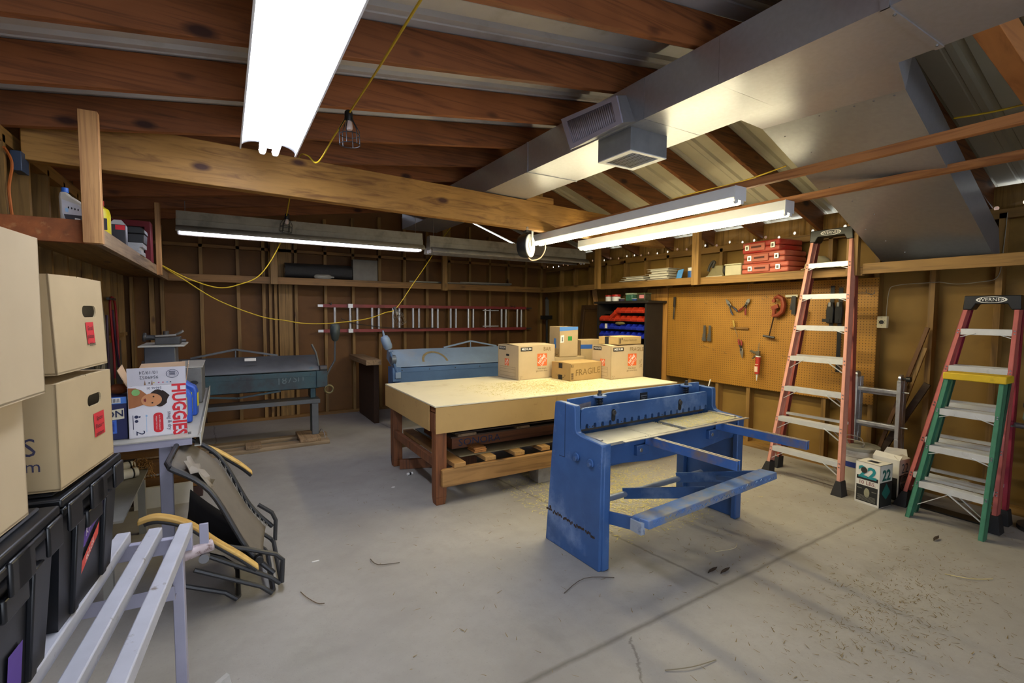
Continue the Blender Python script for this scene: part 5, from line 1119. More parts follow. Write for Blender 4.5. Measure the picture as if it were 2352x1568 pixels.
t = thing('wire_guard', 'bent bright wire guard lying on the bucket lid', 'wire guard', (4.70, 2.0, .369)); o = t.location
for pts in ([(4.66, 2.05, .375), (4.66, 2.05, .45), (4.66, 1.94, .445), (4.66, 1.92, .375)], [(4.64, 2.02, .375), (4.62, 2.03, .425), (4.62, 1.90, .42), (4.65, 1.93, .375)]):
    MB(o).tube(spline(pts, 3), .0035, 6).build('wire', M('wire_bright', '#b5b3ad', .35, .7), t)
MB(o).lathe([(.06, 0), (.05, .008), (.01, .012)], (4.67, 1.98, .3695), Z, 18).build('base_disc', M('disc_dusty', '#857f70', .7), t)
solo('plastic_bag', MB((4.62, 1.28, .0)).ball((4.72, 1.30, .17), .08, .10, .075, 12).ball((4.73, 1.28, .24), .035, .045, .035, 10), glassy('bag_clear', '#b8b2a4', .45, .2), 'crumpled clear plastic bag under the red step ladder', 'plastic bag', (4.62, 1.28, 0))
solo('black_tray', MB((4.7, 1.3, 0)).prism([(1.12, 0), (1.56, 0), (1.58, .095), (1.565, .095), (1.55, .01), (1.13, .01), (1.115, .095), (1.10, .095)], (4.62, 0, 0), Y, Z, .12), BLACK, 'low black tray on the floor under the step ladders', 'tray', (4.7, 1.3, 0))
t = thing('bench_grinder', 'pale green bench vise on a dark stand at the wall beyond the red ladder', 'vise', (4.86, .86, 0)); o = t.location
PG = M('pale_green', '#8fa894', .5, .2, var=.12); MB(o).lathe([(.16, 0), (.16, .03), (.05, .05), (.045, .58), (.10, .60), (.10, .62)], (4.86, .86, 0), Z, 20).build('stand', STEEL, t)
MB(o).prism([(.78, .62), (.98, .62), (1.0, .66), (.99, .72), (1.02, .78), (1.01, .86), (.97, .87), (.955, .80), (.90, .78), (.80, .80), (.77, .72)], (4.80, 0, 0), Y, Z, .10).build('body', PG, t, bevel=.012)
MB(o).box(4.79, .955, .86, 4.91, 1.015, .895).build('jaw', STEEL, t, bevel=.003); MB(o).cyl((4.85, 1.0, .72), (4.85, 1.07, .72), .02, n=12).build('screw', BOLT, t)
MB(o).tube([(4.77, 1.06, .72), (4.93, 1.06, .72)], .007, 8).build('tommy_bar', BOLT, t)
# ================================================================== PAINTED STEEL RACK
PG_ = M('rack_paint', '#b9bac4', .55, .15, var=.06, scale=10, dirt=('#80756c', .62, .7, 16), wear=('#7a7472', .70, .74, 40))
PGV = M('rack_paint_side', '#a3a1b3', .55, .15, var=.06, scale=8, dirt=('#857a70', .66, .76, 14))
t = thing('steel_rack', 'low chipped grey painted steel rack of square tubes carrying black totes', 'rack', (-.5, 1.5, 0), -5); t.location = (0, 0, 0)
ca, sa = math.cos(math.radians(-5)), math.sin(math.radians(-5))
def L5(x, y, z=0): return V((x*ca+y*sa, -x*sa+y*ca, z))   # world -> rack local
RH = .70; e = L5(-.122, 2.145); ex, ey = e.x, e.y
t.location = (0, 0, 0)
for i in range(8):
    x = ex-.024-.094*i; w = .042
    MB().box(x-w/2, ey-1.62, RH-.042, x+w/2, ey-.002, RH).build('bar', PG_, t, bevel=.004)
MB().box(ex-.71, ey-.028, RH-.10, ex-.003, ey-.001, RH-.043).build('end_rail', PGV, t, bevel=.003)
MB().box(ex-.71, ey-1.62, RH-.10, ex-.003, ey-1.60, RH-.043).build('end_rail', PGV, t, bevel=.003)
MB().prism([(ey-.10, RH-.24), (ey-.10, RH-.19), (ey-.097, RH-.19), (ey-.095, RH-.235), (ey-.03, RH-.235), (ey-.03, RH-.24)], (ex-.71, 0, 0), Y, Z, .66).build('angle_brace', PGV, t)
for x, y in ((ex-.045, ey-.045), (ex-.045, ey-1.55), (ex-.68, ey-.045), (ex-.68, ey-1.55)):
    MB().prism([(-.018, -.018), (.018, -.018), (.018, .018), (-.018, .018)], (x, y, .006), X, Y, RH-.05).build('leg', PGV, t, bevel=.003); MB().box(x-.04, y-.04, 0, x+.04, y+.04, .006).build('foot_plate', PGV, t)
MB().cyl((ex-.06, ey-.02, RH-.125), (ex+.055, ey+.03, RH-.115), .022, n=16).build('pipe_stub', M('stub_pink', '#b9a8a8', .5, .1, dirt=('#6e5048', .55, .65, 25)), t)
MB().box(ex+.015, ey+.01, RH-.13, ex+.045, ey+.022, RH-.02).build('bracket', PGV, t, bevel=.002); MB().cyl((ex+.03, ey-.01, RH-.15), (ex+.03, ey+.02, RH-.15), .018, n=10).build('bolt', BOLT, t)
MB().box(ex-.71, ey-1.0, .12, ex-.02, ey-.96, .16).build('lower_bar', PGV, t, bevel=.003)
solo('broken_brick', MB((-.12, 1.98, 0)).hexa([(-.22, 1.9, 0), (-.04, 1.95, 0), (-.06, 2.04, 0), (-.23, 2.0, 0), (-.21, 1.91, .05), (-.06, 1.955, .055), (-.07, 2.03, .05), (-.22, 1.99, .055)]), M('brick_pink', '#8f6f62', .9, var=.2, scale=20), 'pinkish broken brick on the floor at the rack foot', 'brick', (-.12, 1.98, 0), bevel=.01)
solo('broken_tile', MB((-.03, 2.16, 0)).hexa([(-.09, 2.10, 0), (-.01, 2.13, 0), (-.02, 2.15, 0), (-.10, 2.12, 0), (-.09, 2.10, .035), (-.02, 2.13, .06), (-.03, 2.15, .06), (-.10, 2.12, .035)]), M('tile_grey', '#b7b3ac', .7, var=.1), 'pale grey broken tile edge beside the rack foot', 'tile', (-.03, 2.16, 0))
# ================================================================== TOTES AND BOXES (turned with the rack)
TOTE = M('tote_black', '#17181c', .38, var=.15)
def tote(label, loc, rz, L_, W_, H_):
    """local: end face at x=0 facing +X, y 0..W along it, body runs to -L"""
    t = thing('storage_tote', label, 'tote', loc, rz)
    b = .035; W2 = W_-2*b
    mb = MB(); th = .004
    B0 = [(-L_+b, b), (-b, b), (-b, W_-b), (-L_+b, W_-b)]; T0 = [(-L_+.012, .012), (-.012, .012), (-.012, W_-.012), (-L_+.012, W_-.012)]
    for i in range(4):
        j = (i+1) % 4; mb.add([(*B0[i], 0), (*B0[j], 0), (*T0[j], H_-.03), (*T0[i], H_-.03)], [(0, 1, 2, 3)])
    mb.add([(*p, .003) for p in B0], [(3, 2, 1, 0)]); mb.build('body', TOTE, t, solid=.004, fixn=False)
    rim = MB(); 
    for i in range(4):
        j = (i+1) % 4
    rim.box(-L_, 0, H_-.055, 0, .018, H_-.035).box(-L_, W_-.018, H_-.055, 0, W_, H_-.035).box(-.018, 0, H_-.055, 0, W_, H_-.035).box(-L_, 0, H_-.055, -L_+.018, W_, H_-.035); rim.build('rim', TOTE, t, bevel=.004)
    lid = MB().box(-L_+.004, .004, H_-.034, -.004, W_-.004, H_-.012).box(-L_+.03, .03, H_-.012, -.03, W_-.03, H_-.002); lid.build('lid', TOTE, t, bevel=.006)
    for y0, y1 in ((.02, .095), (.16, .24), (W_-.24, W_-.16), (W_-.095, W_-.02)):
        MB().box(-.004, y0, H_-.10, .006, y1, H_-.03).build('lid_clip', TOTE, t, bevel=.005)
    for y in (.10, W_-.13):
        x1 = -b+.006
        MB().hexa([(-b-.004, y, .005), (-b+.010, y, .005), (-b+.010, y+.03, .005), (-b-.004, y+.03, .005), (-.018, y-.012, H_-.10), (-.004, y-.012, H_-.10), (-.004, y+.04, H_-.10), (-.018, y+.04, H_-.10)]).build('rib', TOTE, t, bevel=.004)
    MB().box(-.03, W_*.38, H_-.15, -.006, W_*.62, H_-.10).build('handle', TOTE, t, bevel=.006)
    return t, b, W_, H_
TR_ = 7.5  # turn of the stack
def face(t, b, H_, off=.0015):
    sl = (b-.012)/(H_-.03); return V((-b, 0, 0)), V((sl, 0, 1)).normalized(), sl
tt, b, W_, H_ = tote('black storage tote with torn purple KITCHEN sticker on the steel rack', (-.345, 1.52, RH+.001), -7, .62, .43, .355)
o_, B_, sl = face(tt, b, H_)
pt = lambda y, z: V((-b+sl*z+.0042, y, z))
PUR = M('sticker_purple', '#5a3f94', .6, var=.1); RDS = M('sticker_red', '#c4473c', .6, var=.12)
mb = MB(); nn = 8; up = []; dn = []
for i in range(nn+1):
    f = i/nn; y = .15+.15*f; z = .165+.055*f-.03*math.sin(PI*f*1.0)*-1*.6
    up.append(pt(y, z+.024)); dn.append(pt(y, z-.022+(.012 if i in (0, nn) else 0)))
mb.grid([dn, up]); st = mb.build('sticker', PUR, tt, fixn=False)
MB().text('KITCHEN', .036, pt(.225, .213)+X*.001, V((0, 1, .33)), B_, squash=.85).build('lettering', M('letter_lilac', '#d9d2ea', .6), st, fixn=False)
mb = MB().add([pt(.15, .085), pt(.262, .15), pt(.268, .185), pt(.15, .118)], [(0, 1, 2, 3)]); st = mb.build('sticker', RDS, tt, fixn=False)
MB().text('FRAGILE', .027, pt(.208, .134)+X*.001, V((0, 1, .57)), B_, squash=.85).build('lettering', M('letter_cream', '#e9d8d0', .6), st, fixn=False)
t2, b, W_, H_ = tote('black storage tote on the steel rack below the two plain boxes', (-.375, 1.07, RH+.001), -5, .60, .42, .355)
st = MB().add([pt(.20, .03), pt(.26, .03), pt(.26, .12), pt(.20, .12)], [(0, 1, 2, 3)]).build('sticker', PUR, t2, fixn=False)
STK = M('note_red', '#c3232c', .7, var=.05)
def note(t, w, y0, z0, y1, z1, sk=.0, txt=()):
    s = MB().add([(w+.0015, y0, z0), (w+.0015, y1, z0+sk), (w+.0015, y1-.005, z1+sk), (w+.0015, y0-.005, z1)], [(0, 1, 2, 3)]).build('note', STK, t, fixn=False)
    mb = MB()
    for i, s_ in enumerate(txt): mb.text(s_, .017, (w+.0025, (y0+y1)/2-.003, z1-.017-.022*i+sk/2), V((0, 1, sk*3)), Z)
    mb.build('handwriting', INK, s, fixn=False)
bz = 1.058
b3_ = carton('plain_box', 'tan box with a hand hole and red note resting on a black tote', 'cardboard box', (0, 0, 0), 0, .42, .335, .262, KRAFT, hole=(.215, .19))
b3_.location = (-.355-.42*math.cos(math.radians(-8.5)), 1.548-.42*math.sin(math.radians(-8.5)), bz); b3_.rotation_euler = (0, 0, math.radians(-8.5))
note(b3_, .42, .205, .082, .275, .150, 0, ('Spices', 'Plates +', 'platters'))
label_on(b3_, MB().text('ES', .062, (.35, F, .11), X, Z), M('print_navy', '#3a3852', .8), 'lettering'); label_on(b3_, MB().text('.com', .042, (.345, F, .065), X, Z), M('print_navy', '#3a3852', .8), 'lettering')
solo('paper_filling', MB((-.5, 1.7, 1.15)).ball((-.385, 1.765, 1.225), .045, .06, .035, 10), WHITEP, 'crumpled white paper inside the box, seen through its hand hole', 'paper', (-.5, 1.7, 1.15))
b2_ = carton('plain_box', 'tan box with a hand hole and red note, topmost of its stack', 'cardboard box', (0, 0, 0), 0, .42, .315, .245, KRAFT, hole=(.215, .155))
a2 = -8.0; b2_.location = (-.352-.42*math.cos(math.radians(a2)), 1.555-.42*math.sin(math.radians(a2)), 1.326); b2_.rotation_euler = (0, math.radians(-2), math.radians(a2))
note(b2_, .42, .185, .065, .235, .125, 0, ('Small', 'plates', '+ dishes'))
b1_ = carton('plain_box', 'large plain tan box, topmost of the stack closest to the camera', 'cardboard box', (0, 0, 0), 0, .46, .40, .335, KRAFT2)
a1 = -6; b1_.location = (-.342-.46*math.cos(math.radians(a1))-.40*math.sin(math.radians(-a1))*1, 1.02-.46*math.sin(math.radians(a1)), 1.318); b1_.rotation_euler = (0, 0, math.radians(a1))
b4_ = carton('plain_box', 'plain tan box wedged between a black tote and the large top box', 'cardboard box', (0, 0, 0), 0, .44, .40, .255, KRAFT2)
b4_.location = (-.375-.44*math.cos(math.radians(a1))-.40*math.sin(math.radians(-a1)), 1.005-.44*math.sin(math.radians(a1)), 1.058); b4_.rotation_euler = (0, 0, math.radians(a1))

# ================================================================== GREY STEEL BENCH
SB = M('bench_sheet', '#b3b0a6', .5, .2, var=.07, scale=5, dirt=('#8d877a', .6, .8, 6))
BZ = .80
t = thing('steel_bench', 'grey sheet steel bench carrying printed boxes and a grey toolmaker column', 'bench', (-.5, 4.1, 0)); o = t.location
MB(o).prism([(-.93, BZ), (-.15, BZ), (-.135, BZ+.02), (-.131, BZ+.018), (-.133, BZ-.055), (-.165, BZ-.055), (-.165, BZ-.05), (-.138, BZ-.05), (-.14, BZ-.006), (-.93, BZ-.006)], (0, 5.14, 0), X, Z, 1.97).build('top', SB, t)
MB(o).box(-.93, 3.175, BZ-.045, -.175, 3.18, BZ-.007).build('front_lip', PGV, t)
LEGP = M('leg_paint', '#9d9db0', .5, .15, var=.05)
for x, y in ((-.30, 3.22), (-.30, 5.0), (-.88, 3.22), (-.88, 5.0)): MB(o).box(x-.03, y-.02, 0, x+.03, y+.02, BZ-.01).build('leg', LEGP, t, bevel=.004)
MB(o).cyl((-.19, 3.25, BZ), (-.19, 3.25, BZ+.012), .008, n=8).build('bolt', BOLT, t)
solo('lower_sheet', MB((-.7, 3.6, .44)).box(-.95, 3.0, .44, -.463, 4.02, .452).box(-.94, 3.05, 0, -.90, 3.09, .44).box(-.53, 3.96, 0, -.49, 4.0, .44).box(-.94, 3.96, 0, -.90, 4.0, .44).box(-.56, 3.05, 0, -.52, 3.09, .44), M('stand_sheet_grey', '#8f8c84', .5, .3, var=.08), 'low grey steel stand under the bench with white pipes on it', 'stand', (-.7, 3.6, .44))  # one even grey steel, darker than the bench top
PVC = M('pvc_white', '#d3cec2', .4, var=.05)
for k, (a, b_, l) in enumerate((((-.80, 3.60, .483), (-.50, 3.76, .483), 'short white plastic pipe lying in front on the low stand'), ((-.80, 3.80, .483), (-.54, 3.94, .483), 'white plastic pipe lying behind the shorter one on the low stand'))):
    t = thing('plastic_pipe', l, 'pipe', a); MB(a).cyl(a, b_, .030, n=18).build('tube', PVC, t); d = (V(b_)-V(a)).normalized()
    MB(a).cyl(V(b_)-d*.03, V(b_)-d*.022, .0315, n=18).build('black_ring', BLACK, t)
rp = random.Random(4)
mb = MB((-.48, 3.9, .45))
for k in range(26):
    p = V((-.53+rp.uniform(-.03, .06), 3.95+rp.uniform(-.08, .02), .46+rp.uniform(0, .04))); pts = [p]
    for j in range(5): p = p+V((rp.uniform(-.02, .03), rp.uniform(-.03, .03), -.03+rp.uniform(-.01, .015) if j > 1 else rp.uniform(-.01, .02))); pts.append(p)
    mb.tube(pts, .003, 4)
solo('frayed_rope', mb, M('rope_brown', '#8a6334', .9, var=.2), 'frayed brown twine hanging off the low stand', 'rope', (-.48, 3.9, .45))
# stacked drawers of timber below the bench
for k in range(4):
    solo('timber_board', MB((-.5, 4.7, .1+.13*k)).box(-.92, 4.55+.02*k, .09+.135*k, -.20, 4.6+.02*k, .205+.135*k), wood('board_under', '#7a5222', '#553514', 'x', 18), ['wide brown board on edge, lowest under the steel bench', 'wide brown board on edge, second up under the steel bench', 'wide brown board on edge, third up under the steel bench', 'wide brown board on edge right below the steel bench top'][k], 'board', (-.5, 4.7, .1+.13*k), bevel=.003)
solo('shelf_post', MB((-.55, 4.66, 0)).box(-.93, 4.55, 0, -.19, 4.64, .085), M('skid_dark', '#3b2520', .8), 'dark reddish timber on the floor under the steel bench boards', 'timber', (-.55, 4.66, 0), bevel=.004)
solo('white_rail', MB((-.5, 4.45, .2)).box(-.62, 4.45, .0, -.25, 4.475, .16), PVC, 'white strip of board standing on edge under the steel bench', 'board', (-.5, 4.45, .2))

# printed nappy box, open at the top
t = thing('nappy_box', 'open white HUGGIES nappy box turned on its side on the steel bench', 'cardboard box', (-.462, 3.262, BZ+.001), 3.5); w, d, h = .262, .23, .385
BW = M('box_print_white', '#dedbe0', .6, var=.02)
mb = MB().add([(0, 0, 0), (w, 0, 0), (w, 0, .285), (0, 0, .285)], [(0, 1, 2, 3)]).add([(w, 0, 0), (w, d, 0), (w, d, .285), (w, 0, .285)], [(0, 1, 2, 3)]).add([(w, d, 0), (0, d, 0), (0, d, .285), (w, d, .285)], [(0, 1, 2, 3)]).add([(0, d, 0), (0, 0, 0), (0, 0, .285), (0, d, .285)], [(0, 1, 2, 3)]).add([(0, 0, .002), (0, d, .002), (w, d, .002), (w, 0, .002)], [(0, 1, 2, 3)])
mb.build('body', BW, t, solid=.003, fixn=False)
fl = MB().add([(0, .0, .287), (w, .0, .287), (w, -.012, h), (0, -.012, h)], [(0, 1, 2, 3)]).build('flap', M('box_flap_white', '#cfccd4', .65, var=.03), t, solid=.003, fixn=False)
for f4 in ([(0, d, .286), (w, d, .286), (w, d+.02, h+.005), (.05, d+.02, h)], [(-.001, .01, .287), (-.001, d-.01, .287), (-.035, d-.02, h+.005), (-.04, .02, h-.01)], [(w+.001, .01, .287), (w+.001, d-.01, .287), (w+.02, d-.02, h+.015), (w+.016, .0, h+.01)]):
    MB().add(f4, [(0, 1, 2, 3)]).build('flap', M('box_flap_kraft', '#b89a7c', .8, var=.05), t, solid=.003, fixn=False)
g = .0012
NAV = M('print_ink_navy', '#23294a', .7); REDP = M('print_red', '#cf1f2b', .6, var=.03)
label_on(t, MB().text('HUGGIES', .088, (w*.855, -g, .142), -Z, X, squash=.82, bold=.035), REDP, 'lettering'); 
label_on(t, MB().text('snug & dry', .027, (w*.69, -g, .082), -Z, X, squash=.9), NAV, 'lettering')
label_on(t, MB().poly(rrect(.108, .022, .152, .132, .018), (0, -g, 0), X, Z), REDP, 'badge')
label_on(t, MB().text('up to 100% leakproof', .0095, (.136, -2*g, .077), -Z, X).text('leakguard for hours', .0095, (.122, -2*g, .077), -Z, X), WHITEP, 'lettering')
label_on(t, MB().text('2', .055, (.048, -g, .028), -Z, X), NAV, 'lettering')
fl_face = lambda x, z: V((x, -.012*(z-.287)/(h-.287)-g, z))
label_on(t, MB().text('10/19/24', .024, fl_face(.095, .360), -X, -Z).text('9549052', .024, fl_face(.095, .333), -X, -Z), M('print_ink_grey', '#4a4a55', .7), 'lettering'); label_on(t, MB().text('54646 01', .018, (.115, -g, .272), -X, -Z), NAV, 'lettering')
mb = MB()
for r0, r1 in ((.024, .0265), (.018, .019)): mb.grid([[fl_face(.20+r*1.1*math.cos(2*PI*k/24), .347+r*.9*math.sin(2*PI*k/24)) for k in range(25)] for r in (r0, r1)])
for dz in (-.008, -.002, .004, .01): mb.add([fl_face(.186, .347+dz), fl_face(.214, .347+dz), fl_face(.214, .350+dz), fl_face(.186, .350+dz)], [(0, 1, 2, 3)])
label_on(t, mb, NAV, 'stamp')
for x, c in ((.092, '#232323'), (.112, '#c9b23c'), (.134, '#b0397a'), (.153, '#b52f3f'), (.172, '#4b9fd6'), (.187, '#3b3b40')): label_on(t, MB().add([fl_face(x, .298), fl_face(x+.007, .298), fl_face(x+.007, .303), fl_face(x, .303)], [(0, 1, 2, 3)]), M('swatch'+c, c, .7), 'colour_mark')
for x in (.072, .103): label_on(t, MB().add([fl_face(x, .290), fl_face(x+.008, .290), fl_face(x+.005, .318)], [(0, 1, 2)]), M('tear_brown', '#8a6648', .9), 'tear')
SK = M('print_skin', '#c98a5c', .7, var=.1, scale=20); SKD = M('print_skin_dark', '#a3663c', .7, var=.1, scale=20); HAIR = M('print_hair', '#2a1d18', .8, var=.3, scale=60)
label_on(t, MB().poly([(.002, .165), (.03, .17), (.075, .185), (.09, .20), (.085, .235), (.06, .262), (.035, .275), (.002, .278)], (0, -g, 0), X, Z), SKD, 'picture_shoulder')
label_on(t, MB().poly([(.135+.045*math.cos(a)*1.0+(.006*math.sin(5*a)), .214+.046*math.sin(a)+.004*math.cos(7*a)) for a in [2*PI*k/40 for k in range(40)]], (0, -1.6*g, 0), X, Z), HAIR, 'picture_hair')
label_on(t, MB().poly([(.103+.046*math.cos(2*PI*k/28), .206+.036*math.sin(2*PI*k/28)) for k in range(28)], (0, -2.2*g, 0), X, Z), SK, 'picture_face')
label_on(t, MB().poly(disc((.112, .224), .0045, 10), (0, -2.8*g, 0), X, Z).poly(disc((.106, .190), .0045, 10), (0, -2.8*g, 0), X, Z), HAIR, 'picture_eye')
label_on(t, MB().poly([(.068, .212), (.076, .218), (.080, .208), (.076, .196), (.068, .202)], (0, -2.8*g, 0), X, Z), M('print_mouth', '#7a2a26', .7), 'picture_mouth')
label_on(t, MB().poly(disc((.035, .252), .018, 18), (0, -2.4*g, 0), X, Z), M('print_green', '#7fb36a', .7), 'round_mark')
label_on(t, MB().poly(disc((.034, .118), .009, 12), (0, -g, 0), X, Z).poly(disc((.034, .094), .008, 12), (0, -g, 0), X, Z).poly([(.044, .112), (.052, .114), (.052, .122), (.044, .12)], (0, -g, 0), X, Z).poly([(.018, .05), (.021, .05), (.021, .128), (.018, .128)], (0, -g, 0), X, Z), NAV, 'small_print')
label_on(t, MB().poly([(.076, .03), (.078, .03), (.078, .128), (.076, .128)], (0, -g, 0), X, Z).poly([(.074, .115), (.082, .115), (.082, .124), (.074, .124)], (0, -g, 0), X, Z), M('print_sky', '#9cc3e6', .7), 'small_print')
# navy box
t = thing('navy_box', 'navy blue printed box lettered ON squeezed beside the nappy box', 'cardboard box', (-.72, 3.27, BZ+.001), 3.0)
NB = M('navy_print', '#1b2050', .55, var=.08); MB().box(0, 0, 0, .25, .22, .232).build('body', NB, t, bevel=.002)
label_on(t, MB().poly([(.0, .195), (.25, .195), (.25, .231), (0, .231)], (0, -g, 0), X, Z), M('navy_strip', '#4a7fd0', .55), 'top_strip')
label_on(t, MB().poly([(.155, .199), (.225, .199), (.225, .227), (.155, .227)], (0, -2*g, 0), X, Z), WHITEP, 'barcode_panel'); mb = MB()
for i in range(11): mb.poly([(.16+.0057*i, .203), (.1625+.0057*i, .203), (.1625+.0057*i, .223), (.16+.0057*i, .223)], (0, -3*g, 0), X, Z)
label_on(t, mb, INK, 'barcode')
label_on(t, MB().poly([(.07, .10), (.238, .113), (.238, .169), (.07, .152)], (0, -g, 0), X, Z), M('cream_print', '#e0d6b8', .6), 'name_panel')
label_on(t, MB().text('ON', .050, (.197, -2*g, .138), V((1, 0, .09)), Z, bold=.02), NAV, 'lettering')
label_on(t, MB().poly([(.06, .03), (.205, .035), (.205, .108), (.06, .095)], (0, -g, 0), X, Z), M('print_lightblue', '#3b62b8', .6), 'picture_panel'); label_on(t, MB().poly([(.07, .042), (.195, .046), (.195, .098), (.07, .088)], (0, -2*g, 0), X, Z), M('print_deepblue', '#26429a', .6, var=.5, scale=45), 'picture')
t = thing('spray_can', 'silver topped spray can lying behind the navy box', 'spray can', (-.60, 3.38, BZ+.234)); o = t.location
MB(o).lathe([(.032, 0), (.032, .012), (.028, .022), (.014, .032), (.012, .036)], (-.60, 3.37, BZ+.234), Z, 18).build('dome', M('can_silver', '#c9cdd4', .3, .6), t); MB(o).cyl((-.60, 3.37, BZ+.27), (-.60, 3.37, BZ+.29), .008, n=10).build('nozzle', WHITEP, t)
solo('brown_rag', MB((-.5, 3.4, BZ+.23)).ball((-.52, 3.40, BZ+.262), .05, .04, .028, 12), M('rag_brown', '#7d4320', .9, var=.3, scale=20), 'rusty brown rag lying on the navy box', 'rag', (-.5, 3.4, BZ+.23))
# blue jugs
BJ = M('jug_blue', '#2f57b8', .35, var=.06)
def jug(label, x, y, rz, s=1, cap=True):
    t = thing('fluid_jug', label, 'jug', (x, y, BZ+.001), rz)
    MB().prism([(0, 0), (.16, 0), (.165, .01), (.165, .16), (.155, .195), (.12, .215), (.085, .25), (.075, .275), (.045, .275), (.04, .25), (.0, .225), (-.004, .2), (-.004, .01)], (0, .095, 0), X, Z, .095).build('body', BJ, t, bevel=.018, seg=3)
    if cap: MB().cyl((.06, .0475, .276), (.06, .0475, .30), .024, n=16).build('cap', M('cap_pale', '#bcd0ea', .5), t, bevel=.003)
    MB().poly([(.02, .05), (.14, .05), (.14, .16), (.02, .16)], (0, -.0012, 0), X, Z).poly([(.01, .06), (.085, .06), (.085, .15), (.01, .15)], (.1665, 0, 0), Y, Z).build('sticker', M('sticker_yellow', '#d9cf35', .6), t, fixn=False)
    return t
jug('blue fluid jug with a yellow sticker behind the nappy box', -.34, 3.80, -4)
jug('second blue fluid jug tucked right against the nappy box', -.355, 3.56, 2, cap=True)
# grey box with a hole, column with plate and tool
GB = M('toolbox_grey', '#6c6b69', .5, .3, var=.1, scale=6, dirt=('#56524c', .55, .8, 6))
t = thing('gear_housing', 'grey steel housing with a dark hole and a pale dusty top on the bench', 'housing', (-.28, 4.5, BZ)); o = t.location
MB(o).box(-.322, 4.32, BZ+.001, -.162, 4.92, BZ+.268).build('body', GB, t, bevel=.006); MB(o).box(-.322, 4.32, BZ+.2685, -.155, 4.92, BZ+.275).build('dusty_top', SB, t, bevel=.002)
MB(o).poly(disc((-.215, BZ+.155), .017, 16, .028), (0, 4.3187, 0), X, Z).build('hole', BLACK, t, fixn=False)
t = thing('column_tool', 'grey square column with a plate and screw vise on top, on the bench', 'machine', (-.42, 4.4, BZ)); o = t.location
MB(o).box(-.515, 4.36, BZ+.001, -.325, 4.62, 1.235).build('column', M('column_grey', '#5d6068', .45, .4, var=.12, scale=5), t, bevel=.006); MB(o).box(-.535, 4.25, 1.236, -.262, 4.70, 1.246).build('plate', SB, t, bevel=.001)
MB(o).box(-.45, 4.38, 1.247, -.295, 4.52, 1.30).build('vise_bed', STEEL, t, bevel=.004); MB(o).cyl((-.515, 4.43, 1.30), (-.43, 4.43, 1.295), .019, n=14).build('vise_screw', STEEL, t); MB(o).cyl((-.525, 4.43, 1.302), (-.505, 4.43, 1.30), .034, n=14).build('hand_wheel', STEEL, t, bevel=.006)
MB(o).bar((-.45, 4.43, 1.308), (-.32, 4.43, 1.315), .05, .014).tube([(-.33, 4.43, 1.312), (-.275, 4.42, 1.345)], .010, 8).build('lever', M('lever_grey', '#86817a', .45, .5), t, bevel=.002); MB(o).cyl((-.385, 4.43, 1.316), (-.385, 4.43, 1.345), .019, n=12).build('knob', STEEL, t, bevel=.004)
MB(o).cyl((-.29, 4.44, 1.27), (-.262, 4.44, 1.268), .012, n=8).build('bolt', STEEL, t)

# ================================================================== FOLDED LOUNGE CHAIR
t = thing('lounge_chair', 'folded reclining lounge chair with worn grey sling and wooden armrests', 'chair', (.1, 3.05, 0)); o = t.location
TB = M('tube_grey', '#3a3a3c', .45, .4, var=.12); SL = M('sling', '#6f675c', .85, var=.1, scale=7, dirt=('#5a5248', .55, .8, 3)); ARM = wood('armrest', '#d3ac62', '#a9823f', 'x', 18)
A0, A1 = V((-.25, 2.84, .725)), V((.19, 2.79, .10)); B0_, B1_ = V((-.215, 3.36, .76)), V((.225, 3.34, .13))
def curve(a, b, sag): 
    m = a.lerp(b, .3)+V((.03, 0, .05))*sag; m2 = a.lerp(b, .72)+V((-.0, 0, -.012)); return spline([a, m, m2, b], 6)
cA, cB = curve(A0, A1, 1), curve(B0_, B1_, 1)
MB(o).tube(cA, .013, 10).build('side_tube', TB, t); MB(o).tube(cB, .013, 10).build('side_tube', TB, t)
MB(o).tube([A0, A0.lerp(B0_, .1)+V((-.02, 0, .01)), A0.lerp(B0_, .9)+V((-.02, 0, .01)), B0_], .013, 10).build('head_tube', TB, t)
rows = []
for i in range(len(cA)):
    f = i/(len(cA)-1); row_ = []
    for j in range(9):
        u = .04+.86*j/8; p = cA[i].lerp(cB[i], u); p = p+V((.5, 0, .6)).normalized()*(-.035*math.sin(PI*u)+.006*math.sin(9*f+2*u)); row_.append(p)
    if f < .93: rows.append(row_)
MB(o).grid(rows).build('sling', SL, t, solid=.003, fixn=False)
mb = MB(o)
for i in range(6, len(cA)-2): 
    for s in (0, .5):
        p = cB[i].lerp(cB[i+1], s); mb.tube([p, rows[min(i, len(rows)-1)][8].lerp(rows[min(i+1, len(rows)-1)][8], 1-s)], .0022, 4)
mb.build('lacing', M('lace_grey', '#77736c', .8), t)
def armrest(P, w, nm):
    c = spline(P, 5); mb = MB(o); rows = [[], [], [], []]
    for i, p in enumerate(c):
        e = .6+.4*math.sin(PI*min(1, .12+i/(len(c)-1)*.8)); rows[0].append(p+V((0, -w*e, 0))); rows[1].append(p+V((0, w*e, 0))); rows[2].append(p+V((0, w*e, .02))); rows[3].append(p+V((0, -w*e, .02)))
    k = len(c); vs = [q for r in rows for q in r]; fs = []
    for i in range(k-1):
        for a in range(4): b_ = (a+1) % 4; fs.append((a*k+i, a*k+i+1, b_*k+i+1, b_*k+i))
    fs += [(0, k, 2*k, 3*k), (k-1, 4*k-1, 3*k-1, 2*k-1)]
    mb.add(vs, fs); a = mb.build('armrest', ARM, t, bevel=.005)
    MB(o).tube([p+V((.0, 0, -.012)) for p in c[2:-1]], .012, 8).build('arm_tube', TB, t)
armrest([(-.365, 2.70, .525), (-.29, 2.70, .535), (-.17, 2.70, .475), (-.06, 2.70, .36), (.04, 2.70, .265), (.115, 2.70, .185)], .030, 0)
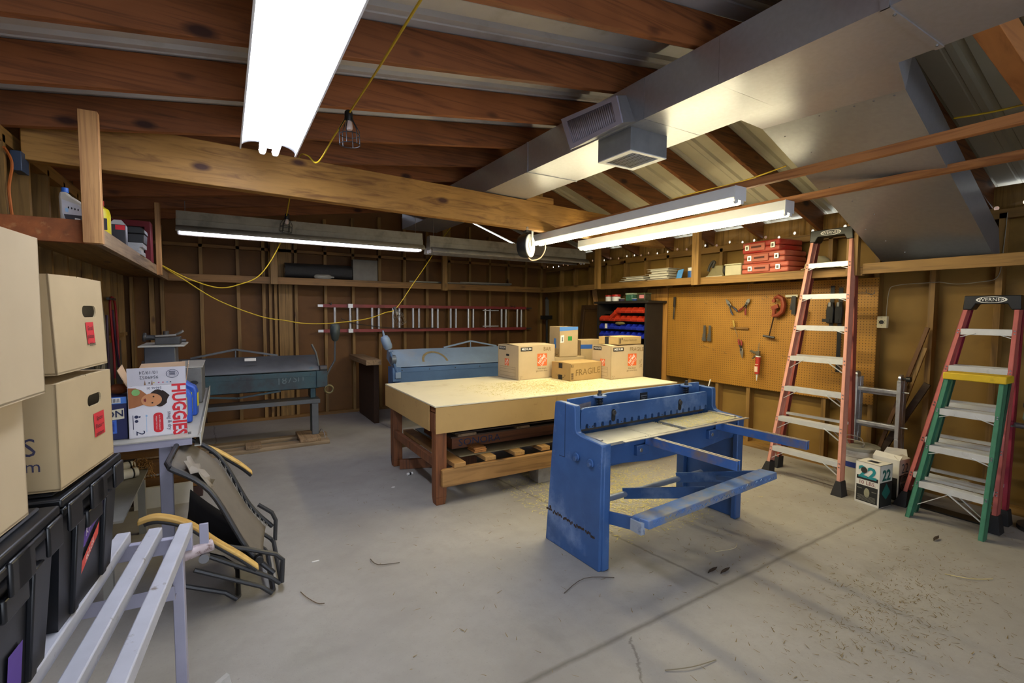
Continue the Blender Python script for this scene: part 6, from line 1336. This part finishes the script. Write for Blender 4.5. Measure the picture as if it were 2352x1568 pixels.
armrest([(-.12, 3.44, .66), (-.06, 3.44, .625), (.02, 3.44, .56), (.08, 3.44, .505), (.125, 3.44, .455)], .030, 1)
def uloop(xe, z, ys, up, nm, r=.012):
    y0, y1 = ys; c = [V((up[0], y0, up[1])), V((xe-.06, y0, z+.055)), V((xe-.012, y0, z+.008)), V((xe, y0+.035, z)), V((xe, y1-.035, z+.02)), V((xe-.012, y1, z+.03)), V((xe-.07, y1, z+.09)), V((up[0], y1, up[1]+.04))]
    MB(o).tube(c, r, 8).build(nm, TB, t)
uloop(.225, .045, (2.76, 3.28), (-.13, .30), 'leg_frame'); uloop(.185, .014, (2.74, 3.22), (-.16, .235), 'leg_frame'); uloop(.025, .013, (2.77, 3.10), (-.22, .16), 'leg_frame')
MB(o).tube([(.225, 2.76, .05), (.235, 2.79, .16), (.20, 2.79, .20), (.05, 2.765, .28), (-.1, 2.75, .345)], .012, 8).build('front_frame', TB, t); MB(o).tube([(.235, 3.28, .06), (.245, 3.33, .17), (.225, 3.34, .22), (.15, 3.36, .28)], .012, 8).build('front_frame', TB, t)
MB(o).cyl((.12, 2.745, .205), (.12, 2.785, .205), .022, n=14).build('pivot_disc', BLACK, t, bevel=.003)
MB(o).cyl((.10, 2.78, .245), (.10, 2.80, .245), .012, n=10).build('rivet', BOLT, t)
hb = []
for i in range(9):
    f = i/8; hb.append([V((-.20+.34*f, 2.80+.50*j/6, .46-.30*f-.07*math.sin(PI*j/6)-.03*math.sin(PI*f))) for j in range(7)])
MB(o).grid(hb).build('lower_sling', M('sling_black', '#1d1c1d', .8, var=.2), t, solid=.004, fixn=False)
pp = random.Random(2); rows = []
for i in range(6): rows.append([V((-.19+.022*i+.012*pp.uniform(-1, 1), 2.86+.03*j+.01*pp.uniform(-1, 1), .70-.03*i+.022*pp.uniform(-1, 1)+.03)) for j in range(6)])
MB(o).grid(rows).build('torn_fabric', M('torn_fabric', '#8c8378', .85, var=.12, scale=18), t, solid=.002, fixn=False)

# ================================================================== ON THE DEEP SHELF
SZL = 1.936
t = thing('oil_jug', 'greyish motor oil jug with a blue cap on the deep shelf end', 'jug', (-.69, 3.46, SZL)); o = t.location
OJ = M('jug_grey', '#b9b2a6', .4, var=.06, scale=5, dirt=('#8a6a3c', .55, .8, 5))
MB(o).prism([(-.735, SZL), (-.638, SZL), (-.632, SZL+.01), (-.628, SZL+.105), (-.64, SZL+.135), (-.70, SZL+.178), (-.707, SZL+.19), (-.737, SZL+.19), (-.742, SZL+.165), (-.740, SZL+.02)], (0, 3.52, 0), X, Z, .075).build('body', OJ, t, bevel=.010, seg=3)
MB(o).cyl((-.722, 3.482, SZL+.191), (-.722, 3.482, SZL+.217), .0155, n=18).build('cap', M('cap_blue', '#2a66c4', .4), t, bevel=.002)
yf = 3.4435
lb_ = MB(o).poly([(-.728, SZL+.08), (-.722, SZL+.05), (-.705, SZL+.028), (-.652, SZL+.012), (-.648, SZL+.10), (-.66, SZL+.125), (-.728, SZL+.150)], (0, yf, 0), X, Z).build('label_panel', M('label_lilac', '#c3c1c8', .5), t, fixn=False)
MB(o).poly([(-.722, SZL+.072), (-.715, SZL+.045), (-.700, SZL+.028), (-.652, SZL+.014), (-.650, SZL+.070)], (0, yf-g, 0), X, Z).build('dark_print', M('print_charcoal', '#37343b', .6), lb_, fixn=False)
MB(o).poly([(-.678, SZL+.025), (-.656, SZL+.020), (-.656, SZL+.052), (-.678, SZL+.055)], (0, yf-2*g, 0), X, Z).build('code_panel', WHITEP, lb_, fixn=False)
mb = MB(o)
for i in range(8): mb.poly([(-.675+.0021*i, SZL+.030), (-.6742+.0021*i, SZL+.030), (-.6742+.0021*i, SZL+.048), (-.675+.0021*i, SZL+.048)], (0, yf-3*g, 0), X, Z)
for i in range(4): mb.poly(disc((-.702+.013*i, SZL+.108-.003*i), .006, 8, .003), (0, yf-2*g, 0), X, Z)
mb.build('small_print', INK, lb_, fixn=False); MB(o).poly([(-.715, SZL+.085), (-.703, SZL+.083), (-.703, SZL+.103), (-.715, SZL+.105)], (0, yf-2*g, 0), X, Z).build('blue_mark', M('print_sky', '#9cc3e6', .7), lb_, fixn=False)
t = thing('yellow_bottle', 'yellow plastic bottle with a red cap on the deep shelf', 'bottle', (-.645, 3.86, SZL)); o = t.location
MB(o).lathe([(.05, 0), (.053, .006), (.053, .15), (.045, .18), (.022, .195), (.02, .20)], (-.645, 3.86, SZL), Z, 22).build('body', M('bottle_yellow', '#d2c11f', .4, var=.06), t); MB(o).cyl((-.645, 3.86, SZL+.201), (-.645, 3.86, SZL+.232), .024, n=16).build('cap', M('cap_red', '#b0302c', .4), t, bevel=.002)
MB(o).prism([(a, b_) for a, b_ in rrect(-.03, .05, .045, .12, .003)], (-.645-.002, 3.86-.0535, SZL), X, Z, .001).build('label_panel', M('print_charcoal', '#37343b', .6), t)
t = thing('solvent_tin', 'flat white and silver tin standing behind the yellow bottle', 'tin', (-.60, 4.3, SZL)); o = t.location
MB(o).box(-.665, 4.25, SZL, -.575, 4.33, SZL+.15).build('body', M('tin_dark', '#3a393d', .4, .3), t, bevel=.004); MB(o).hexa([(-.665, 4.25, SZL+.1505), (-.575, 4.25, SZL+.1505), (-.575, 4.33, SZL+.1505), (-.665, 4.33, SZL+.1505), (-.64, 4.27, SZL+.185), (-.60, 4.27, SZL+.185), (-.60, 4.31, SZL+.185), (-.64, 4.31, SZL+.185)]).build('shoulder', M('tin_white', '#c9c6c4', .4, .2), t)
MB(o).poly([(-.63, .115), (-.578, .115), (-.578, .148), (-.63, .148)], (0, 4.2488, SZL), X, Z).build('red_mark', M('print_red', '#cf1f2b', .6), t, fixn=False)
t = thing('tool_box', 'black plastic tool box with a bright latch on stacked papers', 'tool box', (-.66, 4.9, SZL+.09)); o = t.location
TBX = M('toolbox_black', '#222226', .5, var=.15); zt_ = SZL+.09
MB(o).prism([(-.78, 0), (-.535, 0), (-.53, .07), (-.785, .07)], (0, 4.95, zt_), X, Z, .2).build('tray', TBX, t, bevel=.006); MB(o).prism([(-.79, .071), (-.525, .071), (-.53, .11), (-.55, .125), (-.765, .125), (-.785, .11)], (0, 4.955, zt_), X, Z, .21).build('lid', TBX, t, bevel=.008)
MB(o).box(-.70, 4.738, zt_+.045, -.655, 4.744, zt_+.10).build('latch', M('latch_silver', '#b9bcc4', .3, .4), t, bevel=.003)
solo('magazine_pile', MB((-.66, 4.9, SZL)).box(-.79, 4.74, SZL, -.55, 4.98, SZL+.03).box(-.80, 4.73, SZL+.03, -.56, 4.97, SZL+.058).box(-.78, 4.74, SZL+.058, -.54, 4.98, SZL+.089), M('paper_grey', '#b9babf', .7, var=.12, scale=20, dirt=('#b3343a', .62, .66, 9)), 'grey and red printed file box lying under the black tool box', 'file box', (-.66, 4.9, SZL))
t = thing('display_box', 'dark red open fronted cardboard display box at the back of the deep shelf', 'cardboard box', (-.77, 5.55, SZL)); o = t.location
DR = M('card_darkred', '#7d1c2a', .6, var=.1)
MB(o).box(-.98, 5.60, SZL, -.56, 5.605, SZL+.36).build('back', BLACK, t); MB(o).box(-.98, 5.42, SZL+.31, -.56, 5.6, SZL+.36).box(-.60, 5.42, SZL, -.56, 5.6, SZL+.31).box(-.98, 5.42, SZL, -.94, 5.6, SZL+.31).build('frame', DR, t)
MB(o).box(-.94, 5.42, SZL, -.60, 5.6, SZL+.02).build('floor_panel', DR, t)
solo('red_cap_bottle', MB((-.66, 5.3, SZL)).lathe([(.035, 0), (.035, .12), (.018, .15), (.018, .18)], (-.66, 5.3, SZL), Z, 14), M('bottle_smoke', '#5a4a4a', .4), 'small dark bottle standing before the red display box', 'bottle', (-.66, 5.3, SZL))
solo('black_pan', MB((-.84, 3.62, SZL)).lathe([(.10, 0), (.13, .03), (.135, .03), (.105, -.0)], (-.84, 3.62, SZL), Z, 22), BLACK, 'black shallow dish on the deep shelf behind the oil jug', 'dish', (-.84, 3.62, SZL))

# ================================================================== HANGING ON THE LONG WALL
wx = -.985
t = thing('red_hose', 'red gauge hose with brass ends looped over a hook on the dark wall', 'hose', (wx, 6.40, 1.6)); o = t.location
for k, (pts, m) in enumerate((([(wx, 6.28, .80), (wx, 6.27, 1.1), (wx, 6.20, 1.45), (wx, 6.20, 1.58), (wx, 6.28, 1.63), (wx, 6.40, 1.60), (wx, 6.47, 1.5), (wx, 6.51, 1.25), (wx, 6.52, .98)], M('hose_red', '#8f1f24', .5)), ([(wx-.0, 6.00, .9), (wx, 6.00, 1.15), (wx, 6.02, 1.45)], M('hose_purple', '#3a2438', .5)), ([(wx+.01, 6.46, .90), (wx+.01, 6.34, 1.15), (wx+.01, 6.23, 1.5)], M('hose_purple', '#3a2438', .5)))):
    MB(o).tube(spline(pts), .011, 8).build('hose', m, t)
for y, z in ((6.28, .78), (6.52, .95), (6.47, .87), (6.0, .87)): MB(o).cyl((wx, y, z-.05), (wx, y, z+.02), .014, n=10).build('brass_end', M('brass', '#8a6d35', .4, .7), t)
MB(o).box(wx-.012, 6.1, 1.60, wx+.01, 6.45, 1.622).build('hook', STEEL, t)
t = thing('grey_hose', 'coil of dull grey plastic tubing hung on the dark wall behind boxes', 'hose', (wx, 5.3, 1.5)); o = t.location
for c_, r_ in (((wx, 5.06, 1.42), .265), ((wx+.02, 5.5, 1.28), .33)): MB(o).tube([V((c_[0], c_[1]+r_*math.cos(a)*.75, c_[2]+r_*math.sin(a)*1.0)) for a in [2*PI*k/30 for k in range(30)]], .014, 8, closed=True).build('coil', M('tube_dull', '#7d7460', .5), t)
MB(o).tube(spline([(wx, 5.35, 1.2), (wx, 5.6, .95), (wx, 5.75, .9), (wx, 5.78, 1.1), (wx, 5.74, 1.3)]), .012, 8).build('loop', M('tube_dull', '#7d7460', .5), t); MB(o).box(wx-.012, 5.0, 1.67, wx+.02, 5.55, 1.69).build('hook', STEEL, t)
solo('grey_sheet', MB((wx, 6.0, .9)).box(-.998, 5.0, .0, -.993, 6.75, 1.17), M('sheet_grey_wall', '#55524d', .6, .3, var=.1), 'plain grey metal sheet leaning on the dark wall under the red hose', 'sheet', (wx, 6.0, .9))
solo('orange_cord', MB((wx, 3.65, 2.2)).tube(spline([(wx, 3.62, 2.36), (wx, 3.70, 2.33), (wx, 3.72, 2.28), (wx, 3.66, 2.16), (wx, 3.67, 2.06), (wx, 3.70, 1.96)]), .007, 6), M('cord_orange', '#b5622a', .5), 'orange extension cord hanging on the dark wall at the roof', 'cord', (wx, 3.65, 2.2))
solo('blue_gray_box', MB((wx, 3.85, 2.33)).box(-.998, 3.74, 2.27, -.95, 3.86, 2.38), M('junction', '#39465a', .5, .2), 'small blue grey junction box on the dark wall beside the orange cord', 'junction box', (wx, 3.85, 2.33), bevel=.004)
# ================================================================== LITTER
ST = M('straw', '#cabd7c', .85, var=.3, scale=60)
def litter(name, label, n, place, seed, mat=ST, ln=(.008, .03), wd=.0016):
    r = random.Random(seed); mb = MB()
    for i in range(n):
        p = place(r)
        if p is None: continue
        a = r.uniform(0, PI); l = r.uniform(*ln)/2; d = V((math.cos(a), math.sin(a), 0))*l; s = V((-math.sin(a), math.cos(a), 0))*wd*r.uniform(.6, 1.5)
        z = V((0, 0, r.uniform(.0008, .004))); p = V(p)
        mb.add([p-d-s+z, p+d-s*.4+z*1.5, p+d+s*.4+z*1.5, p-d+s+z], [(0, 1, 2, 3)])
    o = mb.build(name, mat, None, fixn=False); o['kind'] = 'stuff'; o['label'] = label; o['category'] = 'litter'
def gx(r, c, s): return r.gauss(c, s)
def p_under(r):
    x, y = gx(r, 2.75, .42), gx(r, 2.95, .36)
    return (x, y, 0) if 1.95 < x < 4.2 and 2.2 < y < 4 else None
def p_wide(r):
    x, y = r.uniform(.6, 4.9), r.uniform(.5, 4.5)
    return (x, y, 0) if r.random() < .25+.75*(x > 2.4) else None
def p_near(r):
    x, y = gx(r, 2.9, .45), gx(r, 1.05, .16)
    return (x, y, 0)
def p_top(r):
    x, y = gx(r, 2.72, .42), gx(r, 3.85, .28)
    return (x, y, T) if 1.9 < x < 4.0 and 3.43 < y < 4.25 else None
def p_bed(r):
    x, y = r.uniform(.70, 1.36), r.uniform(.0, .225); a = math.radians(2.4)
    if .715 < x < .775: return None
    return (1.82+x*math.cos(a)-y*math.sin(a), 2.05+x*math.sin(a)+y*math.cos(a), .7522)
litter('straw_litter', 'dense chopped straw scattered on the floor beneath the blue shear', 4200, p_under, 1, ST, (.01, .045), .0026)
litter('straw_litter', 'sparse bits of straw strewn over the whole concrete floor', 2600, p_wide, 2, M('straw_dark', '#7d6a44', .9, var=.3, scale=60), (.008, .04), .0018)
litter('straw_litter', 'straw bits drifted along the open floor before the shear', 900, p_near, 6, M('straw_dark', '#7d6a44', .9, var=.3, scale=60), (.006, .03), .0014)
litter('straw_litter', 'yellow straw crumbs spread over the work table top', 4200, p_top, 3, ST, (.008, .03), .0026)
litter('straw_litter', 'yellow straw crumbs on the shear bed plates', 1000, p_bed, 4, ST, (.006, .02), .0024)
for k, (x, y, l) in enumerate(((2.40, 1.72, 'dark curled dry leaf on the floor in front of the shear treadle'), (2.46, 1.68, 'small black leaf scrap beside the curled dry leaf'), (4.05, 1.22, 'brown dry leaf on the floor before the green ladder'))):
    solo('dry_leaf', MB((x, y, 0)).grid([[V((x+.028*i-.04, y+.012*math.sin(PI*i/3)*s, .003+.006*abs(s)+.004*i)) for i in range(4)] for s in (-1, 0, 1)]), M('leaf_brown', '#3b2c20', .8), l, 'leaf', (x, y, 0), solid=.001, fixn=False)
def twig(pts, l, c='#6b5844', r=.0022): 
    p0 = V((*pts[0], 0)); solo('twig', MB(p0).tube(spline([(a, b, .004+.006*(i % 2)) for i, (a, b) in enumerate(pts)], 4), r, 5), M('twig'+c, c, .8), l, 'twig', p0)
twig([(.31, 2.70), (.33, 2.62), (.37, 2.55), (.40, 2.52)], 'thin curved twig on the floor beside the folded lounge chair')
twig([(.72, 2.86), (.74, 2.76), (.86, 2.73)], 'bent dry stem on the floor between lounge chair and work table', '#5a4d40')
twig([(1.52, 1.98), (1.70, 2.03), (1.86, 1.96)], 'forked dry stem at the front foot of the shear', '#54483c')
twig([(2.62, 1.86), (2.75, 1.82), (2.84, 1.86)], 'pale curled shaving on the floor below the treadle end', '#b5a98c')
twig([(3.55, 1.02), (3.6, .92), (3.72, .86)], 'pale straw stalk lying on the open floor', '#c2b078')
twig([(1.55, 1.32), (1.66, 1.27), (1.79, 1.25)], 'dry stem crossing the floor joint nearest the camera', '#7b6f58')
t = thing('striped_cap', 'tiny black and white striped cylinder on the floor by the table leg', 'cap', (1.427, 4.2, 0)); o = t.location
MB(o).cyl((1.40, 4.20, .012), (1.455, 4.21, .012), .012, n=12).build('body', WHITEP, t); MB(o).cyl((1.42, 4.2036, .012), (1.438, 4.2068, .012), .0124, n=12).build('band', BLACK, t)
solo('white_chip', MB((1.2, 3.97, 0)).prism(disc((1.2, 3.97), .011, 8, .016), (0, 0, .001), X, Y, .003), WHITEP, 'tiny white chip on the floor beside the work table', 'chip', (1.2, 3.97, 0))
solo('paper_scrap', MB((.42, 3.0, 0)).prism(disc((.43, 3.0), .006, 8, .022), (0, 0, .001), X, Y, .003), WHITEP, 'small white paper scrap on the floor near the folded chair', 'scrap', (.42, 3.0, 0))

# ================================================================== WORLD, CAMERA
w = bpy.data.worlds.new('World'); SC.world = w; w.use_nodes = True
w.node_tree.nodes['Background'].inputs[0].default_value = (.80, .88, 1.0, 1); w.node_tree.nodes['Background'].inputs[1].default_value = LWORLD
cam = bpy.data.cameras.new('Camera'); co = bpy.data.objects.new('Camera', cam); COL.objects.link(co)
f_px, yaw, pit, roll = 1100.84, .53926085, -.05996385, .00669636
cam.sensor_fit = 'HORIZONTAL'; cam.sensor_width = 36; cam.lens = 36*f_px/2352; cam.clip_start = .02
Fv = V((math.sin(yaw)*math.cos(pit), math.cos(yaw)*math.cos(pit), math.sin(pit))); r_ = V((math.cos(yaw), -math.sin(yaw), 0)); u_ = r_.cross(Fv)
R_ = r_*math.cos(roll)+u_*math.sin(roll); U_ = -r_*math.sin(roll)+u_*math.cos(roll)
m4 = Matrix((R_, U_, -Fv)).transposed().to_4x4(); m4.translation = V((0, 0, 1.5)); co.matrix_world = m4
SC.camera = co
SC.view_settings.view_transform = 'Standard'; SC.view_settings.look = 'None'; SC.view_settings.gamma = 1; SC.view_settings.exposure = EXPO
try: SC.view_settings.use_curve_mapping = False
except Exception: pass
try:
    SC.cycles.use_denoising = True; SC.cycles.max_bounces = 6; SC.cycles.diffuse_bounces = 4; SC.cycles.glossy_bounces = 3; SC.cycles.sample_clamp_indirect = 8
    SC.cycles.caustics_reflective = False; SC.cycles.caustics_refractive = False
except Exception: pass
